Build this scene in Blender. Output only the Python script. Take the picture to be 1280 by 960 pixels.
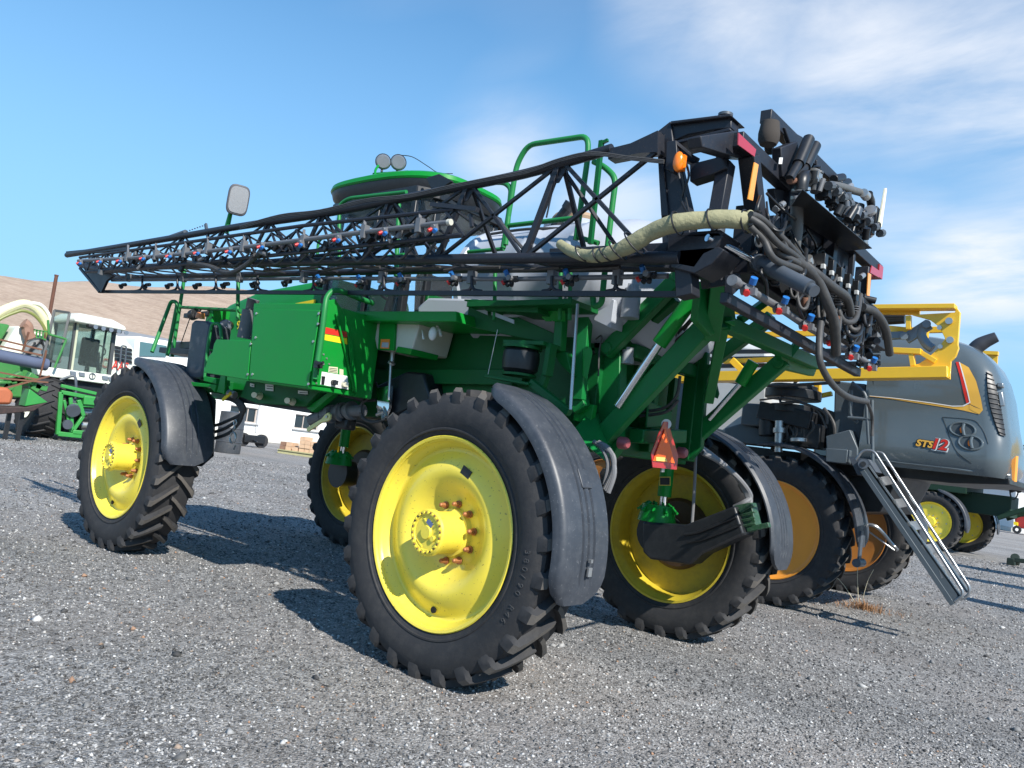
import bpy, bmesh, math, random
import numpy as np
from mathutils import Vector, Matrix
PI = math.pi
R = math.radians
scene = bpy.context.scene
for o in list(bpy.data.objects):
    bpy.data.objects.remove(o)
COL = scene.collection

# ------------------------------------------------------------------ camera
CAM = np.array([3.5986, -5.3208, 1.4989])
YAW, PITCH, ROLL, FPX = 2.2798, .0801, .1283, 999.1
def cam_axes():
    f = np.array([math.cos(PITCH)*math.cos(YAW), math.cos(PITCH)*math.sin(YAW), math.sin(PITCH)])
    r = np.cross(f, [0, 0, 1]); r /= np.linalg.norm(r); u = np.cross(r, f)
    c, s = math.cos(ROLL), math.sin(ROLL)
    return c*r+s*u, -s*r+c*u, f
CR, CU, CF = cam_axes()
cam_d = bpy.data.cameras.new('camera'); cam = bpy.data.objects.new('camera', cam_d); COL.objects.link(cam)
cam_d.sensor_width = 36; cam_d.lens = FPX/1280*36; cam_d.clip_start = .05; cam_d.clip_end = 20000
M4 = Matrix.Identity(4)
for i in range(3):
    M4[i][0] = CR[i]; M4[i][1] = CU[i]; M4[i][2] = -CF[i]; M4[i][3] = CAM[i]
cam.matrix_world = M4
scene.camera = cam
def P(x, y, **k):
    """point of the place seen at photo pixel (x, y), on the plane X=, Y= or Z="""
    d = CF + CR*(x-640)/FPX + CU*(480-y)/FPX
    (a, v), = k.items(); i = 'XYZ'.index(a); t = (v-CAM[i])/d[i]
    return Vector(CAM+t*d)
def direction(x, y):
    d = CF + CR*(x-640)/FPX + CU*(480-y)/FPX
    return Vector(d/np.linalg.norm(d))

# ------------------------------------------------------------------ sun, sky
SUN = Vector((1.15, -.38, 1.0)).normalized()
sun_d = bpy.data.lights.new('sun', 'SUN'); sun = bpy.data.objects.new('sun', sun_d); COL.objects.link(sun)
sun_d.energy = 5.0; sun_d.angle = R(.53); sun_d.color = (1, .955, .88)
sun.rotation_euler = SUN.to_track_quat('Z', 'Y').to_euler(); sun.location = (20, -10, 30)
scene.view_settings.view_transform = 'Standard'; scene.view_settings.look = 'None'
scene.view_settings.exposure = .46; scene.view_settings.gamma = 1
world = bpy.data.worlds.new('World'); scene.world = world; world.use_nodes = True
nt = world.node_tree; nt.nodes.clear()
def N(tree, t, **kw):
    n = tree.nodes.new(t)
    for k, v in kw.items():
        if k.startswith('i_'):
            key = k[2:]
            n.inputs[int(key) if key.isdigit() else key.replace('_', ' ')].default_value = v
        else: setattr(n, k, v)
    return n
def math_(tree, op, a, b=None, clamp=False):
    n = tree.nodes.new('ShaderNodeMath'); n.operation = op; n.use_clamp = clamp
    for i, v in enumerate((a, b)):
        if v is None: continue
        if isinstance(v, (int, float)): n.inputs[i].default_value = v
        else: tree.links.new(v, n.inputs[i])
    return n.outputs[0]
out = N(nt, 'ShaderNodeOutputWorld'); bg = N(nt, 'ShaderNodeBackground'); bg.inputs[1].default_value = .08
sky = N(nt, 'ShaderNodeTexSky', sky_type='NISHITA', sun_disc=False, sun_elevation=math.asin(SUN.z),
        sun_rotation=math.atan2(SUN.x, SUN.y), altitude=300, air_density=1.0, dust_density=.05, ozone_density=1.6)
tc = N(nt, 'ShaderNodeTexCoord')
L = nt.links.new
sep = N(nt, 'ShaderNodeSeparateXYZ'); L(tc.outputs['Generated'], sep.inputs[0])
# clouds: noise on a flat cloud layer (direction divided by its height), with a few banks of cloud
zz = math_(nt, 'MAXIMUM', math_(nt, 'ADD', sep.outputs[2], .12), .05)
cx = math_(nt, 'DIVIDE', sep.outputs[0], zz); cy = math_(nt, 'DIVIDE', sep.outputs[1], zz)
cmb = N(nt, 'ShaderNodeCombineXYZ'); L(cx, cmb.inputs[0]); L(cy, cmb.inputs[1])
mp = N(nt, 'ShaderNodeMapping'); L(cmb.outputs[0], mp.inputs[0]); mp.inputs['Rotation'].default_value = (0, 0, R(35)); mp.inputs['Scale'].default_value = (.55, 1.1, 1)
n1 = N(nt, 'ShaderNodeTexNoise', i_Scale=2.6, i_Detail=11, i_Roughness=.58, i_Distortion=.35); L(mp.outputs[0], n1.inputs['Vector'])
n2 = N(nt, 'ShaderNodeTexNoise', i_Scale=.8, i_Detail=3, i_Roughness=.5); L(mp.outputs[0], n2.inputs['Vector'])
def blob(px, py, r0, r1, amp, sx=1.0):
    d = direction(px, py)
    vm = N(nt, 'ShaderNodeVectorMath', operation='SUBTRACT'); L(tc.outputs['Generated'], vm.inputs[0]); vm.inputs[1].default_value = d
    sc = N(nt, 'ShaderNodeVectorMath', operation='MULTIPLY'); L(vm.outputs[0], sc.inputs[0]); sc.inputs[1].default_value = (1, 1, sx)
    ln = N(nt, 'ShaderNodeVectorMath', operation='LENGTH'); L(sc.outputs[0], ln.inputs[0])
    mr = N(nt, 'ShaderNodeMapRange', interpolation_type='SMOOTHSTEP'); L(ln.outputs['Value'], mr.inputs[0])
    mr.inputs[1].default_value = r0; mr.inputs[2].default_value = r1; mr.inputs[3].default_value = amp; mr.inputs[4].default_value = 0
    return mr.outputs[0]
cl = None
for b in ((850, 5, .0, .13, .45, 1.0), (950, 20, .02, .17, .62, 1.0), (1080, 40, .03, .18, .72, 1.0), (1200, 55, .03, .18, .75, 1.0), (1330, 75, .03, .2, .75, 1.0),
          (640, 195, .0, .12, .55, 1.2), (770, 250, .0, .14, .5, 1.3), (1235, 335, .01, .16, .9, 1.6), (1130, 290, .0, .14, .42, 1.4), (1345, 310, .0, .22, .6, 1.4), (900, 240, .0, .10, .2, 1), (1170, 400, .0, .14, .3, 1.5)):
    v = blob(*b); cl = v if cl is None else math_(nt, 'MAXIMUM', cl, v)
away = N(nt, 'ShaderNodeMapRange'); L(n2.outputs[0], away.inputs[0])
away.inputs[1].default_value = .63; away.inputs[2].default_value = .75; away.inputs[3].default_value = 0; away.inputs[4].default_value = .3
cl = math_(nt, 'MAXIMUM', cl, away.outputs[0])
nn = N(nt, 'ShaderNodeMapRange'); L(n1.outputs[0], nn.inputs[0]); nn.inputs[1].default_value = .32; nn.inputs[2].default_value = .64
nn.inputs[3].default_value = .22; nn.inputs[4].default_value = 1.35
fac = math_(nt, 'MULTIPLY', cl, nn.outputs[0], True)
tint = N(nt, 'ShaderNodeMix', data_type='RGBA', blend_type='MULTIPLY'); tint.inputs[0].default_value = 1; L(sky.outputs[0], tint.inputs[6]); tint.inputs[7].default_value = (.78, 1.50, 1.86, 1)
low = N(nt, 'ShaderNodeMapRange', interpolation_type='SMOOTHSTEP'); L(sep.outputs[2], low.inputs[0]); low.inputs[1].default_value = -.02; low.inputs[2].default_value = .7; low.inputs[3].default_value = .92; low.inputs[4].default_value = 0
hs = N(nt, 'ShaderNodeMix', data_type='RGBA'); L(low.outputs[0], hs.inputs[0]); L(tint.outputs[2], hs.inputs[6]); hs.inputs[7].default_value = (3.5, 6.4, 9.4, 1)
mx = N(nt, 'ShaderNodeMix', data_type='RGBA'); L(fac, mx.inputs[0]); L(hs.outputs[2], mx.inputs[6]); mx.inputs[7].default_value = (8.6, 9.0, 9.7, 1)
L(mx.outputs[2], bg.inputs[0]); L(bg.outputs[0], out.inputs[0])

# ------------------------------------------------------------------ materials
MATS = {}
def mat(name, col, rough=.5, metal=0., var=.12, vscale=3., bump=0., bscale=60., dirt=0., dirtcol=(.25, .22, .18), spec=.5, coat=0.,
        speck=0., speckcol=(.6, .6, .6), trans=0., alpha=1., col2=None, thr=(.45, .6)):
    if name in MATS: return MATS[name]
    m = bpy.data.materials.new(name); m.use_nodes = True; t = m.node_tree; b = t.nodes['Principled BSDF']; K = t.links.new
    co = N(t, 'ShaderNodeTexCoord'); v = co.outputs['Object']
    a = N(t, 'ShaderNodeTexNoise', i_Scale=vscale, i_Detail=6, i_Roughness=.6); K(v, a.inputs['Vector'])
    cr = N(t, 'ShaderNodeMix', data_type='RGBA'); K(a.outputs[0], cr.inputs[0])
    c = Vector(col)
    cr.inputs[6].default_value = (*(c*(1-var)), 1); cr.inputs[7].default_value = (*(c*(1+var)), 1)
    last = cr.outputs[2]
    if col2:
        mr = N(t, 'ShaderNodeMapRange'); K(a.outputs[0], mr.inputs[0]); mr.inputs[1].default_value = thr[0]; mr.inputs[2].default_value = thr[1]
        x = N(t, 'ShaderNodeMix', data_type='RGBA'); K(mr.outputs[0], x.inputs[0]); K(last, x.inputs[6]); x.inputs[7].default_value = (*col2, 1); last = x.outputs[2]
    if dirt:
        d = N(t, 'ShaderNodeTexNoise', i_Scale=vscale*4.3, i_Detail=9, i_Roughness=.72); K(v, d.inputs['Vector'])
        mr = N(t, 'ShaderNodeMapRange'); K(d.outputs[0], mr.inputs[0]); mr.inputs[1].default_value = .46; mr.inputs[2].default_value = .78; mr.inputs[4].default_value = dirt
        x = N(t, 'ShaderNodeMix', data_type='RGBA'); K(mr.outputs[0], x.inputs[0]); K(last, x.inputs[6]); x.inputs[7].default_value = (*dirtcol, 1); last = x.outputs[2]
    if speck:
        d = N(t, 'ShaderNodeTexNoise', i_Scale=vscale*22, i_Detail=2, i_Roughness=.5); K(v, d.inputs['Vector'])
        mr = N(t, 'ShaderNodeMapRange'); K(d.outputs[0], mr.inputs[0]); mr.inputs[1].default_value = .67; mr.inputs[2].default_value = .70; mr.inputs[4].default_value = speck
        x = N(t, 'ShaderNodeMix', data_type='RGBA'); K(mr.outputs[0], x.inputs[0]); K(last, x.inputs[6]); x.inputs[7].default_value = (*speckcol, 1); last = x.outputs[2]
    K(last, b.inputs['Base Color'])
    rr = N(t, 'ShaderNodeMapRange'); K(a.outputs[0], rr.inputs[0]); rr.inputs[3].default_value = max(.03, rough-.1); rr.inputs[4].default_value = min(1, rough+.12)
    K(rr.outputs[0], b.inputs['Roughness'])
    b.inputs['Metallic'].default_value = metal; b.inputs['Specular IOR Level'].default_value = spec
    b.inputs['Coat Weight'].default_value = coat; b.inputs['Coat Roughness'].default_value = .12
    b.inputs['Transmission Weight'].default_value = trans; b.inputs['Alpha'].default_value = alpha
    if bump:
        n = N(t, 'ShaderNodeTexNoise', i_Scale=bscale, i_Detail=5, i_Roughness=.6); K(v, n.inputs['Vector'])
        bn = N(t, 'ShaderNodeBump', i_Strength=bump, i_Distance=.01); K(n.outputs[0], bn.inputs['Height']); K(bn.outputs[0], b.inputs['Normal'])
    MATS[name] = m; return m
GREEN = mat('green_paint', (.006, .235, .030), .36, var=.14, vscale=2, dirt=.22, dirtcol=(.04, .16, .05), spec=.22, coat=.06, bump=.04, bscale=25)
GMID = mat('green_arm_paint', (.006, .165, .036), .4, var=.2, vscale=4, dirt=.3, dirtcol=(.03, .10, .04), spec=.3, bump=.05, bscale=30)
GTUBE = mat('green_tube_paint', (.018, .20, .05), .42, var=.12, dirt=.15, dirtcol=(.06, .2, .09), spec=.3)
GREEND = mat('green_paint_shaded', (.0045, .108, .025), .43, spec=.25, var=.25, vscale=3, dirt=.25, dirtcol=(.02, .075, .035), bump=.08, bscale=40)  # darker copy of the green, shade under the machine put into the colour
YEL = mat('yellow_wheel_paint', (.89, .71, .07), .33, var=.07, vscale=2.5, dirt=.22, dirtcol=(.62, .50, .12), spec=.5, coat=.25, bump=.05, bscale=20, speck=.5, speckcol=(.12, .07, .03))
YELD = mat('yellow_wheel_paint_shaded', (.55, .42, .03), .5, var=.2, vscale=3, dirt=.5, dirtcol=(.22, .15, .04), bump=.08)  # dirty, darker copy of the rim yellow with the wheels' inner shade painted in
YELB = mat('yellow_boom_paint', (.86, .50, .02), .4, var=.1, dirt=.15, dirtcol=(.5, .32, .06), coat=.2)
ORA = mat('orange_rim_paint', (.85, .33, .04), .35, var=.1, dirt=.15, dirtcol=(.6, .26, .06))
BLK = mat('black_steel', (.018, .020, .027), .45, var=.3, vscale=6, dirt=.25, dirtcol=(.045, .045, .05), spec=.4, bump=.06, bscale=50, speck=.4, speckcol=(.16, .11, .08))
LUG = mat('worn_lug_rubber', (.105, .095, .085), .8, var=.35, vscale=6, dirt=.5, dirtcol=(.17, .15, .125), bump=.15, bscale=80, spec=.3)
RUB = mat('tyre_rubber', (.030, .030, .032), .72, var=.3, vscale=4, dirt=.4, dirtcol=(.085, .078, .07), bump=.15, bscale=90, spec=.35)
HOSE = mat('hose_rubber', (.045, .044, .043), .58, var=.3, vscale=8, dirt=.4, dirtcol=(.12, .11, .10), bump=.05)
PLA = mat('black_plastic', (.013, .014, .016), .4, var=.3, vscale=5, dirt=.2, dirtcol=(.07, .07, .07))
FEN = mat('fender_plastic', (.040, .046, .057), .44, var=.3, vscale=3, dirt=.45, dirtcol=(.115, .12, .13), bump=.05, bscale=12, spec=.5, speck=.16, speckcol=(.4, .4, .4))
CHR = mat('chromed_rod', (.75, .76, .78), .12, metal=1, var=.05)
STEEL = mat('zinc_steel', (.5, .5, .49), .38, metal=.8, var=.2, dirt=.3)
PEWT = mat('grey_fitting_plastic', (.15, .155, .165), .5, var=.3, vscale=10, dirt=.5, dirtcol=(.05, .05, .05))
DGR = mat('dark_grey_steel', (.07, .085, .105), .45, var=.2, vscale=5, dirt=.2, dirtcol=(.1, .1, .11))
RUST = mat('rusty_iron', (.16, .07, .04), .85, var=.4, vscale=20, bump=.3, dirt=.5, dirtcol=(.35, .2, .13))
TANK = mat('tank_polymer', (.40, .43, .48), .36, var=.06, vscale=2, dirt=.15, dirtcol=(.4, .42, .45), spec=.5)
CREAM = mat('hopper_polymer', (.55, .54, .46), .45, var=.08, dirt=.2, dirtcol=(.35, .32, .25), spec=.5)
SLEEVE = mat('khaki_hose_sleeve', (.30, .285, .165), .85, var=.15, vscale=9, bump=.9, bscale=28, dirt=.25, dirtcol=(.22, .21, .11))
REDP = mat('red_plastic', (.48, .02, .018), .4, var=.3, vscale=40); BLUP = mat('blue_plastic', (.02, .15, .45), .4, var=.3, vscale=40)
REDL = mat('red_reflector', (.42, .025, .035), .3, coat=.5); ORAL = mat('orange_reflector', (.95, .36, .05), .35, coat=.5)
PINKL = mat('faded_red_lamp', (.30, .07, .08), .45)
SMV = mat('fluorescent_orange', (1.0, .14, .02), .45, var=.04)
AMB = mat('amber_lens', (.95, .22, .01), .22, coat=.5, var=.06)
WHT = mat('white_paint', (.78, .78, .76), .45, var=.05, dirt=.1, dirtcol=(.5, .48, .44))
IVO = mat('ivory_plastic', (.78, .73, .55), .45, var=.06, dirt=.2, dirtcol=(.5, .42, .3))
LEVY = mat('yellow_lever', (.82, .76, .32), .45, var=.06)
REDD = mat('red_decal', (.62, .03, .02), .4, var=.05); YELD2 = mat('yellow_decal', (.9, .68, .02), .4, var=.05)
HOOD = mat('slate_hood_paint', (.092, .114, .124), .24, var=.05, vscale=1.5, dirt=.1, dirtcol=(.2, .22, .23), coat=.6)
HOOD2 = mat('slate_frame_paint', (.08, .10, .115), .4, var=.12, dirt=.15, dirtcol=(.2, .2, .2))
ALU = mat('bare_aluminium', (.34, .35, .36), .3, metal=.7, var=.1)
GLASS = mat('tinted_glass', (.86, .94, .98), .02, trans=.97, alpha=1, var=.02); GLASS.node_tree.nodes['Principled BSDF'].inputs['IOR'].default_value = 1.05
for l_ in list(GLASS.node_tree.links):
    if l_.to_socket.name == 'Roughness': GLASS.node_tree.links.remove(l_)
GLASS.node_tree.nodes['Principled BSDF'].inputs['Roughness'].default_value = 0
DGLASS = mat('dark_glass', (.02, .03, .035), .05, var=.1, spec=.8)
MIRR = mat('mirror_glass', (.75, .78, .8), .03, metal=1, var=.02)
LENS = mat('lamp_lens', (.20, .22, .25), .15, var=.2, vscale=20, metal=.3, coat=.8)
LGREEN = mat('harvester_green', (.045, .21, .05), .4, var=.12, dirt=.25, dirtcol=(.2, .25, .12))
HWHT = mat('harvester_white', (.76, .76, .66), .4, var=.06, dirt=.2, dirtcol=(.5, .46, .36))
SEAT = mat('seat_fabric', (.02, .02, .022), .9)
LIME = mat('lime_green_paint', (.22, .5, .04), .4)

# ------------------------------------------------------------------ mesh helpers
EACH = {'hose', 'handrail', 'cab_rail', 'walkway_rail', 'bracket', 'hose_clamp', 'rusty_fitting', 'axle_beam', 'gusset_plate', 'lift_arm_', 'stiffener', 'suspension_link', 'platform_post', 'decal_strip', 'height_rod', 'pipe_fitting',
        'wheel_motor_hoses', 'brace', 'nozzle_guard_', 'frame_member', 'shelf_valve', 'thick_hose', 'boom_member', 'cable_tie', 'panel_pin', 'rail', 'rusty_bolt', 'lamp_cable', 'lift_carriage', 'rear_crossmember', 'lift_mast_plate', 'tank_strap', 'slot', 'label_print', 'step_bracket', 'platform_bracket', 'chord', 'truss_bar', 'cab_pillar', 'hose_keeper', 'strainer', 'pipe_elbow', 'cab_frame_bar', 'valve_body', 'drive_gear', 'linkage', 'stand', 'drive_belt', 'mudguard_stay', 'pivot_bolt', 'hydraulic_pipe', 'step_box', 'tip_spring', 'cab_post', 'hose_shell'}
RENAME = {'wheel_motor_hoses': 'hose'}
class MB:
    def __init__(s): s.v = []; s.f = []; s.m = []; s.mi = 0; s.st = []
    def add(s, vs, fs):
        s.st.append((len(s.v), len(s.f)))
        n = len(s.v); s.v += [tuple(v) for v in vs]; s.f += [tuple(i+n for i in f) for f in fs]; s.m += [s.mi]*len(fs); return s
    def use(s, i): s.mi = i; return s
    def box(s, c, size, rot=None):
        hx, hy, hz = size[0]/2, size[1]/2, size[2]/2
        vs = [Vector((x, y, z)) for x in (-hx, hx) for y in (-hy, hy) for z in (-hz, hz)]
        if rot is not None: vs = [rot @ v for v in vs]
        vs = [v+Vector(c) for v in vs]
        return s.add(vs, [(0, 1, 3, 2), (4, 6, 7, 5), (0, 4, 5, 1), (2, 3, 7, 6), (0, 2, 6, 4), (1, 5, 7, 3)])
    def bb(s, x0, x1, y0, y1, z0, z1): return s.box(((x0+x1)/2, (y0+y1)/2, (z0+z1)/2), (x1-x0, y1-y0, z1-z0))
    def frame(s, d, up=None):
        d = Vector(d).normalized(); up = Vector(up) if up is not None else Vector((0, 0, 1))
        if abs(d.dot(up)) > .98: up = Vector((1, 0, 0))
        r = d.cross(up).normalized(); return r, r.cross(d).normalized()
    def bar(s, a, b, w, h=None, up=None, ext=0):
        """square bar from a to b: w across, h along up"""
        a, b = Vector(a), Vector(b); h = h or w; d = (b-a).normalized(); a = a-d*ext; b = b+d*ext
        r, u = s.frame(d, up); vs = []
        for p in (a, b):
            for i, j in ((-1, -1), (1, -1), (1, 1), (-1, 1)): vs.append(p+r*i*w/2+u*j*h/2)
        return s.add(vs, [(0, 3, 2, 1), (4, 5, 6, 7), (0, 1, 5, 4), (1, 2, 6, 5), (2, 3, 7, 6), (3, 0, 4, 7)])
    def cyl(s, a, b, r, r2=None, n=14, cap=True):
        a, b = Vector(a), Vector(b); r2 = r if r2 is None else r2; e, u = s.frame(b-a); vs = []
        for p, q in ((a, r), (b, r2)):
            for k in range(n): t = 2*PI*k/n; vs.append(p+e*math.cos(t)*q+u*math.sin(t)*q)
        fs = [(k, (k+1) % n, n+(k+1) % n, n+k) for k in range(n)]
        if cap: fs += [tuple(reversed(range(n))), tuple(range(n, 2*n))]
        return s.add(vs, fs)
    def tube(s, pts, r, n=8, smooth=True, seg=5, closed=False):
        pts = [Vector(p) for p in pts]
        if smooth and len(pts) > 2:
            q = []; N_ = len(pts)
            for i in range(N_-1 if not closed else N_):
                if closed: p0, p1, p2, p3 = pts[i-1], pts[i], pts[(i+1) % N_], pts[(i+2) % N_]
                else: p0, p1, p2, p3 = pts[max(i-1, 0)], pts[i], pts[i+1], pts[min(i+2, N_-1)]
                for k in range(seg):
                    t = k/seg
                    q.append(.5*((2*p1)+(p2-p0)*t+(2*p0-5*p1+4*p2-p3)*t*t+(3*p1-p0-3*p2+p3)*t**3))
            if not closed: q.append(pts[-1])
            pts = q
        vs = []; N_ = len(pts); up = None
        for i, p in enumerate(pts):
            if closed: d = pts[(i+1) % N_]-pts[i-1]
            else: d = pts[min(i+1, N_-1)]-pts[max(i-1, 0)]
            d.normalize()
            if up is None: e, up = s.frame(d)
            e = d.cross(up)
            e = e.normalized() if e.length > 1e-6 else s.frame(d)[0]
            up = e.cross(d).normalized()
            rr = r(i/(N_-1)) if callable(r) else r
            for k in range(n): t = 2*PI*k/n; vs.append(p+e*math.cos(t)*rr+up*math.sin(t)*rr)
        fs = []
        for i in range(N_ if closed else N_-1):
            j = (i+1) % N_
            for k in range(n): fs.append((i*n+k, i*n+(k+1) % n, j*n+(k+1) % n, j*n+k))
        if not closed: fs += [tuple(reversed(range(n))), tuple(range((N_-1)*n, N_*n))]
        return s.add(vs, fs)
    def rail(s, pts, r, rad=.06, n=10):
        """pipe with rounded corners"""
        pts = [Vector(p) for p in pts]; q = [pts[0]]
        for i in range(1, len(pts)-1):
            a, b, c = pts[i-1], pts[i], pts[i+1]; d1 = (a-b); d2 = (c-b)
            k = min(rad, d1.length*.45, d2.length*.45); p1 = b+d1.normalized()*k; p2 = b+d2.normalized()*k
            for t in (0, .2, .4, .6, .8, 1): q.append(p1*(1-t)**2+b*2*t*(1-t)+p2*t*t)
        q.append(pts[-1]); return s.tube(q, r, n, smooth=False)
    def plate(s, pts, th):
        """flat polygon pushed along the vector th"""
        pts = [Vector(p) for p in pts]; th = Vector(th); n = len(pts)
        return s.add(pts+[p+th for p in pts], [tuple(range(n)), tuple(reversed(range(n, 2*n)))]+[(k, n+k, n+(k+1) % n, (k+1) % n) for k in range(n)])
    def lathe(s, prof, c, ax='Y', n=48, a0=0, a1=2*PI, close=False):
        """profile of (radius, offset along the axis) turned about the axis through c"""
        full = abs(a1-a0-2*PI) < 1e-6; m = n if full else n+1; vs = []; c = Vector(c)
        for i in range(m):
            t = a0+(a1-a0)*i/n; ct, st = math.cos(t), math.sin(t)
            for r, o in prof:
                vs.append(c+(Vector((r*ct, o, r*st)) if ax == 'Y' else Vector((r*ct, r*st, o)) if ax == 'Z' else Vector((o, r*ct, r*st))))
        k = len(prof); fs = []
        for i in range(m if full else n):
            j = (i+1) % m
            for q in range(k if close else k-1): fs.append((i*k+q, i*k+(q+1) % k, j*k+(q+1) % k, j*k+q))
        if close and not full: fs += [tuple(range(k)), tuple(reversed(range(n*k, n*k+k)))]
        return s.add(vs, fs)
    def ball(s, c, r, sc=(1, 1, 1), n=14, m=9, a=None):
        vs = []; c = Vector(c)
        for i in range(m+1):
            f = PI*i/m
            for k in range(n): t = 2*PI*k/n; vs.append(c+Vector((math.sin(f)*math.cos(t)*r*sc[0], math.sin(f)*math.sin(t)*r*sc[1], math.cos(f)*r*sc[2])))
        return s.add(vs, [(i*n+k, (i+1)*n+k, (i+1)*n+(k+1) % n, i*n+(k+1) % n) for i in range(m) for k in range(n)])
    def build(s, name, mats, parent=None, bevel=0, loc=None, sharp=38):
        if name in EACH and len(s.st) > 1:
            first = None; E_ = s.st+[(len(s.v), len(s.f))]
            for (v0, f0), (v1, f1) in zip(E_, E_[1:]):
                k = MB(); k.v = s.v[v0:v1]; k.f = [tuple(i-v0 for i in f) for f in s.f[f0:f1]]; k.m = s.m[f0:f1]; k.st = [(0, 0)]
                o = k.build(name, mats, parent, bevel, loc, sharp); first = first or o
            return first
        name = RENAME.get(name, name)
        me = bpy.data.meshes.new(name); org = Vector(loc) if loc is not None else Vector((0, 0, 0))
        off = Vector((0, 0, 0))
        if parent is not None: off = world_origin(parent)
        if loc is None and parent is None: pass
        me.from_pydata([tuple(Vector(v)-(off+org if parent is not None or loc is not None else org)) for v in s.v], [], s.f)
        me.validate()
        for m in (mats if isinstance(mats, (list, tuple)) else [mats]): me.materials.append(m)
        if len(me.polygons) == len(s.m): me.polygons.foreach_set('material_index', s.m)
        bm = bmesh.new(); bm.from_mesh(me); bmesh.ops.recalc_face_normals(bm, faces=bm.faces); bm.to_mesh(me); bm.free()
        me.polygons.foreach_set('use_smooth', [True]*len(me.polygons)); me.set_sharp_from_angle(angle=R(sharp)); me.update()
        o = bpy.data.objects.new(name, me); COL.objects.link(o)
        if parent is not None: o.parent = parent
        o.location = org
        if bevel:
            b = o.modifiers.new('bevel', 'BEVEL'); b.width = bevel; b.segments = 2; b.limit_method = 'ANGLE'; b.angle_limit = R(40); b.harden_normals = False
        return o
def world_origin(o):
    v = Vector(o.location)
    while o.parent is not None: o = o.parent; v += Vector(o.location)
    return v
def tag(o, label=None, cat=None, group=None, kind=None):
    for k, v in (('label', label), ('category', cat), ('group', group), ('kind', kind)):
        if v: o[k] = v
    return o
def thing(name, label, cat, loc=(0, 0, 0), group=None):
    o = bpy.data.objects.new(name, None); COL.objects.link(o); o.location = loc; o.empty_display_size = .3
    return tag(o, label, cat, group)
def copy_tree(o, parent=None):
    c = o.copy(); COL.objects.link(c)
    if parent is not None: c.parent = parent
    for ch in list(o.children): copy_tree(ch, c)
    return c
def lettering(name, text, m, parent, org, right, up, h, depth=.004, shear=0, bold=0, squeeze=1.0):
    cu = bpy.data.curves.new('lettering', 'FONT'); cu.body = text; cu.size = h; cu.extrude = depth/2; cu.shear = shear; cu.offset = bold; cu.resolution_u = 3
    tmp = bpy.data.objects.new('lettering_tmp', cu); COL.objects.link(tmp)
    bpy.context.view_layer.update()
    me = bpy.data.meshes.new_from_object(tmp.evaluated_get(bpy.context.evaluated_depsgraph_get()))
    bpy.data.objects.remove(tmp)
    rt, u = Vector(right).normalized(), Vector(up).normalized(); n = rt.cross(u).normalized(); u = n.cross(rt)
    o_ = Vector(org)-(world_origin(parent) if parent is not None else Vector((0, 0, 0)))
    for v in me.vertices: c = v.co.copy(); v.co = o_+rt*c.x*squeeze+u*c.y+n*c.z
    me.materials.clear(); me.materials.append(m)
    o = bpy.data.objects.new(name, me); COL.objects.link(o)
    if parent is not None: o.parent = parent
    return o
rnd = random.Random(7)

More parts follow.
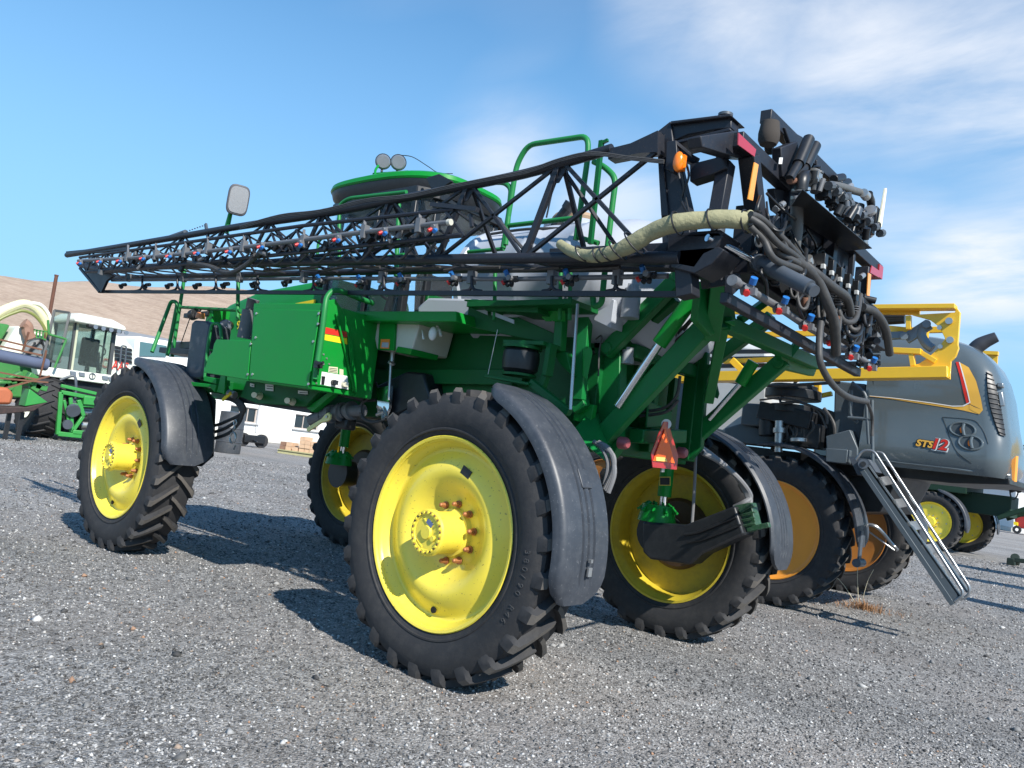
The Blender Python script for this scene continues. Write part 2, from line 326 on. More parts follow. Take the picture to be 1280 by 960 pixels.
# ------------------------------------------------------------------ ground, gravel
def gravel_mat():
    m = bpy.data.materials.new('gravel_ground'); m.use_nodes = True; t = m.node_tree; b = t.nodes['Principled BSDF']; K = t.links.new
    co = N(t, 'ShaderNodeTexCoord'); v = co.outputs['Object']
    vo = N(t, 'ShaderNodeTexVoronoi', i_Scale=55); K(v, vo.inputs['Vector'])
    vo2 = N(t, 'ShaderNodeTexVoronoi', i_Scale=120); K(v, vo2.inputs['Vector'])
    bw = N(t, 'ShaderNodeSeparateColor'); K(vo.outputs['Color'], bw.inputs[0])
    bw2 = N(t, 'ShaderNodeSeparateColor'); K(vo2.outputs['Color'], bw2.inputs[0])
    s_ = math_(t, 'ADD', math_(t, 'MULTIPLY', bw.outputs[0], .55), math_(t, 'MULTIPLY', bw2.outputs[1], .45))
    cr = N(t, 'ShaderNodeValToRGB'); K(s_, cr.inputs[0]); e = cr.color_ramp.elements
    e[0].position = .12; e[0].color = (.065, .064, .063, 1); e[1].position = .95; e[1].color = (.44, .43, .415, 1)
    x = e.new(.5); x.color = (.215, .211, .205, 1)
    big = N(t, 'ShaderNodeTexNoise', i_Scale=.35, i_Detail=5, i_Roughness=.6); K(v, big.inputs['Vector'])
    mr = N(t, 'ShaderNodeMapRange'); K(big.outputs[0], mr.inputs[0]); mr.inputs[1].default_value = .42; mr.inputs[2].default_value = .66; mr.inputs[4].default_value = .6
    mx_ = N(t, 'ShaderNodeMix', data_type='RGBA'); K(mr.outputs[0], mx_.inputs[0]); K(cr.outputs[0], mx_.inputs[6]); mx_.inputs[7].default_value = (.235, .205, .18, 1)
    # far from the machines the yard turns to pale dusty dirt
    ln = N(t, 'ShaderNodeVectorMath', operation='LENGTH'); K(v, ln.inputs[0])
    fr = N(t, 'ShaderNodeMapRange'); K(ln.outputs['Value'], fr.inputs[0]); fr.inputs[1].default_value = 6; fr.inputs[2].default_value = 60; fr.inputs[4].default_value = .65
    mx2 = N(t, 'ShaderNodeMix', data_type='RGBA'); K(fr.outputs[0], mx2.inputs[0]); K(mx_.outputs[2], mx2.inputs[6]); mx2.inputs[7].default_value = (.33, .30, .27, 1)
    K(mx2.outputs[2], b.inputs['Base Color']); b.inputs['Roughness'].default_value = .9
    mid = N(t, 'ShaderNodeTexNoise', i_Scale=7.0, i_Detail=10, i_Roughness=.8); K(v, mid.inputs['Vector'])
    mrr = N(t, 'ShaderNodeMapRange'); K(mid.outputs[0], mrr.inputs[0]); mrr.inputs[1].default_value = .3; mrr.inputs[2].default_value = .7; mrr.inputs[3].default_value = .62; mrr.inputs[4].default_value = 1.45
    mps = N(t, 'ShaderNodeMapping'); K(v, mps.inputs[0]); mps.inputs['Rotation'].default_value = (0, 0, R(-40)); mps.inputs['Scale'].default_value = (.12, .5, 1)
    stn_ = N(t, 'ShaderNodeTexNoise', i_Scale=1.0, i_Detail=6, i_Roughness=.65); K(mps.outputs[0], stn_.inputs['Vector'])
    srm = N(t, 'ShaderNodeMapRange'); K(stn_.outputs[0], srm.inputs[0]); srm.inputs[1].default_value = .35; srm.inputs[2].default_value = .65; srm.inputs[3].default_value = .78; srm.inputs[4].default_value = 1.18
    mlt = N(t, 'ShaderNodeMix', data_type='RGBA', blend_type='MULTIPLY'); mlt.inputs[0].default_value = 1; K(mx2.outputs[2], mlt.inputs[6]); K(srm.outputs[0], mlt.inputs[7]); mx2 = mlt
    mul = N(t, 'ShaderNodeMix', data_type='RGBA', blend_type='MULTIPLY'); mul.inputs[0].default_value = 1; K(mx2.outputs[2], mul.inputs[6]); K(mrr.outputs[0], mul.inputs[7]); K(mul.outputs[2], b.inputs['Base Color'])
    hh = math_(t, 'ADD', math_(t, 'SUBTRACT', 1, vo.outputs['Distance']), math_(t, 'MULTIPLY', vo2.outputs['Distance'], -.5))
    bn = N(t, 'ShaderNodeBump', i_Strength=.9, i_Distance=.012); K(hh, bn.inputs['Height']); K(bn.outputs[0], b.inputs['Normal'])
    return m
def bumps(x, y):
    return .012*np.sin(x*1.3+.4*y)*np.sin(y*1.1-.3*x)+.008*np.sin(x*3.1+1)*np.sin(y*2.7)
def grid_object(name, xs, ys, zf, m):
    X, Y = np.meshgrid(xs, ys, indexing='ij'); Z = zf(X, Y); nx, ny = X.shape
    me = bpy.data.meshes.new(name); co = np.stack([X, Y, Z], -1).reshape(-1, 3)
    i = np.arange((nx-1)*(ny-1)); a = (i//(ny-1))*ny+i % (ny-1); q = np.stack([a, a+ny, a+ny+1, a+1], -1)
    me.from_pydata(co.tolist(), [], q.tolist()); me.materials.append(m)
    me.polygons.foreach_set('use_smooth', [True]*len(me.polygons)); me.update()
    o = bpy.data.objects.new(name, me); COL.objects.link(o); return o
ax_ = np.concatenate([-np.geomspace(4000, 14, 22), np.linspace(-12, 12, 90), np.geomspace(14, 4000, 22)])
def gz(X, Y):
    d = np.hypot(X, Y); return bumps(X, Y)*np.clip((14-d)/4, 0, 1)-.004
tag(grid_object('ground', ax_, ax_, gz, gravel_mat()), kind='structure')
def stones():
    rs = np.random.RandomState(3)
    n = 230000; D = 1.5+27*rs.rand(n)**1.75; A = (rs.rand(n)-.5)*2*R(44)+YAW
    x = CAM[0]+D*np.cos(A); y = CAM[1]+D*np.sin(A)
    s = (.0038+.0072*rs.rand(n)**2.2)*(1+.05*D); big = rs.rand(n) < .006; s[big] *= 2.3
    base = np.array([[1, 0, 0], [-1, 0, 0], [0, 1, 0], [0, -1, 0], [0, 0, 1], [0, 0, -1]], float)
    v = base[None]*(.65+.7*rs.rand(n, 6, 1))*s[:, None, None]+(rs.rand(n, 6, 3)-.5)*s[:, None, None]*.9
    v[..., 2] *= .62; t = rs.rand(n)*2*PI; c, q = np.cos(t)[:, None], np.sin(t)[:, None]
    vx = v[..., 0]*c-v[..., 1]*q; vy = v[..., 0]*q+v[..., 1]*c
    z0 = bumps(x, y)*np.clip((14-np.hypot(x, y))/4, 0, 1)-.004+s*.22
    co = np.stack([vx+x[:, None], vy+y[:, None], v[..., 2]+z0[:, None]], -1).reshape(-1, 3)
    f = np.array([[0, 2, 4], [2, 1, 4], [1, 3, 4], [3, 0, 4], [2, 0, 5], [1, 2, 5], [3, 1, 5], [0, 3, 5]])
    fs = (f[None]+6*np.arange(n)[:, None, None]).reshape(-1, 3)
    me = bpy.data.meshes.new('gravel'); me.vertices.add(len(co)); me.vertices.foreach_set('co', co.ravel())
    me.loops.add(fs.size); me.loops.foreach_set('vertex_index', fs.ravel().astype(np.int32))
    me.polygons.add(len(fs)); me.polygons.foreach_set('loop_start', np.arange(0, fs.size, 3, dtype=np.int32)); me.update(calc_edges=True)
    m = bpy.data.materials.new('gravel_stones'); m.use_nodes = True; t = m.node_tree; b = t.nodes['Principled BSDF']
    g = N(t, 'ShaderNodeNewGeometry'); cr = N(t, 'ShaderNodeValToRGB'); t.links.new(g.outputs['Random Per Island'], cr.inputs[0]); e = cr.color_ramp.elements
    cr.color_ramp.interpolation = 'LINEAR'
    e[0].color = (.045, .044, .044, 1); e[1].position = 1; e[1].color = (.36, .20, .12, 1)
    for p_, c_ in ((.25, (.105, .104, .103)), (.6, (.235, .232, .228)), (.86, (.39, .385, .375)), (.96, (.60, .59, .57)), (.985, (.28, .22, .17))):
        k = e.new(p_); k.color = (*c_, 1)
    co_ = N(t, 'ShaderNodeTexCoord'); bg_ = N(t, 'ShaderNodeTexNoise', i_Scale=.55, i_Detail=5, i_Roughness=.6); t.links.new(co_.outputs['Object'], bg_.inputs['Vector'])
    mr_ = N(t, 'ShaderNodeMapRange'); t.links.new(bg_.outputs[0], mr_.inputs[0]); mr_.inputs[1].default_value = .36; mr_.inputs[2].default_value = .66; mr_.inputs[3].default_value = .72; mr_.inputs[4].default_value = 1.25
    ml_ = N(t, 'ShaderNodeMix', data_type='RGBA', blend_type='MULTIPLY'); ml_.inputs[0].default_value = 1; t.links.new(cr.outputs[0], ml_.inputs[6]); t.links.new(mr_.outputs[0], ml_.inputs[7])
    t.links.new(ml_.outputs[2], b.inputs['Base Color']); b.inputs['Roughness'].default_value = .8
    me.materials.append(m); o = bpy.data.objects.new('gravel', me); COL.objects.link(o)
    tag(o, 'loose grey gravel stones covering the yard', 'gravel', kind='stuff')
stones()
# ------------------------------------------------------------------ wheels (outer face towards -Y)
RTY = .93
def tyre_mb(c, Rt=RTY, hw=.185, nl=26, rr=.61, phase=0.):
    mb = MB(); c = Vector(c)
    k = Rt/.93
    prof = [(rr-.015, hw*.84), (rr+.01, hw*.93), (rr+.038, hw*1.0), (rr+.042, hw*1.05), (rr+.052, hw*1.055), (rr+.057, hw*1.03), (.72*k, hw*1.14), (.79*k, hw*1.15), (.845*k, hw*1.09), (.875*k, hw*.98), (.884*k, hw*.8), (.89*k, 0)]
    prof = prof+[(r, -y) for r, y in reversed(prof[:-1])]
    mb.lathe(prof, c, n=96)
    for s in (-1, 1):
        for i in range(nl):
            t0 = 2*PI*(i+(.5 if s > 0 else 0)+phase)/nl
            # lug runs from low on the sidewall over the shoulder to just past the middle
            st = [(.775*k, 1.06, 0., .06, .07), (.845*k, 1.145, .0, .062, .095), (.900*k, 1.115, .006, .058, .105), (.926*k, 1.0, .016, .052, .09), (.932*k, .78, .06, .040, .07),
                  (.935*k, .48, .118, .036, .055), (.938*k, .12, .185, .034, .048), (.935*k, -.1, .215, .030, .042)]
            vs = []
            for (r, yy, dt, w0, w1) in st:
                base = min(r-.012, .878*k) if yy < 1.0 else r-.035
                for (q, w) in ((r, w0), (base, w1)):
                    for e in (-1, 1):
                        a = t0+dt+e*w/2/r*1.15
                        y = s*hw*yy*(1 if q == r else (.93 if yy > 1 else 1))
                        vs.append(c+Vector((q*math.cos(a), y, q*math.sin(a))))
            fs = []
            for j in range(len(st)-1):
                a, b = 4*j, 4*j+4
                fs += [(a, a+1, b+1, b), (a+1, a+3, b+3, b+1), (a+2, a, b, b+2)]
            fs += [(0, 2, 3, 1), (len(vs)-4, len(vs)-3, len(vs)-1, len(vs)-2)]
            mb.add(vs, fs)
            n0 = len(mb.m)-len(fs)
            for j in range(2, len(st)-1): mb.m[n0+3*j] = 1
    return mb
def make_wheel(parent, c, disc_mat, barrel_mat, deep=True, hub=True, inside=None, text=True):
    c = Vector(c); w0 = .165
    mb = MB()
    if deep:
        prof = [(.585, -w0+.004), (.612, -w0-.004), (.618, -w0-.012), (.612, -w0-.018), (.596, -w0-.014), (.586, -w0+.012), (.578, -w0+.04), (.560, -w0+.05),
                (.552, -w0+.085), (.545, -w0+.09), (.530, -w0+.092), (.515, -w0+.088), (.48, -w0+.066), (.43, -w0+.040), (.39, -w0+.034), (.35, -w0+.044), (.30, -w0+.080), (.25, -w0+.118), (.22, -w0+.128), (.10, -w0+.128)]
    else:
        prof = [(.585, -w0+.004), (.612, -w0-.004), (.618, -w0-.012), (.606, -w0-.016), (.594, -w0+.004), (.582, -w0+.02), (.55, -w0+.03), (.5, -w0+.034), (.42, -w0+.05), (.3, -w0+.085), (.2, -w0+.1), (.05, -w0+.1)]
    mb.lathe(prof, c, n=80)
    w = mb.build('wheel', disc_mat, parent, loc=c-world_origin(parent), sharp=50)
    b = MB()                                                   # barrel seen from the inner side
    d0 = -w0+.13
    b.lathe([(.618, w0+.012), (.6, w0+.012), (.588, w0-.02), (.565, w0-.04), (.553, w0-.09), (.552, -w0+.1), (.50, d0-.03), (.40, d0-.03), (.3, d0)], c, n=64)
    bo = b.build('rim_barrel', barrel_mat, w, sharp=50)
    if inside:
        i = MB(); i.lathe([(.33, d0+.012), (.3, d0+.05), (.2, d0+.07), (.02, d0+.07)], c, n=40); i.build('inner_disc', inside, w)
    tyre_mb(c, phase=rnd.random()).build('tyre', [RUB, LUG], w, sharp=28)
    if hub:
        h = MB(); y0 = -w0+.13; y1 = -w0-.115
        h.lathe([(.165, y0), (.152, y0-.03), (.135, y0-.035), (.132, y1+.045), (.146, y1+.04), (.146, y1+.012), (.136, y1), (.108, y1), (.106, y1+.006), (.045, y1+.006), (.04, y1-.008), (.02, y1-.008), (.0005, y1-.008)], c, n=40)
        for k in range(20):
            t = 2*PI*k/20; p = c+Vector((.122*math.cos(t), y1, .122*math.sin(t))); h.cyl(p, p+Vector((0, -.010, 0)), .0085, n=6)
        h.cyl(c+Vector((.062, y1+.006, -.03)), c+Vector((.062, y1-.006, -.03)), .018, n=12)
        for q in (-.075, .062): h.box(c+Vector((q*.3-.03, y1+.004, q)), (.07, .006, .008), Matrix.Rotation(R(35), 3, 'Y'))
        ho = h.build('hub', disc_mat, w, sharp=30)
        hb = MB()
        for k in range(20):
            t = 2*PI*(k+.5)/20; p = c+Vector((.124*math.cos(t), y1, .124*math.sin(t))); hb.cyl(p, p+Vector((0, -.006, 0)), .006, n=6)
        hb.build('hub_bolts', RUST, w); 
        pl = MB(); pl.box(c+Vector((.02, y1+.001, .06)), (.055, .004, .03), Matrix.Rotation(R(30), 3, 'Y')); pl.build('hub_plate', mat('hub_label', (.12, .16, .3), .4), w)
        nm = MB(); p = Vector((0, 0, 0))
        first = None
        for k in range(10):
            t = 2*PI*(k+.3)/10; q = c+Vector((.187*math.cos(t), y0-.004, .187*math.sin(t)))
            if first is None:
                m_ = MB(); m_.cyl(q, q+Vector((0, -.012, 0)), .024, n=16); m_.cyl(q+Vector((0, -.012, 0)), q+Vector((0, -.05, 0)), .018, .016, n=6); m_.ball(q+Vector((0, -.05, 0)), .014, n=8, m=5)
                first = m_.build('wheel_nut', mat('copper_nuts', (.42, .17, .07), .5, metal=.4, var=.3, vscale=30), w, loc=q-c); q0 = q
            else:
                f2 = first.copy(); COL.objects.link(f2); f2.parent = w; f2.location = q-c
        st = MB(); st.box(c+Vector((.13, -w0+.036, .40)), (.085, .004, .055), Matrix.Rotation(R(25), 3, 'Y')); st.build('sticker', PLA, w)
        vs = MB(); vs.cyl(c+Vector((-.02, -w0+.07, -.495)), c+Vector((-.02, -w0+.058, -.495)), .021, n=14); vs.build('valve_hole', mat('dark_hole', (.01, .01, .01), .9), w)
    return w
def arc_text(w, c, text, m, r, a0, h, y):
    """raised letters round the sidewall, outer face -Y"""
    c = Vector(c); a = a0
    for ch in text:
        if ch != ' ':
            out_ = Vector((math.cos(a), 0, math.sin(a))); tan = Vector((math.sin(a), 0, -math.cos(a)))
            lettering('sidewall_letter', ch, m, w, c+out_*r+Vector((0, y, 0)), tan, out_, h, .006)
        a -= h*.85/r
def fender_mb(c, Rf, a0, a1, y0, y1, lip=.07, th=.012, n=30, side=-1, flare=0):
    """curved mudguard; y0 outer edge, y1 inner edge; a0..a1 degrees from the rear (+X) upwards"""
    mb = MB(); c = Vector(c); vs = []; s = 1 if y1 > y0 else -1
    W = abs(y1-y0)
    for i in range(n+1):
        t = i/n; a = R(a0+(a1-a0)*t)
        end = min(t, 1-t)/.09; tap = min(1, .35+.65*math.sqrt(max(0, min(1, end))))
        y_lo = y0+s*W*(1-tap)*.25
        # outer profile: lip, rounded shoulder, top with two grooves
        gk = 0 if end < .9 else 1
        pr = [(-lip*tap, 0), (-lip*.45, -.004), (-.012, .008), (0, .028)]
        for gx in (.40, .52, .64):
            pr += [(.004*gk, gx*W-.018), (-.008*gk, gx*W-.012), (-.008*gk, gx*W+.002), (.004*gk, gx*W+.008)]
        pr += [(0, W-.02), (-.02, W)]
        ring = [(Rf+r_, y_lo+s*q) for r_, q in pr]
        inner = [(r_-th, q) for r_, q in reversed(ring)]
        yh = y_lo+s*W*min(1, .45+.55*math.sqrt(max(0, min(1, min(t, 1-t)/.10))))
        for r_, y in ring+inner:
            if True: y = min(y, yh) if s > 0 else max(y, yh)
            vs.append(c+Vector((r_*math.cos(a), y-c.y, r_*math.sin(a))))
    k = len(ring)*2
    fs = [(i*k+q, i*k+(q+1) % k, (i+1)*k+(q+1) % k, (i+1)*k+q) for i in range(n) for q in range(k)]
    fs += [tuple(range(k)), tuple(reversed(range(n*k, n*k+k)))]
    return mb.add(vs, fs)
# ================================================================== the green sprayer
sp = thing('crop_sprayer', 'big green self-propelled crop sprayer with yellow wheels and folded black boom in the foreground', 'sprayer')
HZ = .915; TK = 1.48; WB = 4.59
def B(name, mb, m, par=None, **k): return mb.build(name, m, par if par is not None else sp, **k)
w1 = make_wheel(sp, (0, -TK, HZ), YEL, YELD)
LET = mat('raised_rubber_letters', (.05, .05, .052), .6)
arc_text(w1, (0, -TK, HZ), '380/90 R46', LET, .745, R(2), .055, -.2135)
w2 = copy_tree(w1, sp); w2.location = (-WB, -TK, HZ); w2.rotation_euler = (0, R(14), 0)
for o_ in list(w2.children):
    if o_.name.startswith('sidewall'): bpy.data.objects.remove(o_)
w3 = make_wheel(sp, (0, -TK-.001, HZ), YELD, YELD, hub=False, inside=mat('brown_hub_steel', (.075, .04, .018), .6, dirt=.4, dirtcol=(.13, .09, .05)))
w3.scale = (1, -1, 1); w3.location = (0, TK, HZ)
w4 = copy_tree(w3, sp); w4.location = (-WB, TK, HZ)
# mudguards
def guard(c, Rf, a0, a1, y0, y1, **k):
    f = B('mudguard', fender_mb(c, Rf, a0, a1, y0, y1, **k), FEN, bevel=0)
    return f
g1 = guard((0, -1.46, HZ), 1.02, -14, 74, -1.70, -1.24)
mb = MB()
for a in (2, 9): pass
q = Vector((1.026*math.cos(R(30)), -1.30, HZ+1.026*math.sin(R(30)))); rot = Matrix.Rotation(-R(30), 3, 'Y')
mb.box((1.025*math.cos(R(27)), -1.435, HZ+1.025*math.sin(R(27))), (.012, .10, .12), Matrix.Rotation(-R(27), 3, 'Y'))
mb.build('mudguard_badge', FEN, g1, bevel=.006)
mb = MB(); mb.box((1.035*math.cos(R(-3)), -1.45, HZ+1.035*math.sin(R(-3))), (.012, .035, .05)); mb.box((1.04, -1.46, HZ+.01), (.02, .02, .02)); mb.build('bracket_bolt', STEEL, g1)
g2 = guard((-WB, -1.46, HZ), 1.02, 2, 92, -1.70, -1.20)
g3 = guard((0, 1.46, HZ), 1.02, -8, 82, 1.70, 1.24)
g4 = guard((-WB, 1.46, HZ), 1.02, 0, 88, 1.70, 1.24)
# front mudguard: flat inner flap between the wheel and the body, with slots
mb = MB(); mb.plate([P(255, 485, Y=-1.18), P(214, 480, Y=-1.22), P(222, 580, Y=-1.2), P(250, 583, Y=-1.2), P(265, 570, Y=-1.2), P(268, 500, Y=-1.18)], (0, .02, 0))
fl = B('splash_flap', mb, PLA)
mb = MB()
for (x, y, w, h) in ((238, 515, 5, 14), (246, 530, 5, 8), (243, 533, 5, 8), (232, 510, 3, 20)):
    mb.plate([P(x, y, Y=-1.205), P(x+w, y+.5, Y=-1.205), P(x+w, y+h, Y=-1.205), P(x, y+h, Y=-1.205)], (0, .006, 0))
mb.build('slot', FEN, fl)
# ---------------------------------------------------------------- frame, axles, suspension
mb = MB()
for s in (-1, 1):
    mb.bar((-5.0, s*.48, 1.74), (.35, s*.48, 1.74), .12, .22); 
for x in (-4.55, -3.1, -1.6, 0): mb.bar((x, -.48, 1.73), (x, .48, 1.73), .14, .14)
mb.bar((-5.0, -.48, 1.73), (-5.0, .48, 1.73), .1, .2)
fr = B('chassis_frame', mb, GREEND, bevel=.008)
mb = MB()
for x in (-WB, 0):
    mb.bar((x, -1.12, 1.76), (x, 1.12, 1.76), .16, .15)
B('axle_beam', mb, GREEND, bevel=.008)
def leg(x, s):
    mb = MB(); Y = s*1.08
    mb.use(0).cyl((x+.05, Y, 1.25), (x+.05, Y, 1.85), .062, n=20); mb.use(1).cyl((x+.05, Y, 1.10), (x+.05, Y, 1.27), .036, n=16)
    mb.use(0).cyl((x, Y, 1.02), (x, Y, 1.17), .17, .14, n=24)
    for k in range(10):
        t = 2*PI*k/10; mb.bar((x+.09*math.cos(t), Y+.09*math.sin(t), 1.19), (x+.18*math.cos(t), Y+.18*math.sin(t), 1.11), .02, .02)
    mb.use(2).cyl((x, Y, .92), (x, Y+s*.26, .92), .19, .15, n=24)
    return B('suspension_strut', mb, [GREEN, CHR, PLA], sharp=30)
for x in (-WB, 0):
    for s in (-1, 1): leg(x, s)
# drop-box cover on the inside of the right rear wheel, with the hoses running into it
mb = MB()
poly = [P(803, 628, Y=.92), P(803, 690, Y=.92), P(812, 697, Y=.92), P(862, 707, Y=.92), P(878, 692, Y=.92), P(930, 668, Y=.92), P(922, 629, Y=.92), P(866, 655, Y=.92), P(835, 655, Y=.92)]
mb.plate([P(803, 652, Y=.90), P(803, 690, Y=.90), P(812, 699, Y=.90), P(862, 706, Y=.90), P(878, 692, Y=.90), P(930, 668, Y=.90), P(918, 632, Y=.90), P(856, 656, Y=.90)], (0, .22, 0))
hs_ = B('drop_box_cover', mb, PLA, bevel=.018)
mb = MB(); mb.tube([P(856, 668, Y=.885), P(876, 664, Y=.885), P(920, 646, Y=.885)], .012); mb.tube([P(858, 678, Y=.885), P(880, 674, Y=.885), P(926, 656, Y=.885)], .008)
mb.build('cover_ridge', PLA, hs_)
mb = MB()
for k in range(5):
    mb.tube([P(918+k*2, 634+k*5, Y=1.0), P(930+2*k, 628+k*6, Y=1.0), P(938, 620+3*k, Y=1.05), P(925-2*k, 600-2*k, Y=.95), P(900-3*k, 578-3*k, Y=.85), P(878-4*k, 566-4*k, Y=.7)], .022-.002*k)
mb.tube([P(865, 655, Y=.95), P(868, 610, Y=.95), P(870, 560, Y=.9)], .014)
B('wheel_motor_hoses', mb, mat('grey_hydraulic_hose', (.16, .16, .165), .5, dirt=.3))
mb = MB(); mb.plate([P(918, 632, Y=.97), P(938, 628, Y=.97), P(946, 660, Y=.97), P(928, 668, Y=.97)], (0, .12, 0)); 
for k in range(4): mb.bar(P(922, 637+7*k, Y=.95), P(944, 633+7*k, Y=.95), .02, .012)
mb.bar(P(935, 662, Y=.98), P(962, 656, Y=.98), .05, .04); mb.bar(P(925, 640, Y=.94), P(940, 630, Y=.94), .03, .03)
B('wheel_motor', mb, mat('wheel_motor_paint', (.02, .07, .03), .4, var=.5, vscale=12, dirt=.6, dirtcol=(.16, .17, .17)), bevel=.004)
mb = MB()
for k in range(3):
    mb.tube([P(748+k, 553+k*2, Y=-1.0), P(762+k*2, 563+k*3, Y=-1.0), P(768-k, 590, Y=-1.0), P(760-k*2, 616-k*2, Y=-1.02)], .017)
mb.tube([P(742, 552, Y=-1.0), P(752, 560, Y=-1.0), P(760, 580, Y=-1.0), P(755, 606, Y=-1.0)], .015)
B('hose', mb, mat('grey_hydraulic_hose', (.16, .16, .165), .5, dirt=.3))
# left rear: the big green housing plate behind the air spring
mb = MB()
mb.plate([P(448, 404, Y=-.62), P(660, 392, Y=-.62), P(720, 400, Y=-.62), P(745, 560, Y=-.62), P(640, 530, Y=-.62), P(452, 520, Y=-.62)], (0, .06, 0))
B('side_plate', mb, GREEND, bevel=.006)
mb = MB(); mb.bar(P(440, 470, Y=-.68), P(655, 472, Y=-.68), .04, .12); mb.bar(P(452, 406, Y=-.68), P(455, 500, Y=-.68), .05, .05)
mb.plate([P(449, 450, Y=-.7), P(462, 452, Y=-.7), P(461, 466, Y=-.7), P(448, 465, Y=-.7)], (0, .02, 0)); mb.plate([P(450, 452, Y=-.705), P(458, 452, Y=-.705), P(458, 464, Y=-.705), P(450, 464, Y=-.705)], (0, -.012, 0))
B('stiffener', mb, GREEND, bevel=.005)
# air spring over the left rear wheel
c = P(651, 452, Y=-1.05)
mb = MB(); mb.use(0)
mb.lathe([(.02, .085), (.11, .085), (.128, .065), (.132, .0), (.126, -.06), (.10, -.085), (.02, -.085)], c, 'Z', n=32)
mb.use(1).lathe([(.0005, .11), (.14, .11), (.14, .088), (.0005, .088)], c, 'Z', n=28); mb.lathe([(.0005, -.088), (.12, -.088), (.12, -.105), (.0005, -.105)], c, 'Z', n=28)
B('air_spring', mb, [PLA, GREEND])
mb = MB()
mb.bar(P(688, 452, Y=-1.0), P(672, 500, Y=-1.0), .05, .05); mb.bar(P(640, 430, Y=-1.0), P(690, 432, Y=-1.0), .2, .03); mb.bar(P(616, 472, Y=-1.08), P(670, 482, Y=-1.08), .18, .02)
mb.bar(P(664, 478, Y=-1.12), P(712, 516, Y=-1.12), .05, .05); mb.bar(P(690, 430, Y=-1.02), P(684, 470, Y=-1.02), .08, .04)
mb.bar(P(640, 530, Y=-1.0), P(640, 480, Y=-1.0), .06, .06)
B('suspension_link', mb, GREEND, bevel=.004)
mb = MB(); mb.cyl(P(622, 412, Y=-1.1), P(610, 468, Y=-1.1), .003, n=6); mb.cyl(P(722, 380, Y=-1.1), P(713, 512, Y=-1.15), .011, n=10)
B('height_rod', mb, STEEL)
# ---------------------------------------------------------------- rear platform plates, columns
mb = MB()
mb.plate([P(580, 374, Y=-1.05), P(672, 376, Y=-1.05), P(672, 391, Y=-1.05), P(606, 388, Y=-1.05), P(606, 378, Y=-1.05), P(580, 376, Y=-1.05)], (0, .3, 0))
mb.plate([P(586, 377, Y=-.98), P(606, 378, Y=-.98), P(700, 420, Y=-.8), P(700, 432, Y=-.8), P(640, 420, Y=-.9), P(583, 408, Y=-.98)], (0, .02, 0))
B('platform_bracket', mb, GREEND, bevel=.005)
mb = MB()
for (a, b) in (((596, 388), (610, 394)), ((615, 394), (643, 405))): mb.plate([P(a[0], a[1], Y=-1.0), P(b[0], b[1], Y=-1.0), P(b[0], b[1]-5, Y=-1.0), P(a[0], a[1]-5, Y=-1.0)], (0, -.006, 0))
B('decal_strip', mb, mat('grey_decal', (.35, .4, .42), .5))
mb = MB()
for x0 in (676, 685, 693): mb.plate([P(x0, 380, Y=-.95), P(x0+5, 380+2, Y=-.95), P(x0+6, 402, Y=-.9), P(x0+1, 397, Y=-.9)], (.05, .01, 0))
B('bracket', mb, GREEN, bevel=.003)
mb = MB()
mb.bar(P(703, 380, Y=-.85), P(699, 440, Y=-.85), .07, .07, up=(0, 1, 0)); mb.plate([P(690, 440, Y=-.86), P(708, 440, Y=-.86), P(715, 470, Y=-.84), P(700, 455, Y=-.84)], (0, .07, 0))
mb.bar(P(735, 350, Y=-.75), P(722, 500, Y=-.75), .11, .06, up=(0, 1, 0)); 
mb.bar(P(732, 500, Y=-.72), P(718, 510, Y=-.72), .08, .1)
B('platform_post', mb, GMID, bevel=.006)
mb = MB(); mb.plate([P(728, 436, Y=-.86), P(738, 434, Y=-.86), P(740, 441, Y=-.86), P(733, 476, Y=-.86), P(728, 470, Y=-.86)], (.012, -.01, 0)); mb.plate([P(720, 505, Y=-.7), P(742, 506, Y=-.7), P(738, 530, Y=-.7), P(716, 525, Y=-.7)], (0, .05, 0))
B('gusset_plate', mb, GREEN, bevel=.003)
mb = MB(); mb.plate([P(765, 426, Y=-.55), P(742, 424, Y=-.55), P(748, 560, Y=-.55), P(760, 575, Y=-.55), P(772, 560, Y=-.55), P(775, 440, Y=-.55)], (0, .10, 0))
mb.plate([P(742, 510, Y=-.6), P(712, 540, Y=-.9), P(752, 572, Y=-.9), P(764, 560, Y=-.6)], (.01, .03, -.02))
B('lift_mast_plate', mb, GMID, bevel=.006)
mb = MB(); mb.bar((.40, -.5, 1.66), (.40, .62, 1.66), .14, .22); mb.bar((.52, -.5, 2.3), (.52, .6, 2.3), .1, .1)
mb.bar((.52, .5, 1.58), (.52, .5, 2.4), .12, .12); mb.bar((.40, -.1, 1.6), (.40, -.1, 2.3), .3, .06, up=(0, 1, 0))
mb.plate([P(868, 440, Y=.45), P(884, 440, Y=.45), P(876, 560, Y=.45), P(862, 575, Y=.45), P(852, 560, Y=.45)], (0, .06, 0))
mb.plate([P(805, 535, X=.6), P(835, 533, X=.6), P(838, 515, X=.6), P(808, 500, X=.6)], (.02, 0, 0)); mb.bar(P(795, 545, X=.62), P(850, 545, X=.62), .12, .1)
B('rear_crossmember', mb, GREEND, bevel=.008)
mb = MB(); mb.plate([P(880, 455, Y=.4), P(890, 456, Y=.4), P(898, 492, Y=.4), P(896, 498, Y=.4), P(878, 490, Y=.4)], (0, .02, 0)); 
for (x, y) in ((888, 488), (892, 492), (884, 476), (893, 480), (886, 462), (888, 470)): mb.cyl(P(x, y, Y=.4), P(x, y, Y=.385), .012, n=8)
B('bolted_plate', mb, GREEND)
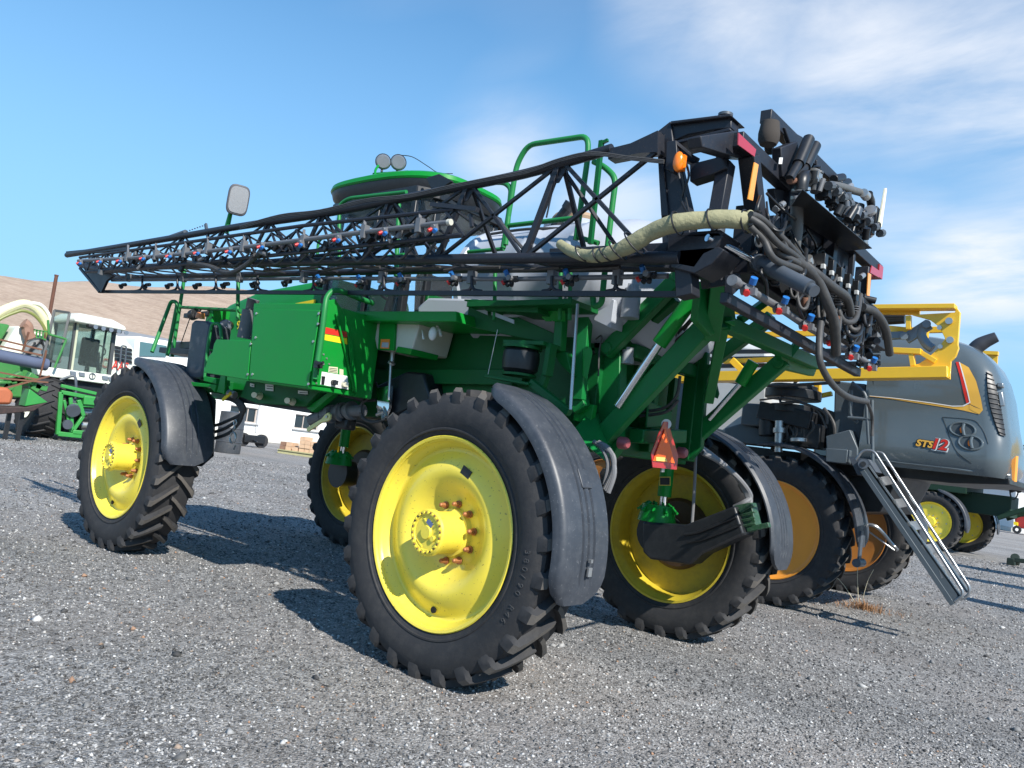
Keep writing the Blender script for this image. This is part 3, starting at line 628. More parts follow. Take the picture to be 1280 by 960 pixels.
# parallel lift arms and their cylinders
def arm(a, b, Y, w, h, m=GMID, name='lift_arm', **k):
    mb = MB(); A, Bp = P(*a, Y=Y), P(*b, Y=Y); mb.bar(A, Bp, w, h, up=(0, 0, 1), ext=.04)
    d = Vector((0, w/2+.012, 0)); mb.cyl(A-d, A+d, .045, n=16); mb.cyl(Bp-d, Bp+d, .045, n=16)
    return B(name, mb, m, bevel=.008)
arm((752, 548), (892, 398), -.60, .08, .14)
arm((762, 436), (850, 346), -.60, .08, .11)
arm((862, 552), (975, 454), .5, .08, .12)
arm((900, 445), (960, 400), .5, .08, .10)
arm((830, 470), (905, 400), -.05, .06, .08)
def ram(a, b, c_, Y, rb, rr_, mb_=GREEN):
    mb = MB(); mb.use(0).cyl(P(*a, Y=Y), P(*b, Y=Y), rb, n=18); mb.use(1).cyl(P(*b, Y=Y), P(*c_, Y=Y), rr_, n=14)
    return B('lift_cylinder', mb, [mb_, CHR], sharp=30)
ram((866, 372), (824, 430), (772, 508), -.66, .052, .03)
ram((942, 452), (925, 480), (886, 524), .42, .045, .022)
mb = MB()
mb.bar(P(905, 404, X=1.28), P(1018, 455, X=1.28), .10, .09); mb.bar(P(905, 404, X=1.28), P(886, 500, X=.9), .07, .07)
mb.plate([P(868, 352, X=1.25), P(905, 352, X=1.25), P(912, 404, X=1.25), P(880, 420, X=1.2), P(862, 400, X=1.2)], (.05, .0, 0))
mb.plate([P(962, 430, X=1.22), P(1018, 450, X=1.22), P(1010, 470, X=1.22), P(975, 462, X=1.2)], (.05, 0, 0))
mb.bar(P(925, 400, X=1.3), P(960, 375, X=1.35), .05, .05); mb.bar(P(985, 445, X=1.3), P(1000, 425, X=1.35), .05, .05)
mb.bar(P(900, 350, X=1.4), P(890, 420, X=1.2), .1, .1)
B('lift_carriage', mb, GMID, bevel=.006)
mb = MB(); mb.plate([P(963, 430, X=1.27), P(975, 432, X=1.27), P(988, 444, X=1.27), P(990, 451, X=1.27), P(968, 440, X=1.27)], (.05, -.01, .01)); mb.plate([P(905, 402, X=1.33), P(917, 400, X=1.33), P(917, 408, X=1.33)], (.01, 0, .0))
B('bracket', mb, GREEN, bevel=.003)
mb = MB(); mb.box(P(806, 372, Y=-.45), (.16, .1, .12), Matrix.Rotation(R(-40), 3, 'Y')); mb.bar(P(815, 398, Y=-.5), P(845, 372, Y=-.5), .09, .09)
B('valve_housing', mb, GREEND, bevel=.006)
mb = MB()
for k in range(7): 
    x = 860+rnd.random()*40; y = 350+rnd.random()*40
    mb.tube([P(x, y, Y=-.3), P(x+8, y+14, Y=-.25), P(x+rnd.uniform(-12, 12), y+34, Y=-.2), P(x-20, y+60, Y=-.1)], .011)
mb.tube([P(800, 515, Y=-.3), P(830, 510, Y=-.3), P(846, 494, Y=-.3), P(850, 470, Y=-.3)], .012); mb.tube([P(800, 520, Y=-.3), P(832, 515, Y=-.3), P(848, 500, Y=-.3)], .012)
mb.tube([P(745, 424, Y=-.7), P(752, 420, Y=-.72), P(749, 440, Y=-.72), P(748, 470, Y=-.72)], .006)
B('hose', mb, HOSE)
mb = MB(); mb.bb(-.2, .34, -.40, .44, 1.75, 2.28); mb.bb(.0, .36, -.3, .1, 1.55, 1.8); B('pump_housing', mb, GREEND, bevel=.02)
# lamps, warning triangle on its strut
for (x, y) in ((781, 554), (854, 566)):
    mb = MB(); c = P(x, y, X=.62); mb.lathe([(.0005, .03), (.03, .028), (.042, .012), (.044, -.04), (.0005, -.045)], c, 'X', n=20); B('tail_lamp', mb, PINKL)
tri = [P(829, 527, X=.78), P(834, 527, X=.78), P(847, 570, X=.78), P(845, 587, X=.78), P(815, 584, X=.78), P(813, 567, X=.78)]
mb = MB(); mb.plate(tri, (.006, 0, 0)); sm = B('slow_vehicle_sign', mb, REDL)
mb = MB(); mb.plate([P(831, 536, X=.79), P(843, 579, X=.79), P(816, 576, X=.79)], (.004, 0, 0)); mb.build('orange_triangle', SMV, sm)
mb = MB(); mb.plate([P(820, 571, X=.796), P(832, 572, X=.796), P(834, 577, X=.796), P(820, 576, X=.796)], (.002, 0, 0)); mb.build('yellow_patch', mat('pale_yellow', (.95, .6, .15), .4), sm)
mb = MB(); mb.cyl(P(833, 530, X=.77), P(833, 530, X=.775), .035, n=20); mb.bar(P(833, 527, X=.76), P(828, 590, X=.76), .04, .01, up=(1, 0, 0)); mb.build('sign_holder', STEEL, sm)
mb = MB(); mb.plate([P(824, 596, Y=1.012), P(838, 596, Y=1.012), P(838, 607, Y=1.012), P(824, 607, Y=1.012)], (0, .004, 0)); st_ = B('strut_label', mb, mat('label_yellow', (.75, .6, .1), .5))
mb = MB(); mb.plate([P(825, 597, Y=1.010), P(837, 597, Y=1.010), P(837, 606, Y=1.010), P(825, 606, Y=1.010)], (0, .004, 0)); mb.build('label_print', PLA, st_)
# ---------------------------------------------------------------- side locker (station) between the wheels
YB = -1.60
mb = MB(); mb.plate([P(x, y, Y=YB) for x, y in ((317, 379), (406, 379), (390, 487), (310, 476))], (0, .6, 0))
lk = B('side_locker', mb, GREEN, bevel=.008)
mb = MB(); mb.plate([P(x, y, Y=YB-.004) for x, y in ((319, 386), (401, 388), (386.5, 484), (312.5, 474))], (0, -.010, 0)); mb.build('locker_door', GREEN, lk, bevel=.004)
mb = MB(); mb.plate([P(x, y, Y=YB-.001) for x, y in ((272, 424.5), (315, 426), (311, 475), (256, 466), (262, 446), (267, 440), (269, 430))], (0, -.012, 0)); mb.plate([P(x, y, Y=YB+.01) for x, y in ((272, 424.5), (315, 426), (311, 475), (256, 466), (262, 446), (267, 440), (269, 430))], (0, .4, 0)); mb.build('front_cover', GREEN, lk, bevel=.004)
for (x, y) in ((314, 430), (310, 468), (321, 392), (399, 392), (398, 405), (386, 480), (316, 468), (392, 427), (320, 422)):
    mb = MB(); c = P(x, y, Y=YB-.013); mb.cyl(c, c+Vector((0, -.008, 0)), .011, n=8); mb.build('bolt', STEEL, lk)
# rear face of the locker with stripes and the filling controls
XB = P(406, 379, Y=YB).x
def XP(x, y, o=0): return P(x, y, X=XB+.012+o)
mb = MB(); mb.plate([P(x, y, X=XB+.002) for x, y in ((407, 376), (418, 374), (428, 388), (437, 420), (444, 488), (389, 481))], (.012, 0, 0)); pn = B('control_panel', mb, GREEN, bevel=.004)
mb = MB(); mb.plate([XP(407, 409), XP(433, 415), XP(434, 422), XP(406, 417)], (.003, 0, 0)); mb.build('red_stripe', REDD, pn)
mb = MB(); mb.plate([XP(406, 418), XP(433.5, 423), XP(434, 430.5), XP(405.5, 425)], (.003, 0, 0)); mb.build('yellow_stripe', YELD2, pn)
mb = MB(); mb.plate([XP(402, 464.5), XP(434, 470), XP(435, 487), XP(400, 480.5)], (.004, 0, 0)); mb.build('control_plate', WHT, pn)
mb = MB(); mb.plate([XP(402, 470, .004), XP(406.5, 470.5, .004), XP(405, 481, .004), XP(401.5, 480.5, .004)], (.003, 0, 0)); mb.build('plate_print', PLA, pn)
for (x, y, m) in ((416, 478, PLA), (429, 480.5, IVO)):
    mb = MB(); c = XP(x, y, .004); mb.cyl(c, c+Vector((.03, 0, 0)), .022, n=14); mb.bar(c+Vector((.03, -.01, .0)), c+Vector((.055, .01, 0)), .012, .034); mb.build('valve_knob', m, pn)
for (x, y) in ((408, 448), (411, 455), (404, 443), (395, 479), (404, 455)):
    mb = MB(); c = XP(x, y); mb.cyl(c, c+Vector((.008, 0, 0)), .008, n=8); mb.build('bolt', STEEL, pn)
mb = MB(); mb.plate([XP(411, 458), XP(422, 459), XP(422, 467), XP(410, 465)], (.003, 0, 0)); mb.plate([XP(424, 461), XP(429, 462), XP(429, 469), XP(424, 468)], (.003, 0, 0)); mb.build('label', mat('pale_label', (.6, .6, .4), .5), pn)
for q in range(3):
    mb = MB(); mb.bar(XP(411.5, 460+q*2, .003), XP(421, 461.2+q*2, .003), .003, .004); mb.build('label_line', PLA, pn)
mb = MB(); mb.plate([P(x, y, X=XB+.02) for x, y in ((434, 420), (440, 428), (446, 492), (440, 489))], (.012, 0, 0)); mb.bar(P(420, 392, X=XB+.03), P(443, 488, X=XB+.03), .02, .015); mb.build('panel_flange', GREEN, pn, bevel=.003)
mb = MB(); mb.tube([P(395, 452, Y=YB-.05), P(399, 455, Y=YB-.05), P(404, 453, Y=YB-.05)], .012); mb.box(P(398, 456, Y=YB-.03), (.05, .05, .05)); mb.build('door_latch', PLA, lk)
# arched handle over the locker and the walkway channel behind it
mb = MB(); mb.tube([P(394, 474, Y=-1.60), P(402, 420, Y=-1.60), P(406, 386, Y=-1.6), P(409, 371, Y=-1.58), P(418, 363, Y=-1.52), P(430, 365, Y=-1.42), P(444, 371, Y=-1.25), P(466, 379, Y=-1.0)], .022, n=12); B('handrail', mb, GTUBE)
mb = MB(); mb.bb(P(585, 385, Y=-1.1).x, .42, -1.12, -.6, 2.50, 2.54); B('added_shade_deck', mb, GREEND, bevel=.004)  # deck added so that it shades the side plates below
mb = MB(); mb.plate([P(433, 389, Y=-1.18), P(570, 389, Y=-1.18), P(570, 402, Y=-1.18), P(437, 401, Y=-1.18)], (0, .5, 0)); B('walkway_channel', mb, GREEN, bevel=.006)
# underside of the locker: dark green tray with taps and labels
mb = MB(); mb.plate([P(x, y, Y=-1.2) for x, y in ((308, 476), (402, 489), (396, 492), (382, 508), (320, 504), (300, 496))], (0, .5, 0)); tr = B('locker_tray', mb, GREEND, bevel=.006)
mb = MB(); mb.plate([P(383, 510, Y=-1.16), P(412, 489, Y=-1.16), P(418, 491, Y=-1.16), P(390, 515, Y=-1.16)], (0, .06, 0)); mb.build('tray_bracket', GREEN, tr, bevel=.003)
mb = MB(); mb.bar(P(305, 500, Y=-1.05), P(395, 514, Y=-1.05), .12, .05); mb.bar(P(415, 492, Y=-1.1), P(455, 500, Y=-1.0), .02, .02); mb.build('tray_rail', PLA, tr)
for (x0, y0, x1, y1) in ((332, 480, 342, 489), (373, 488, 385, 493), (313, 479, 318, 484)):
    mb = MB(); mb.plate([P(x0, y0, Y=-1.205), P(x1, y0+1, Y=-1.205), P(x1, y1, Y=-1.205), P(x0, y1-1, Y=-1.205)], (0, -.004, 0)); l_ = mb.build('label', WHT, tr)
    mb = MB()
    for k in range(2): mb.bar(P(x0+1.5, y0+2.6+k*3, Y=-1.212), P(x1-1.5, y0+3.2+k*3, Y=-1.212), .004, .006)
    mb.build('label_print', PLA, l_)
for (x, y) in ((325, 495), (366, 502)):
    mb = MB(); c = P(x, y, Y=-1.21); mb.cyl(c, c+Vector((.02, -.05, 0)), .036, .024, n=14); mb.cyl(c+Vector((.02, -.05, 0)), c+Vector((.06, -.10, .0)), .02, .026, n=14); mb.build('drain_tap', IVO, tr)
# fill coupling with the long yellow lever, below the locker's rear corner
mb = MB(); a = P(395, 525, Y=-1.05); b_ = P(452, 512, Y=-.95)
mb.cyl(P(404, 520, Y=-1.05), P(430, 514, Y=-1.0), .062, n=20); mb.cyl(P(430, 514, Y=-1.), P(455, 513, Y=-.95), .05, n=16); mb.cyl(P(412, 518, Y=-1.04), P(417, 517, Y=-1.04), .08, n=20); mb.cyl(P(426, 515, Y=-1.0), P(429, 515, Y=-1.), .085, n=20); mb.cyl(P(437, 514, Y=-.97), P(441, 513, Y=-.97), .082, n=20)
mb.cyl(P(389, 525, Y=-1.05), P(404, 520, Y=-1.05), .05, .058, n=20)
fc = B('fill_coupling', mb, PEWT, sharp=30)
mb = MB(); mb.box(P(432, 530, Y=-.95), (.16, .12, .10)); mb.cyl(P(388, 530, Y=-1.0), P(398, 524, Y=-1.), .03); mb.build('valve_body', PLA, fc, bevel=.02)
mb = MB(); v0 = P(409, 521, Y=-1.14); v1 = P(384, 537, Y=-1.16); d = (v1-v0).normalized(); u = Vector((d.z, 0, -d.x))
mb.plate([v0+u*.034-d*.02, v0+u*.034+d*.02, v0+u*.016+d*.07, v1+u*.02, v1+d*.012, v1-u*.02, v0-u*.016+d*.07, v0-u*.034+d*.02, v0-u*.034-d*.02, v0-d*.04], (0, .02, 0)); mb.build('valve_lever', LEVY, fc, bevel=.004)
mb = MB(); mb.cyl(v0+Vector((0, .02, 0)), v0+Vector((0, -.012, 0)), .013, n=8); mb.build('bolt', STEEL, fc)
mb = MB(); mb.tube([P(462, 497, Y=-.95), P(452, 505, Y=-.98), P(452, 520, Y=-.98), P(462, 527, Y=-.95), P(475, 526, Y=-.9), P(490, 520, Y=-.88)], .014); mb.tube([P(430, 488, Y=-.9), P(448, 500, Y=-.9), P(470, 500, Y=-.85)], .012)
mb.tube([P(470, 478, Y=-.9), P(478, 500, Y=-.9), P(474, 520, Y=-.9)], .008); B('hose', mb, HOSE)
mb = MB(); mb.plate([P(471, 485, Y=-.94), P(488, 482, Y=-.94), P(486, 510, Y=-.94), P(480, 522, Y=-.94), P(472, 515, Y=-.94)], (0, .03, 0)); B('side_mirror_plate', mb, MIRR)
mb = MB(); mb.plate([P(470, 482, Y=-.9), P(508, 464, Y=-.85), P(530, 466, Y=-.8), P(538, 500, Y=-.8), P(490, 520, Y=-.85), P(482, 520, Y=-.9)], (0, .2, 0)); B('valve_cover', mb, PLA, bevel=.02)
mb = MB()
for k in range(5): mb.cyl(P(468+rnd.random()*16, 505+rnd.random()*20, Y=-.93), P(474+rnd.random()*16, 508+rnd.random()*20, Y=-.95), .016, n=8)
B('pipe_fitting', mb, STEEL)
# front: coupling with yellow tag, hoses and an aluminium keeper
mb = MB()
for k in range(3): mb.tube([P(282+4*k, 497, Y=-1.15), P(297+3*k, 505, Y=-1.15), P(302+k, 522-3*k, Y=-1.12), P(288-4*k, 540-6*k, Y=-1.1), P(268, 548-8*k, Y=-1.05), P(255, 550-8*k, Y=-1.)], .017)
B('hose', mb, HOSE)
mb = MB(); mb.cyl(P(286, 491, Y=-1.2), P(294, 494, Y=-1.18), .035, n=14); mb.tube([P(293, 530, Y=-1.18), P(294, 536, Y=-1.18)], .006); B('pipe_fitting', mb, STEEL)
mb = MB(); mb.bar(P(278, 500, Y=-1.22), P(289, 491, Y=-1.22), .012, .035); B('valve_lever', mb, YELD2, bevel=.004)
mb = MB(); c = P(291, 547, Y=-1.18); mb.tube([c+Vector((math.cos(t)*.05, 0, math.sin(t)*.05)) for t in [2*PI*k/16 for k in range(16)]], .010, closed=True, smooth=False)
c = P(294, 528, Y=-1.18); mb.tube([c+Vector((math.cos(t)*.025, 0, math.sin(t)*.025)) for t in [2*PI*k/12 for k in range(12)]], .007, closed=True, smooth=False); mb.bar(P(293, 533, Y=-1.18), P(291, 541, Y=-1.18), .012); mb.bar(P(294, 557, Y=-1.18), P(292, 562, Y=-1.18), .012)
B('hose_keeper', mb, STEEL)
# hopper with warning label under the walkway, filler lid
mb = MB(); mb.plate([P(x, y, Y=-1.05) for x, y in ((467, 402), (525, 402), (515, 438), (478, 437), (471, 437), (466, 414))], (0, .4, 0)); hp = B('rinse_hopper', mb, CREAM, bevel=.012)
mb = MB(); mb.plate([P(x, y, Y=-1.075) for x, y in ((474.5, 402), (494, 402), (492, 438), (472, 437))], (0, .024, 0)); mb.plate([P(x, y, Y=-1.06) for x, y in ((497, 433), (515, 436), (513, 443), (494, 440))], (0, .3, 0)); hb_ = mb.build('hopper_strap', GREEN, hp, bevel=.003)
mb = MB(); mb.plate([P(x, y, Y=-1.08) for x, y in ((476, 424), (487, 424), (486, 436), (475, 435.5))], (0, .004, 0)); lb = mb.build('warning_label', mat('orange_label', (.85, .25, .04), .5), hp)
mb = MB(); mb.plate([P(x, y, Y=-1.084) for x, y in ((477.5, 428), (485.5, 428), (485, 434.5), (476.7, 434))], (0, .004, 0)); mb.build('label_print', mat('grey_label', (.4, .42, .46), .5), hp)
mb = MB(); mb.cyl(P(491, 440, Y=-.95), P(490, 452, Y=-.95), .02); mb.cyl(P(490, 453, Y=-.95), P(489, 455, Y=-.95), .032); mb.cyl(P(488.5, 455, Y=-.95), P(486, 500, Y=-.95), .012); mb.build('drain_pipe', STEEL, hp)
mb = MB(); mb.ball(P(541, 417, Y=-1.05), .056, (.7, .5, 1)); mb.cyl(P(546, 404, Y=-1.0), P(548, 414, Y=-1.), .012); mb.cyl(P(549, 412, Y=-1.), P(551, 420, Y=-1.), .014); mb.plate([P(527, 412, Y=-1.05), P(530, 424, Y=-1.05), P(528, 424, Y=-1.05)], (0, .01, 0)); B('level_float', mb, mat('white_plastic', (.7, .7, .68), .4))
# ---------------------------------------------------------------- solution tank
mb = MB(); TX0, TX1 = -.92, .52; TZ, TH, TW = 2.80, .56, .93
def tsec(x, k):   # superellipse section
    out = []
    for i in range(44):
        t = 2*PI*i/44; c, s = math.cos(t), math.sin(t)
        out.append(Vector((x, k*TW*abs(c)**.94*(1 if c > 0 else -1), TZ+k*TH*abs(s)**.96*(1 if s > 0 else -1))))
    return out
stn = [(TX0-.17, .05), (TX0-.165, .45), (TX0-.13, .75), (TX0-.07, .92), (TX0-.01, .985), (TX0+.01, 1.02), (TX0+.06, 1.02), (TX0+.08, .99), (-.35, 1.0), (-.33, 1.012), (-.28, 1.012), (-.26, 1.0), (.10, 1.0), (.12, 1.02), (.17, 1.02), (.19, 1.0), (TX1-.12, .99), (TX1-.02, .95), (TX1+.08, .83), (TX1+.15, .6), (TX1+.18, .3), (TX1+.19, .04)]
vs = []
for x, k in stn: vs += tsec(x, k)
mb.add(vs, [(i*44+j, i*44+(j+1) % 44, (i+1)*44+(j+1) % 44, (i+1)*44+j) for i in range(len(stn)-1) for j in range(44)])
tk = B('solution_tank', mb, TANK, sharp=48)
mb = MB(); c = Vector((-.55, .1, TZ+TH-.04)); mb.lathe([(.26, 0), (.26, .10), (.285, .11), (.285, .14), (.25, .17), (.0005, .19)], c, 'Z', n=36); mb.build('manhole', TANK, tk, sharp=30)
mb = MB(); mb.lathe([(.21, .0), (.22, .03), (.2, .06), (.0005, .075)], c+Vector((0, 0, .18)), 'Z', n=28); mb.build('manhole_lid', mat('tan_lid', (.35, .24, .15), .6), tk)
mb = MB(); mb.tube([P(690, 300, Y=-.2), P(696, 280, Y=-.2), P(704, 268, Y=-.2), P(712, 258, Y=-.2)], .045); mb.cyl(P(709, 262, Y=-.2), P(714, 254, Y=-.2), .055); mb.tube([P(683, 272, Y=-.1), P(690, 240, Y=-.1)], .008); mb.build('fill_pipe', PLA, tk)
mb = MB(); mb.tube([(x, -.62+.1*math.sin(3*x), TZ+TH*.72) for x in (-.8, -.4, 0, .4)], .012); mb.build('tank_hose', HOSE, tk)
mb = MB(); mb.plate([(TX0+.05, -.55, TZ-.5), (TX1, -.55, TZ-.5), (TX1, -.55, TZ-.38), (TX0+.05, -.55, TZ-.38)], (0, 1.1, 0)); mb.bar((-.7, -.55, 2.25), (-.7, -.55, 1.6), .1, .1); mb.bar((.3, -.55, 2.25), (.3, -.55, 1.6), .1, .1); mb.bar((-.7, .55, 2.25), (-.7, .55, 1.6), .1, .1); mb.bar((.3, .55, 2.25), (.3, .55, 1.6), .1, .1); B('tank_cradle', mb, GREEND, bevel=.006)
mb = MB(); mb.plate([P(x, y, Y=-.93) for x, y in ((523, 402), (521, 384), (535, 372), (590, 373), (650, 378), (660, 392), (640, 396), (595, 402))], (0, .3, 0)); tkl = mb.build('tank_sump', TANK, tk, bevel=.02)
mb = MB(); mb.plate([P(x, y, Y=-.80) for x, y in ((742, 400), (763, 410), (768, 375), (750, 366))], (0, .15, 0)); mb.build('tank_foot', TANK, tk, bevel=.004)
mb = MB(); mb.cyl(P(787, 398, Y=-.7), P(790, 362, Y=-.7), .065, n=20); mb.cyl(P(790, 362, Y=-.7), P(791, 356, Y=-.7), .05, n=20); mb.cyl(P(784, 455, Y=-.5), P(786, 435, Y=-.5), .045); B('strainer', mb, mat('clear_plastic', (.35, .37, .39), .3, dirt=.4, dirtcol=(.1, .1, .1)))
# ---------------------------------------------------------------- cab
CX0, CX1, CY, CZ0, CZ1 = -3.0, -1.58, .74, 2.25, 3.66
cb = None
mb = MB()
CY = .56; CYO = -.20
corners = [(CX0, CYO-CY*.8), (CX0+.35, CYO-CY), (CX1-.1, CYO-CY), (CX1, CYO-CY+.16), (CX1, CYO+CY-.16), (CX1-.1, CYO+CY), (CX0+.35, CYO+CY), (CX0, CYO+CY*.8)]
for i, (x, y) in enumerate(corners): 
    if i in (0, 2, 3, 4, 5, 7): mb.bar((x, y, CZ0), (x-.03*(1 if i in (2, 3, 4, 5) else -3), CYO+(y-CYO)*.96, CZ1), .07, .06)
for z in (CZ0, CZ0+.62, CZ1-.02):
    if z == CZ0+.62: continue
    for i in range(8): a, b = corners[i], corners[(i+1) % 8]; mb.bar((a[0], a[1], z), (b[0], b[1], z), .07, .09, ext=.02)
mb.bar((-2.2, CYO-CY-.005, CZ0), (-2.2, CYO-CY+.02, CZ1), .05, .05)
mb.bb(CX0+.1, CX1-.05, CYO-CY+.05, CYO+CY-.05, CZ0-.02, CZ0+.1)
cb = B('cab', mb, PLA, bevel=.01)
def ring(z, k, gx=0, dz=0):
    pts = []
    for i in range(48):
        t = 2*PI*i/48; c, s = math.cos(t), math.sin(t)
        px = (CX0+CX1)/2+gx+k*.80*abs(c)**.55*(1 if c > 0 else -1); wy = .59*(1-.18*max(0, c)); py = CYO+k*wy*abs(s)**.55*(1 if s > 0 else -1)
        pts.append(Vector((px, py, z+dz*c)))
    return pts
def loft(rings, close=True):
    n = len(rings[0]); vs = [p for r_ in rings for p in r_]; fs = [(i*n+j, i*n+(j+1) % n, (i+1)*n+(j+1) % n, (i+1)*n+j) for i in range(len(rings)-1) for j in range(n)]
    if close: fs += [tuple(reversed(range(n))), tuple(range((len(rings)-1)*n, len(rings)*n))]
    return vs, fs
mb = MB(); mb.add(*loft([ring(3.62, .88), ring(3.64, .97), ring(3.72, 1.04, -.02), ring(3.78, 1.055, -.03)])); mb.build('roof_underside', PLA, cb)
mb = MB(); mb.add(*loft([ring(3.782, 1.06, -.03), ring(3.80, 1.075, -.03), ring(3.84, 1.06, -.03), ring(3.865, .99, -.03), ring(3.88, .8, -.03), ring(3.885, .4, -.03)])); mb.build('roof', GREEN, cb)
mb = MB(); mb.plate([P(532, 222, Y=-.80), P(548, 217, Y=-.80), P(565, 226, Y=-.80), P(552, 236, Y=-.80), P(538, 236, Y=-.80)], (0, .03, 0)); mb.build('roof_vent', PLA, cb, bevel=.01)
mb = MB()
for i in range(8):
    a, b = corners[i], corners[(i+1) % 8]; a = Vector((a[0], CYO+(a[1]-CYO)*.985, 0)); b = Vector((b[0], CYO+(b[1]-CYO)*.985, 0))
    mb.plate([a+Vector((0, 0, CZ0+.08)), b+Vector((0, 0, CZ0+.08)), b+Vector((0, 0, CZ1-.02)), a+Vector((0, 0, CZ1-.02))], Vector((-a.y+b.y, 0, 0))*0+((a+b)/2-Vector((-2.3, 0, 0))).normalized()*-.006)
mb.build('window', GLASS, cb)
mb = MB(); mb.box((-2.0, -.1, 2.8), (.14, .42, .5), Matrix.Rotation(R(-8), 3, 'Y')); mb.box((-2.25, -.1, 2.52), (.5, .42, .12)); mb.box((-2.25, 0, 2.4), (.2, .2, .4)); mb.build('seat', SEAT, cb, bevel=.05)
mb = MB(); mb.cyl((-2.85, 0, 2.3), (-2.72, 0, 2.95), .05); mb.tube([(-2.72+.04*math.cos(t), .19*math.sin(t), 2.95+.19*math.cos(t)*.5) for t in [2*PI*k/16 for k in range(16)]], .016, closed=True, smooth=False); mb.box((-2.9, 0, 2.5), (.1, .9, .3)); mb.build('steering_wheel', PLA, cb)
mb = MB(); mb.plate([(CX1+.02, -.62, 2.3), (CX1+.02, .34, 2.3), (CX1+.02, .34, 2.75), (CX1+.02, -.62, 2.75)], (.04, 0, 0)); mb.build('rear_panel', GREEND, cb, bevel=.01)
mb = MB(); mb.rail([P(424, 345, Y=-.95), P(424, 256, Y=-.95), P(436, 248, Y=-.95), P(508, 240, Y=-.95)], .018); mb.rail([P(499, 245, Y=-.93), P(495, 345, Y=-.93)], .02); mb.build('cab_rail', GTUBE, cb)
mb = MB(); mb.rail([P(418, 330, Y=-.97), P(505, 318, Y=-.97)], .014); mb.rail([P(395, 345, Y=-.97), P(398, 300, Y=-.97), P(418, 292, Y=-.97)], .014); mb.build('cab_rail', GTUBE, cb)
# work lamps on the roof, facing the rear
for (x, y) in ((479, 202), (498, 203)):
    c = P(x, y, Y=-.52); d = (Vector(CAM)-c).normalized(); d = (d+Vector((.1, -.05, .1))).normalized()
    mb = MB(); mb.cyl(c-d*.11, c-d*.02, .045, .076, n=24); mb.cyl(c-d*.02, c, .076, .078, n=24); l_ = mb.build('work_lamp', PLA, cb)
    mb = MB(); mb.cyl(c, c+d*.008, .07, .06, n=24); mb.build('lamp_lens', LENS, l_)
    mb = MB(); mb.cyl(c-d*.05, c-d*.03+Vector((0, 0, -.1)), .012); mb.build('lamp_bracket', PLA, l_)
mb = MB(); mb.bar(P(468, 219, Y=-.6), P(512, 216, Y=-.6), .05, .03); mb.tube([P(470, 226, Y=-.7), P(469, 214, Y=-.65), P(473, 207, Y=-.6)], .012); mb.plate([P(500, 217, Y=-.7), P(508, 217, Y=-.7), P(507, 228, Y=-.7)], (.01, 0, 0)); mb.build('lamp_bar', GREEN, cb)
mb = MB(); mb.tube([P(497, 194, Y=-.5), P(515, 196, Y=-.45), P(535, 208, Y=-.4), P(548, 216, Y=-.4), P(566, 217, Y=-.3)], .004, n=6); mb.build('aerial', PLA, cb)
# ---------------------------------------------------------------- bonnet at the front
mb = MB(); prof = [(-5.45, 1.75), (-5.45, 2.3), (-5.3, 2.52), (-4.9, 2.72), (-4.3, 2.86), (-3.1, 2.95), (-3.1, 1.75)]
rings = []
for y, k in ((-.58, .94), (-.55, 1.0), (-.42, 1.03), (0, 1.045), (.42, 1.03), (.55, 1.0), (.58, .94)): rings.append([Vector((x, y, 1.75+(z-1.75)*k)) for x, z in prof])
mb.add(*loft(rings)); bn_ = B('bonnet', mb, GREEN, bevel=.01)
mb = MB(); mb.plate([(-4.4, -.588, 2.55), (-3.2, -.588, 2.68), (-3.2, -.588, 2.74), (-4.6, -.588, 2.60)], (0, -.004, 0)); mb.build('yellow_stripe', YELD2, bn_)
lettering('number', '9', YELD2, bn_, (-4.62, -.586, 2.43), (1, 0, .05), (0, 0, 1), .14)
mb = MB(); mb.plate([(-5.46, -.45, 1.85), (-5.46, .45, 1.85), (-5.46, .45, 2.25), (-5.46, -.45, 2.25)], (-.03, 0, 0)); mb.build('grille', PLA, bn_)
mb = MB(); mb.bb(-5.3, -3.2, -.4, .4, 1.66, 1.9); mb.bb(-3.0, -1.2, -.42, .42, 1.62, 2.1); B('engine', mb, PLA, bevel=.03)
# tall black battery cover, lamps, exhaust canister in front of the locker
mb = MB(); mb.plate([P(x, y, Y=-1.3) for x, y in ((239, 404), (243, 400), (258, 401), (262, 405), (252, 470), (249, 474), (233, 472), (231, 468))], (0, .25, 0)); B('plastic_step_tank', mb, FEN, bevel=.02)
mb = MB(); c = P(250, 398, Y=-1.15); mb.cyl(c, c+Vector((0, 0, .06)), .05, .04); B('beacon', mb, mat('faded_orange_lens', (.6, .2, .06), .4))
mb = MB(); mb.rail([P(256, 472, Y=-1.33), P(260, 430, Y=-1.33), P(265, 404, Y=-1.33), P(275, 405, Y=-1.3), P(277, 424, Y=-1.3)], .016); mb.rail([P(262, 437, Y=-1.33), P(272, 440, Y=-1.2)], .008)
mb.rail([P(209, 445, Y=-1.28), P(222, 378, Y=-1.28), P(214, 376, Y=-1.3), P(190, 440, Y=-1.5)], .02, rad=.1)
mb.rail([P(215, 446, Y=-1.0), P(230, 350, Y=-1.0), P(231, 335, Y=-1.0)], .02); mb.rail([P(226, 384, Y=-1.0), P(300, 388, Y=-1.0)], .018); mb.rail([P(297, 400, Y=-1.0), P(298, 335, Y=-1.0)], .02)
mb.rail([P(281, 290, Y=-1.0), P(289, 262, Y=-1.0)], .02)
B('handrail', mb, GTUBE)
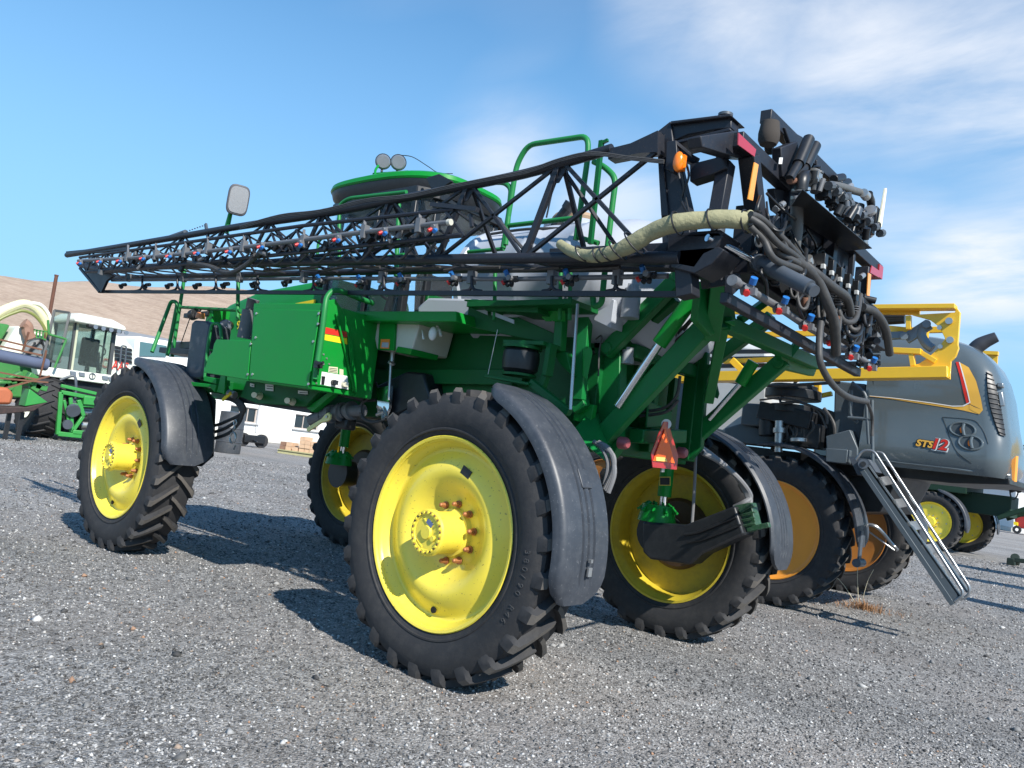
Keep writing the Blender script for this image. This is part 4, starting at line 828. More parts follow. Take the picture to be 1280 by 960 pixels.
mb = MB(); mb.plate([P(255, 470, Y=-1.34), P(270, 473, Y=-1.34), P(270, 480, Y=-1.34), P(254, 476, Y=-1.34)], (0, .15, 0)); mb.plate([P(276, 468, Y=-1.33), P(282, 468, Y=-1.33), P(280, 492, Y=-1.33), P(271, 490, Y=-1.33)], (0, .02, 0)); mb.plate([P(228, 476, Y=-1.34), P(270, 481, Y=-1.34), P(268, 490, Y=-1.34), P(262, 484, Y=-1.34), P(232, 482, Y=-1.34), P(227, 488, Y=-1.34)], (0, .12, 0)); B('step_bracket', mb, GREEN, bevel=.004)
mb = MB(); mb.cyl(P(306, 423, Y=-1.15), P(313, 388, Y=-1.15), .075, n=22); mb.cyl(P(313, 388, Y=-1.15), P(317, 374, Y=-1.15), .05, .06, n=22); B('exhaust_canister', mb, mat('grey_canister', (.12, .12, .125), .55, dirt=.3, dirtcol=(.25, .22, .2)), sharp=30)
c = P(282, 407, Y=-1.1); mb = MB(); d = (Vector(CAM)-c).normalized()+Vector((-.35, 0, 0)); d.normalize(); mb.cyl(c, c-d*.14, .066, .05, n=24); hl = B('headlamp', mb, PLA)
d = (Vector(CAM)-c).normalized(); mb = MB(); d = (Vector(CAM)-c).normalized()+Vector((-.35, 0, 0)); d.normalize(); mb.cyl(c, c+d*.012, .06, .05, n=24); mb.build('lamp_lens', LENS, hl)
mb = MB(); mb.cyl(P(268, 425, Y=-1.05), P(271, 412, Y=-1.05), .05); mb.cyl(P(240, 394, Y=-1.0), P(245, 392, Y=-1.0), .06, n=16); mb.bar(P(232, 395, Y=-1.0), P(262, 392, Y=-1.0), .05, .05); mb.tube([P(246, 398, Y=-1.0), P(252, 386, Y=-1.0), P(262, 388, Y=-1.0)], .01); mb.cyl(P(226, 430, Y=-1.), P(238, 396, Y=-1.), .006, n=6); mb.cyl(P(267, 422, Y=-1.1), P(268, 432, Y=-1.1), .06, n=16)
mb.bar(P(215, 440, Y=-1.0), P(300, 446, Y=-1.0), .3, .06); mb.bar(P(214, 433, Y=-.9), P(246, 432, Y=-.9), .1, .08); B('wiper_gear', mb, PLA, bevel=.004)
mb = MB(); mb.box(P(272, 398, Y=-.9), (.14, .2, .2)); B('bracket', mb, GREEN, bevel=.01)
# rear-view mirror on its stalk
mb = MB(); mb.cyl(P(283, 292, Y=-1.2), P(289, 262, Y=-1.2), .022); ms = B('mirror_arm', mb, GREEN)
ctr = P(298, 250, Y=-1.22); nrm = Vector((.93, -.35, -.15)).normalized(); e = Vector((.35, .93, 0)).normalized(); u = nrm.cross(e)*-1
def rr_poly(k, w=.105, h=.155, off=0):
    pts = []
    for i in range(32):
        t = 2*PI*i/32; c, s = math.cos(t), math.sin(t)
        pts.append(ctr+e*k*w*abs(c)**.5*(1 if c > 0 else -1)+u*k*h*abs(s)**.5*(1 if s > 0 else -1)+nrm*off)
    return pts
mb = MB(); mb.plate(rr_poly(1), -nrm*.05); mb.build('mirror_housing', mat('grey_mirror_housing', (.09, .09, .1), .5), ms, bevel=.01)
mb = MB(); mb.plate(rr_poly(.86, off=.004), nrm*.003); mb.build('mirror_glass', MIRR, ms)
# ---------------------------------------------------------------- tank walkway rails
mb = MB(); Yr = -1.0
mb.rail([P(632, 306, Y=Yr), P(639, 235, Y=Yr), P(630, 228, Y=Yr), P(616, 228, Y=Yr)], .02)
mb.rail([P(629, 310, Y=Yr), P(646, 205, Y=Yr), P(660, 181, Y=Yr), P(735, 170, Y=Yr), P(735, 195, Y=Yr), P(720, 300, Y=Yr)], .021, rad=.12)
mb.rail([P(636, 282, Y=Yr), P(724, 272, Y=Yr), P(721, 296, Y=Yr), P(748, 304, Y=Yr)], .018)
mb.rail([P(742, 202, Y=Yr), P(755, 208, Y=Yr), P(770, 222, Y=Yr), P(765, 260, Y=Yr), P(757, 330, Y=Yr), P(752, 380, Y=Yr), P(742, 384, Y=Yr), P(741, 368, Y=Yr)], .021, rad=.1)
mb.rail([P(585, 315, Y=Yr), P(630, 311, Y=Yr)], .015)
for x in (618, 712, 700): mb.rail([P(x, 400, Y=Yr), P(x+1, 330, Y=Yr)], .015)
B('walkway_rail', mb, GTUBE)
mb = MB(); mb.bar(P(752, 176, Y=-1.05), P(738, 305, Y=-1.05), .03, .03); mb.bar(P(750, 180, Y=-1.05), P(760, 175, Y=-1.05), .02, .02); B('rail_post', mb, GREEND)
# ---------------------------------------------------------------- folded left boom along the machine's left side
YO, YI = -1.5, -1.08
boom = None
mb = MB()
top = [P(x, y, Y=YO) for x, y in ((84, 317), (200, 300), (300, 283), (400, 268), (520, 245), (640, 221), (700, 205), (735, 195), (765, 186))]
top[0].z = 3.20
mb.tube(top, .032, n=10)
mb.plate([P(x, y, Y=YO-.02) for x, y in ((760, 186), (788, 179), (803, 172), (822, 163), (822, 190), (800, 191), (760, 199))], (0, .08, 0))
lo = [P(100, 330, Y=YO), P(130, 338, Y=YO), P(200, 333, Y=YO), P(400, 327, Y=YO), P(640, 323, Y=YO), P(850, 322, Y=YO)]
mb.tube(lo, .036, n=10)
li = [P(120, 348, Y=YI), P(400, 341, Y=YI), P(640, 336, Y=YI), P(850, 334, Y=YI)]
mb.tube(li, .030, n=10)
boom = B('boom', mb, BLK); mb = MB()
def X_at(poly, x):
    for i in range(len(poly)-1):
        if poly[i].x <= x <= poly[i+1].x:
            t = (x-poly[i].x)/(poly[i+1].x-poly[i].x); return poly[i].lerp(poly[i+1], t)
    return poly[0] if x < poly[0].x else poly[-1]
tn = [(820, 190), (699, 207), (585, 233), (487, 252), (402, 268), (335, 279), (278, 287), (228, 296), (182, 303), (143, 309), (112, 313)]
bn = [(838, 322), (655, 321), (547, 323), (455, 325), (375, 328), (310, 329), (256, 331), (208, 333), (168, 336), (135, 337), (112, 334)]
NT = [X_at(top, P(x, y, Y=YO).x) if i else P(x, y, Y=YO) for i, (x, y) in enumerate(tn)]; NB = [X_at(lo, P(x, y, Y=YO).x) for x, y in bn]
dx_ = Vector((1, 0, 0))
for i in range(1, len(NT)):
    k = max(.55, 1-.07*i); r = .030*k
    mb.bar(NT[i], NB[i], r*1.25, r*1.5); mb.bar(NT[i]+dx_*.03, X_at(li, NT[i].x+.02), r, r)          # post and inner post
    mb.bar(NT[i-1], NB[i], r*.9, r*.9)
    mb.bar(NT[i]+dx_*.04, NB[i-1]-dx_*(.0 if i > 1 else .12), r*.9, r*.9)
    il = X_at(li, NB[i].x); mb.bar(NB[i], il, r, r); mb.bar(NB[i], X_at(li, NB[i-1].x), r*.9, r*.9); mb.bar(NT[i], X_at(li, (NT[i].x+NT[i-1].x)/2), r*.8, r*.8)
    if i < 8:
        t1, l1 = NT[i], NB[i]
        mb.plate([t1-dx_*.09*k, t1+dx_*.09*k, t1+dx_*.01-Vector((0, 0, .13*k)), t1-dx_*.05-Vector((0, 0, .13*k))], (0, .012, 0))
        mb.plate([l1-dx_*.08*k, l1+dx_*.09*k, l1+dx_*.05+Vector((0, 0, .11*k)), l1-dx_*.01+Vector((0, 0, .11*k))], (0, .012, 0))
# tip: tapered nose, bottom guard bar hung on hooks
tip = P(125, 365, Y=-1.4)
mb.bar(P(100, 335, Y=-1.45), P(125, 365, Y=-1.42), .03, .03); mb.plate([P(97, 326, Y=-1.45), P(107, 323, Y=-1.45), P(142, 344, Y=-1.45), P(133, 351, Y=-1.45), P(126, 366, Y=-1.45)], (0, .03, 0))
mb.bar(P(84, 317, Y=YO), P(160, 310, Y=YO), .04, .05)
mb.build('brace', BLK, boom, bevel=.003)
mb = MB(); Yg = -1.38
mb.bar(P(124, 364.5, Y=Yg), P(850, 368, Y=Yg), .028, .034)
for x in (178, 222, 270, 322, 392, 480, 590, 690, 770): 
    mb.tube([P(x+12, 364, Y=Yg), P(x+3, 362, Y=Yg), P(x, 356, Y=Yg), P(x, 345, Y=Yg)], .012, n=8); mb.tube([P(x-12, 364, Y=Yg), P(x-3, 362, Y=Yg), P(x, 356, Y=Yg)], .012, n=8)
mb.build('nozzle_guard', BLK, boom)
mb = MB(); pl = [P(140, 350.5, Y=-1.36), P(400, 348, Y=-1.36), P(640, 349, Y=-1.36), P(835, 345, Y=-1.36)]; mb.tube(pl, .016, smooth=False, n=10)
for x in (160, 230, 300, 380, 478, 590, 690, 772): mb.box(P(x, 347, Y=-1.36), (.05, .05, .09))
mb.build('spray_pipe', mat('grey_spray_pipe', (.13, .135, .145), .45, dirt=.3), boom, sharp=30)
# outer section folded back along the outside
YF = -1.62
mb = MB()
u0 = P(568, 262, Y=YF); u1 = P(100, 322, Y=YF); v0 = P(598, 300, Y=YF); v1 = P(108, 340, Y=YF); m0, m1 = P(600, 262, Y=YF), P(86, 319, Y=YF)
mb.tube([u0, P(380, 282, Y=YF), u1], .017, smooth=False); mb.tube([P(578, 294, Y=YF), P(380, 315, Y=YF), P(240, 330, Y=YF), v1], .018, smooth=False)
mb.tube([P(560, 300, Y=YF+.3), P(380, 322, Y=YF+.3), P(240, 335, Y=YF+.3)], .018, smooth=False)
n_ = 17
for i in range(n_):
    t = i/n_; tn = (i+1)/n_; a = u0.lerp(u1, t); b = P(578, 294, Y=YF).lerp(v1, t); a2 = u0.lerp(u1, tn); b2 = P(578, 294, Y=YF).lerp(v1, tn)
    mb.bar(a, b2, .016); mb.bar(b2, a2, .016); mb.bar(a, a+Vector((0, .3, -.06)), .014)
mb.bar(P(556, 262, Y=YF), P(580, 296, Y=YF), .02, .02); mb.bar(P(540, 256, Y=YF), P(597, 262, Y=YF), .04, .03); mb.bar(P(588, 268, Y=YF), P(590, 284, Y=YF), .02)
ob = mb.build('outer_boom', BLK, boom)
mb = MB(); q0, q1 = P(560, 278, Y=-1.67), P(98, 326, Y=-1.67); qm = P(330, 306, Y=-1.67)
mb.tube([q0, P(440, 292, Y=-1.67), qm, P(200, 320, Y=-1.67), q1], .019, n=10); 
for x, y in ((525, 282), (456, 290), (380, 302), (305, 308), (260, 311), (232, 316), (195, 319), (160, 321)): mb.box(P(x, y, Y=-1.67), (.045, .05, .10)); mb.bar(P(x, y, Y=-1.67), P(x, y-14, Y=YF), .02)
mb.build('spray_pipe', mat('grey_spray_pipe', (.13, .135, .145), .45), boom, sharp=30)
mb = MB(); mb.cyl(q0, q0+(q0-q1).normalized()*.03, .022, n=12); mb.build('pipe_cap', CREAM, boom)
def nozzle(c, d=(0, -1, 0), kind=0, s=1.0, par=None):
    """nozzle body with red and blue caps"""
    c = Vector(c); d = Vector(d).normalized(); mb = MB()
    mb.use(0).cyl(c+Vector((-.028*s, 0, 0)), c+Vector((.028*s, 0, 0)), .030*s, n=12); mb.cyl(c, c+d*.045*s, .024*s, n=10); mb.box(c+d*.03*s+Vector((.03*s, 0, -.02*s)), (.03*s, .03*s, .04*s))
    mb.use(1).cyl(c+d*.04*s+Vector((-.012*s, 0, -.022*s)), c+d*.072*s+Vector((-.018*s, 0, -.036*s)), .020*s, .017*s, n=10)
    mb.use(2).cyl(c+d*.03*s+Vector((.018*s, 0, .024*s)) if kind else c+d*.03*s+Vector((.034*s, 0, -.03*s)), c+(d*.05*s+Vector((.022*s, 0, .052*s)) if kind else d*.058*s+Vector((.045*s, 0, -.045*s))), .020*s, n=10)
    return mb.build('nozzle', [PEWT, REDP, BLUP], par or boom, loc=c-world_origin(par or boom))
for x, y in ((103, 327), (128, 325), (153, 324), (182, 321), (215, 318), (250, 314), (290, 312), (330, 306), (378, 303), (425, 297), (483, 288), (545, 284)):
    nozzle(P(x, y, Y=-1.68), (0, -1, -.2), 0, .78)
def nozzle_dark(c, s=1.0, blue=False):
    c = Vector(c); mb = MB()
    mb.use(0).cyl(c+Vector((-.04*s, 0, 0)), c+Vector((.04*s, 0, 0)), .022*s, n=8)
    for k in range(4):
        t = R(200+k*47); q = c+Vector((math.cos(t)*.035*s, -.02, math.sin(t)*.035*s)); mb.cyl(q, q+Vector((math.cos(t)*.02*s, -.012, math.sin(t)*.02*s)), .016*s, n=7)
    if blue: mb.use(2).cyl(c+Vector((-.03*s, -.02, .02*s)), c+Vector((-.03*s, -.05, .045*s)), .017*s, n=8); mb.use(1).cyl(c+Vector((-.05*s, -.02, -.02*s)), c+Vector((-.065*s, -.03, -.035*s)), .018*s, n=8); mb.use(3).cyl(c+Vector((.0, -.02, .0)), c+Vector((.0, -.05, .0)), .02*s, n=8)
    return mb.build('nozzle', [PLA, REDP, BLUP, PEWT], boom, loc=c-world_origin(boom))
for x, y in ((155, 356), (185, 356), (213, 356), (248, 356), (283, 355), (320, 354), (360, 352)): nozzle_dark(P(x, y, Y=-1.37), .95)
for x, y in ((404, 352), (455, 353), (507, 351), (572, 349), (641, 349), (716, 348), (812, 344)): nozzle_dark(P(x, y, Y=-1.37), 1.0, True)
r3 = random.Random(11)
for k in range(70):      # valve bodies, clips and couplings crowded along the folded sections
    t = r3.random()**.8; x = 105+440*t; y = 327-42*t+r3.uniform(-6, 16); mb = MB(); a = P(x, y, Y=r3.uniform(-1.66, -1.52)); s_ = r3.uniform(.02, .045)
    if k % 2: mb.box(a, (s_*1.6, s_, s_*1.3), Matrix.Rotation(r3.uniform(-.7, .7), 3, 'Y'))
    else: mb.cyl(a, a+Vector((r3.uniform(-1, 1), -.2, r3.uniform(-1, 1))).normalized()*s_*2.2, s_*.5, n=9)
    mb.build('pipe_coupling', r3.choice((PLA, PLA, BLK, PEWT)), boom)
# hoses tied along the top of the boom, tip spring and chain
mb = MB()
for k in range(3):
    mb.tube([P(x, y+1+k*1.5, Y=YO-.03-.015*k) for x, y in ((300, 282), (350, 268), (400, 262), (460, 248), (510, 243), (560, 232), (620, 220), (660, 212), (700, 198), (740, 190), (790, 196), (830, 200))], (.009, .005, .004)[k], n=6)
mb.tube([P(236, 328, Y=-1.66), P(262, 333, Y=-1.66), P(285, 341, Y=-1.66), P(305, 333, Y=-1.66), P(330, 312, Y=-1.66)], .022)
for k in range(6): x = 330+k*75; mb.tube([P(x, 338, Y=-1.4), P(x+30, 332+rnd.random()*6, Y=-1.38), P(x+70, 334, Y=-1.4)], .012, n=6)
for k in range(16):
    x = 125+k*26; mb.tube([P(x, 330-k*1.1, Y=-1.5), P(x+12, 341-k*1.1-rnd.random()*4, Y=-1.6), P(x+30, 327-k*1.6, Y=-1.6)], .010, n=6)
mb.build('hose', HOSE, boom)
mb = MB(); mb.cyl(P(212, 297, Y=YO), P(232, 290, Y=YO), .025, n=10); mb.cyl(P(205, 298, Y=YO), P(212, 297, Y=YO), .01); mb.bar(P(260, 296, Y=YO), P(257, 280, Y=YO), .02, .03)
for k in range(7): mb.ball(P(234+k*3.2, 289-k*1.1, Y=YO), .009, (1.4, .8, .8), n=6, m=4)
mb.build('tip_spring', DGR, boom)
# root of the boom: upright post, upper arm, hinge blocks
mb = MB()
mb.plate([P(x, y, Y=-1.42) for x, y in ((819, 166), (838, 151), (841, 175), (845, 200), (862, 275), (862, 320), (850, 330), (828, 320), (824, 205))], (0, .10, 0))
mb.plate([P(x, y, Y=-1.44) for x, y in ((820, 165), (825, 164), (835, 270), (826, 270))], (0, .16, 0))
mb.plate([P(x, y, Y=-1.40) for x, y in ((838, 151), (910, 142), (914, 150), (914, 160), (893, 162), (860, 168), (842, 176))], (0, .10, 0))
mb.plate([P(x, y, Y=-1.43) for x, y in ((838, 151), (912, 142), (915, 145), (838, 155))], (0, .18, 0)); mb.plate([P(x, y, Y=-1.43) for x, y in ((842, 176), (912, 159), (914, 163), (844, 180))], (0, .18, 0))
mb.bar(P(846, 190, Y=-1.4), P(872, 204, Y=-1.3), .04, .05); mb.plate([P(x, y, Y=-1.38) for x, y in ((862, 205), (905, 194), (908, 210), (890, 218), (862, 227))], (0, .09, 0))
mb.plate([P(x, y, Y=-1.5) for x, y in ((834, 295), (898, 290), (904, 294), (893, 312), (880, 318), (868, 335), (842, 330), (834, 322))], (0, .26, 0))
mb.plate([P(x, y, Y=-1.50) for x, y in ((832, 292), (900, 287), (905, 291), (900, 296), (833, 297))], (0, .22, 0)); mb.plate([P(x, y, Y=-1.50) for x, y in ((836, 320), (850, 312), (898, 308), (905, 312), (890, 330), (868, 342), (838, 334))], (0, .22, 0))
mb.bar(P(858, 330, Y=-1.42), P(860, 372, Y=-1.42), .10, .10); mb.bar(P(690, 323, Y=-1.42), P(838, 317, Y=-1.42), .08, .11)
br = mb.build('boom_root', BLK, boom, bevel=.006)
mb = MB(); c = P(906, 152, Y=-1.33); mb.cyl(c+Vector((0, 0, .03)), c-Vector((0, 0, .30)), .028, n=16); mb.cyl(c+Vector((0, 0, .045)), c+Vector((0, 0, .03)), .042, n=20); mb.cyl(c-Vector((0, 0, .06)), c-Vector((0, 0, .13)), .055, n=20)
c = P(897, 291, Y=-1.36); mb.cyl(c+Vector((0, 0, .03)), c-Vector((0, 0, .22)), .04, n=16); mb.build('hinge_pin', DGR, br)
mb = MB(); mb.cyl(P(891, 293, Y=-1.36), P(897, 290, Y=-1.36), .02, n=10); mb.box(P(896, 283, Y=-1.36), (.05, .03, .02)); mb.box(P(892, 320, Y=-1.36), (.04, .03, .05)); mb.box(P(888, 346, Y=-1.2), (.04, .04, .12)); mb.build('rusty_bolt', RUST, br)
mb = MB(); mb.plate([P(x, y, Y=-1.5) for x, y in ((833, 177), (845, 175), (846, 190), (842, 216), (832, 211))], (0, .06, 0)); mb.plate([P(845, 175, Y=-1.5), P(872, 198, Y=-1.36), P(870, 202, Y=-1.36), P(846, 181, Y=-1.5)], (0, .02, 0)); mb.build('lamp_bracket', BLK, br, bevel=.004)
mb = MB(); c = P(848, 202, Y=-1.52); mb.ball(c, .058, (.55, .45, 1.0), n=28, m=18); mb.box(c+Vector((0, .03, 0)), (.05, .03, .09)); mb.build('marker_lamp', AMB, br)
mb = MB(); mb.tube([P(852, 215, Y=-1.48), P(855, 235, Y=-1.46), P(852, 250, Y=-1.45), P(860, 266, Y=-1.45)], .008, n=6); mb.tube([P(858, 205, Y=-1.45), P(861, 220, Y=-1.46), P(856, 240, Y=-1.45), P(861, 266, Y=-1.45)], .007, n=6); mb.build('lamp_cable', PLA, br)
# wrapped hose bundle in its khaki sleeve
mb = MB()
pts = [P(700, 305, Y=-1.52), P(716, 315, Y=-1.56), P(738, 320, Y=-1.60), P(765, 316, Y=-1.62), P(790, 305, Y=-1.62), P(815, 290, Y=-1.62), P(845, 279, Y=-1.62), P(880, 275, Y=-1.56), P(915, 274, Y=-1.50), P(938, 277, Y=-1.42)]
def rs_(t): return (.028+.021*min(1, t*2.2))*(1+.03*math.sin(t*31)+.025*math.sin(t*77+1))
mb.tube(pts, rs_, n=16, seg=8); mb.ball(pts[-1], .062, (.4, 1, 1)); slv = mb.build('hose_sleeve', SLEEVE, boom)
mb = MB()
for (x, y, dx, dy) in ((727, 317, 4, 9), (747, 319, 2, 9), (757, 318, 5, 8), (772, 313, 7, 11), (793, 304, 8, 13), (847, 279, 2, 14), (890, 275, 2, 13), (932, 277, 0, 14)):
    c = P(x, y, Y=-1.62 if x < 860 else (-1.545 if x < 920 else -1.45)); a = P(x-dx, y-dy, Y=c.y); b = P(x+dx, y+dy, Y=c.y); r = (a-b).length/2; e_ = (a-b).normalized()
    mb.tube([c+e_*math.cos(t)*r+Vector((0, 1, 0))*math.sin(t)*r for t in [2*PI*k/20 for k in range(20)]], .005, n=6, closed=True, smooth=False)
mb.build('cable_tie', PLA, slv)
# ---------------------------------------------------------------- rear boom carrier frame
XF = 1.63
def F(x, y, dx=0): return P(x, y, X=XF+dx)
mb = MB()
mb.bar(F(921, 174), F(1097, 339), .075, .085); mb.bar(F(957, 145, -.02), F(1050, 235, -.02), .07, .08); mb.bar(F(957, 150, -.02), F(962, 190, -.1), .05, .05)
mb.bar(F(936, 195), F(948, 300), .08, .10, up=(1, 0, 0)) ; mb.bar(F(908, 205, -.1), F(897, 268, -.1), .08, .08, up=(1, 0, 0)); mb.bar(F(1080, 335), F(1074, 392), .09, .1, up=(1, 0, 0)); mb.bar(F(938, 260, -.05), F(930, 345, -.05), .14, .12, up=(1, 0, 0))
mb.plate([F(876, 170, -.02), F(921, 163, -.02), F(924, 180, -.02), F(938, 198, -.02), F(922, 197, -.02), F(878, 184, -.02)], (-.08, 0, 0))
mb.bar(F(940, 320), F(1100, 430), .12, .12); mb.bar(F(925, 335, -.1), F(1080, 440, -.1), .12, .10)
mb.bar(F(985, 225), F(975, 330), .08, .08, up=(1, 0, 0)); mb.bar(F(1040, 290), F(1030, 385), .08, .08, up=(1, 0, 0)); mb.bar(F(1018, 200), F(1020, 235), .05, .05, up=(1, 0, 0)); mb.bar(F(1066, 312), F(1063, 345), .04, .04)
mb.plate([F(964, 186), F(985, 178), F(990, 215), F(982, 232), F(966, 222)], (.06, 0, 0)); mb.plate([F(975, 160), F(998, 172), F(998, 205), F(985, 190)], (.03, 0, 0)); mb.plate([F(968, 235), F(996, 240), F(990, 275), F(972, 262)], (-.05, 0, 0))
mb.plate([F(985, 255, -.05), F(1062, 315, -.05), F(1062, 350, -.05), F(1000, 330, -.05), F(972, 290, -.05)], (-.03, 0, 0)); mb.plate([F(960, 270, -.06), F(1075, 370, -.06), F(1070, 425, -.06), F(955, 330, -.06)], (-.03, 0, 0))
mb.bar(F(905, 372, .06), F(1072, 466, .06), .05, .06); mb.bar(F(880, 348, -.2), F(920, 342, -.1), .08, .12); mb.plate([F(905, 345), F(915, 342), F(918, 358), F(905, 370)], (.05, 0, 0))
cf = B('boom_carrier', mb, BLK, bevel=.006)
def C(name, mb_, m, **k): return mb_.build(name, m, cf, **k)
mb = MB(); mb.plate([F(922, 166, .05), F(944, 187, .05), F(942, 196, .05), F(921.5, 181, .05)], (.006, 0, 0)); C('red_reflector', mb, REDL)
mb = MB(); mb.plate([F(1089, 332, .05), F(1099, 339, .05), F(1098, 347, .05), F(1087, 341, .05)], (.006, 0, 0)); mb.box(F(1093, 340, .0), (.1, .1, .1)); C('red_reflector', mb, REDL)
mb = MB(); mb.plate([F(942, 203, .06), F(947, 206, .06), F(940, 251, .06), F(934, 249, .06)], (.006, 0, 0)); C('orange_reflector', mb, ORAL)
mb = MB(); mb.plate([F(1084.5, 341, .06), F(1088, 343, .06), F(1085, 386, .06), F(1082, 384, .06)], (.006, 0, 0)); C('orange_reflector', mb, ORAL)
mb = MB(); mb.lathe([(.0005, .0), (.052, .0), (.056, -.03), (.062, -.07), (.060, -.11), (.048, -.135), (.0005, -.137)], F(963, 153, .02), 'Z', n=28); C('rubber_buffer', mb, mat('worn_rubber', (.05, .042, .036), .9, bump=.1))
mb = MB(); mb.plate([F(974, 197, .07), F(978, 197, .07), F(977, 205, .07), F(973, 205, .07)], (.003, 0, 0)); C('label', mb, WHT)
mb = MB()
for (a, b, c_) in (((1011, 174), (998, 205), (987, 224)), ((1019, 182), (1006, 209), (995, 222))): mb.cyl(F(*a, .12), F(*b, .12), .036, n=18); mb.cyl(F(*b, .12), F(*c_, .12), .027, n=16); mb.cyl(F(a[0]+.7, a[1]-2, .12), F(*a, .12), .028, n=14)
C('damper', mb, PLA, sharp=30)
mb = MB(); mb.cyl(F(987, 226, .12), F(993, 226, .12), .02); mb.cyl(F(1019, 178, .12), F(1021, 182, .12), .014); mb.box(F(962, 322, .15), (.04, .07, .05)); mb.cyl(F(968, 322, .15), F(980, 326, .15), .016); mb.cyl(F(1006, 372, .2), F(1006, 383, .2), .02); mb.cyl(F(1030, 356, .2), F(1033, 364, .2), .02); mb.cyl(F(1046, 396, .2), F(1047, 404, .2), .018); C('rusty_fitting', mb, RUST)
# pump and valve shelf
mb = MB(); sh = [P(1000, 238, X=1.72), P(1092, 311, X=2.0), P(1057, 313, X=1.72), P(985, 262, X=1.62)]
mb.plate([P(1003, 237, X=1.97), P(1090, 311, X=1.97), P(1057, 314, X=1.66), P(983, 266, X=1.66)], (0, 0, .006)); mb.plate([F(1000, 240, .05), F(1085, 306, .05), F(1060, 313, .0), F(980, 262, .0)], (.01, 0, 0)); C('valve_shelf', mb, mat('black_sheet_metal', (.016, .017, .02), .35), bevel=.002)
mb = MB()
for k in range(9):
    t = k/8; a = F(1018+66*t, 240+58*t, .16); b = a+Vector((rnd.uniform(-.03, .03), rnd.uniform(-.02, .04), rnd.uniform(.05, .13))); mb.cyl(a, b, rnd.uniform(.018, .036), n=12); mb.cyl(b, b+Vector((0, 0, .012)), rnd.uniform(.022, .04), n=12)
    mb.cyl(a+Vector((.08, 0, .03)), a+Vector((.08, .06, .05)), .028, n=10)
C('shelf_valve', mb, mat('dark_valve_plastic', (.07, .075, .08), .45, var=.5, vscale=14, dirt=.4, dirtcol=(.25, .26, .27)), sharp=30)
mb = MB()
for k in range(7):
    t = k/6; a = F(1030+55*t, 250+45*t, .2); mb.box(a+Vector((0, 0, .05)), (.07, .06, .08)); mb.tube([a, a+Vector((.05, .05, .1)), a+Vector((.02, .14, .05))], .012)
for (x, y, h) in ((1057, 250, .3), (1071, 256, .28)): c = F(x, y, .0); mb.cyl(c, c-Vector((0, 0, h)), .055, n=18)
mb.cyl(F(1042, 224, .05), F(1053, 222, .05), .03); mb.cyl(F(1048, 230, .05), F(1060, 228, .05), .03); mb.cyl(F(1046, 226, .05), F(1046, 242, .05), .03); mb.box(F(1091, 272, .1), (.08, .1, .14)); mb.tube([F(1055, 262, .2), F(1066, 262, .2), F(1069, 275, .2), F(1066, 290, .2)], .01)
C('shelf_pump', mb, PLA, bevel=.006)
mb = MB(); mb.tube([F(1024, 232, .1), F(1045, 232, .12), F(1066, 238, .12), F(1082, 243, .1), F(1089, 250, .08), F(1089, 264, .08)], .026, n=12); mb.tube([F(996, 250, .15), F(996, 285, .15), F(993, 312, .13), F(1000, 328, .1)], .036, n=14); C('thick_hose', mb, mat('thick_grey_hose', (.10, .10, .095), .5, dirt=.3))
mb = MB(); mb.tube([F(1001, 238, .15), F(1003, 224, .15), F(1009, 221, .13), F(1017, 226, .1)], .042, n=14); mb.cyl(F(1086, 242, .1), F(1090, 262, .08), .028); C('pipe_elbow', mb, PLA)
mb = MB()
for (a, b, r) in (((1001, 236), (1001, 239), .056), ((997, 245), (997, 249), .042), ((1014, 218), (1018, 226), .05), ((1013, 225), (1019, 219), .045), ((1087, 262), (1088, 265), .045), ((1079, 241), (1083, 246), .032), ((1007, 322), (1009, 332), .04), ((1084, 288), (1086, 294), .035), ((1075, 300), (1080, 303), .03)): mb.cyl(F(*a, .14), F(*b, .14), r, n=16)
for (x, y) in ((975, 258), (969, 262), (1075, 347), (1060, 235), (986, 272), (990, 300)): mb.cyl(F(x, y, .1), F(x+4, y-3, .1), .02, n=10)
C('hose_clamp', mb, STEEL, sharp=30)
mb = MB(); a, b = F(1098, 281, .15), F(1105, 237, .15); d = (b-a).normalized(); e_ = Vector((0, d.z, -d.y)).normalized()
mb.plate([a-e_*.03, a-d*.03, a+e_*.03, a+e_*.026+d*.05, b+e_*.014, b+d*.012, b-e_*.014, a-e_*.026+d*.05], (.018, 0, 0)); C('valve_lever', mb, IVO, bevel=.003)
# boom fold cylinder
mb = MB(); mb.use(1).cyl(P(884, 297, Y=-1.52), F(951, 329, .10), .021, n=14); mb.use(0).cyl(F(949, 328, .1), F(1012, 360, .42), .043, n=22); mb.cyl(F(947, 327, .09), F(951, 329, .12), .048, n=22); mb.cyl(F(1011, 359.5, .41), F(1018, 364, .45), .032, n=18); C('fold_cylinder', mb, [DGR, CHR], sharp=30); mb = MB(); mb.cyl(F(1020, 372, .1), F(1056, 393, .1), .06, n=20); C('accumulator', mb, DGR, sharp=30)
mb = MB(); mb.cyl(F(996, 352, .335), F(999, 353.5, .35), .0445, n=22); C('cylinder_band', mb, mat('grey_band', (.4, .4, .4), .5))
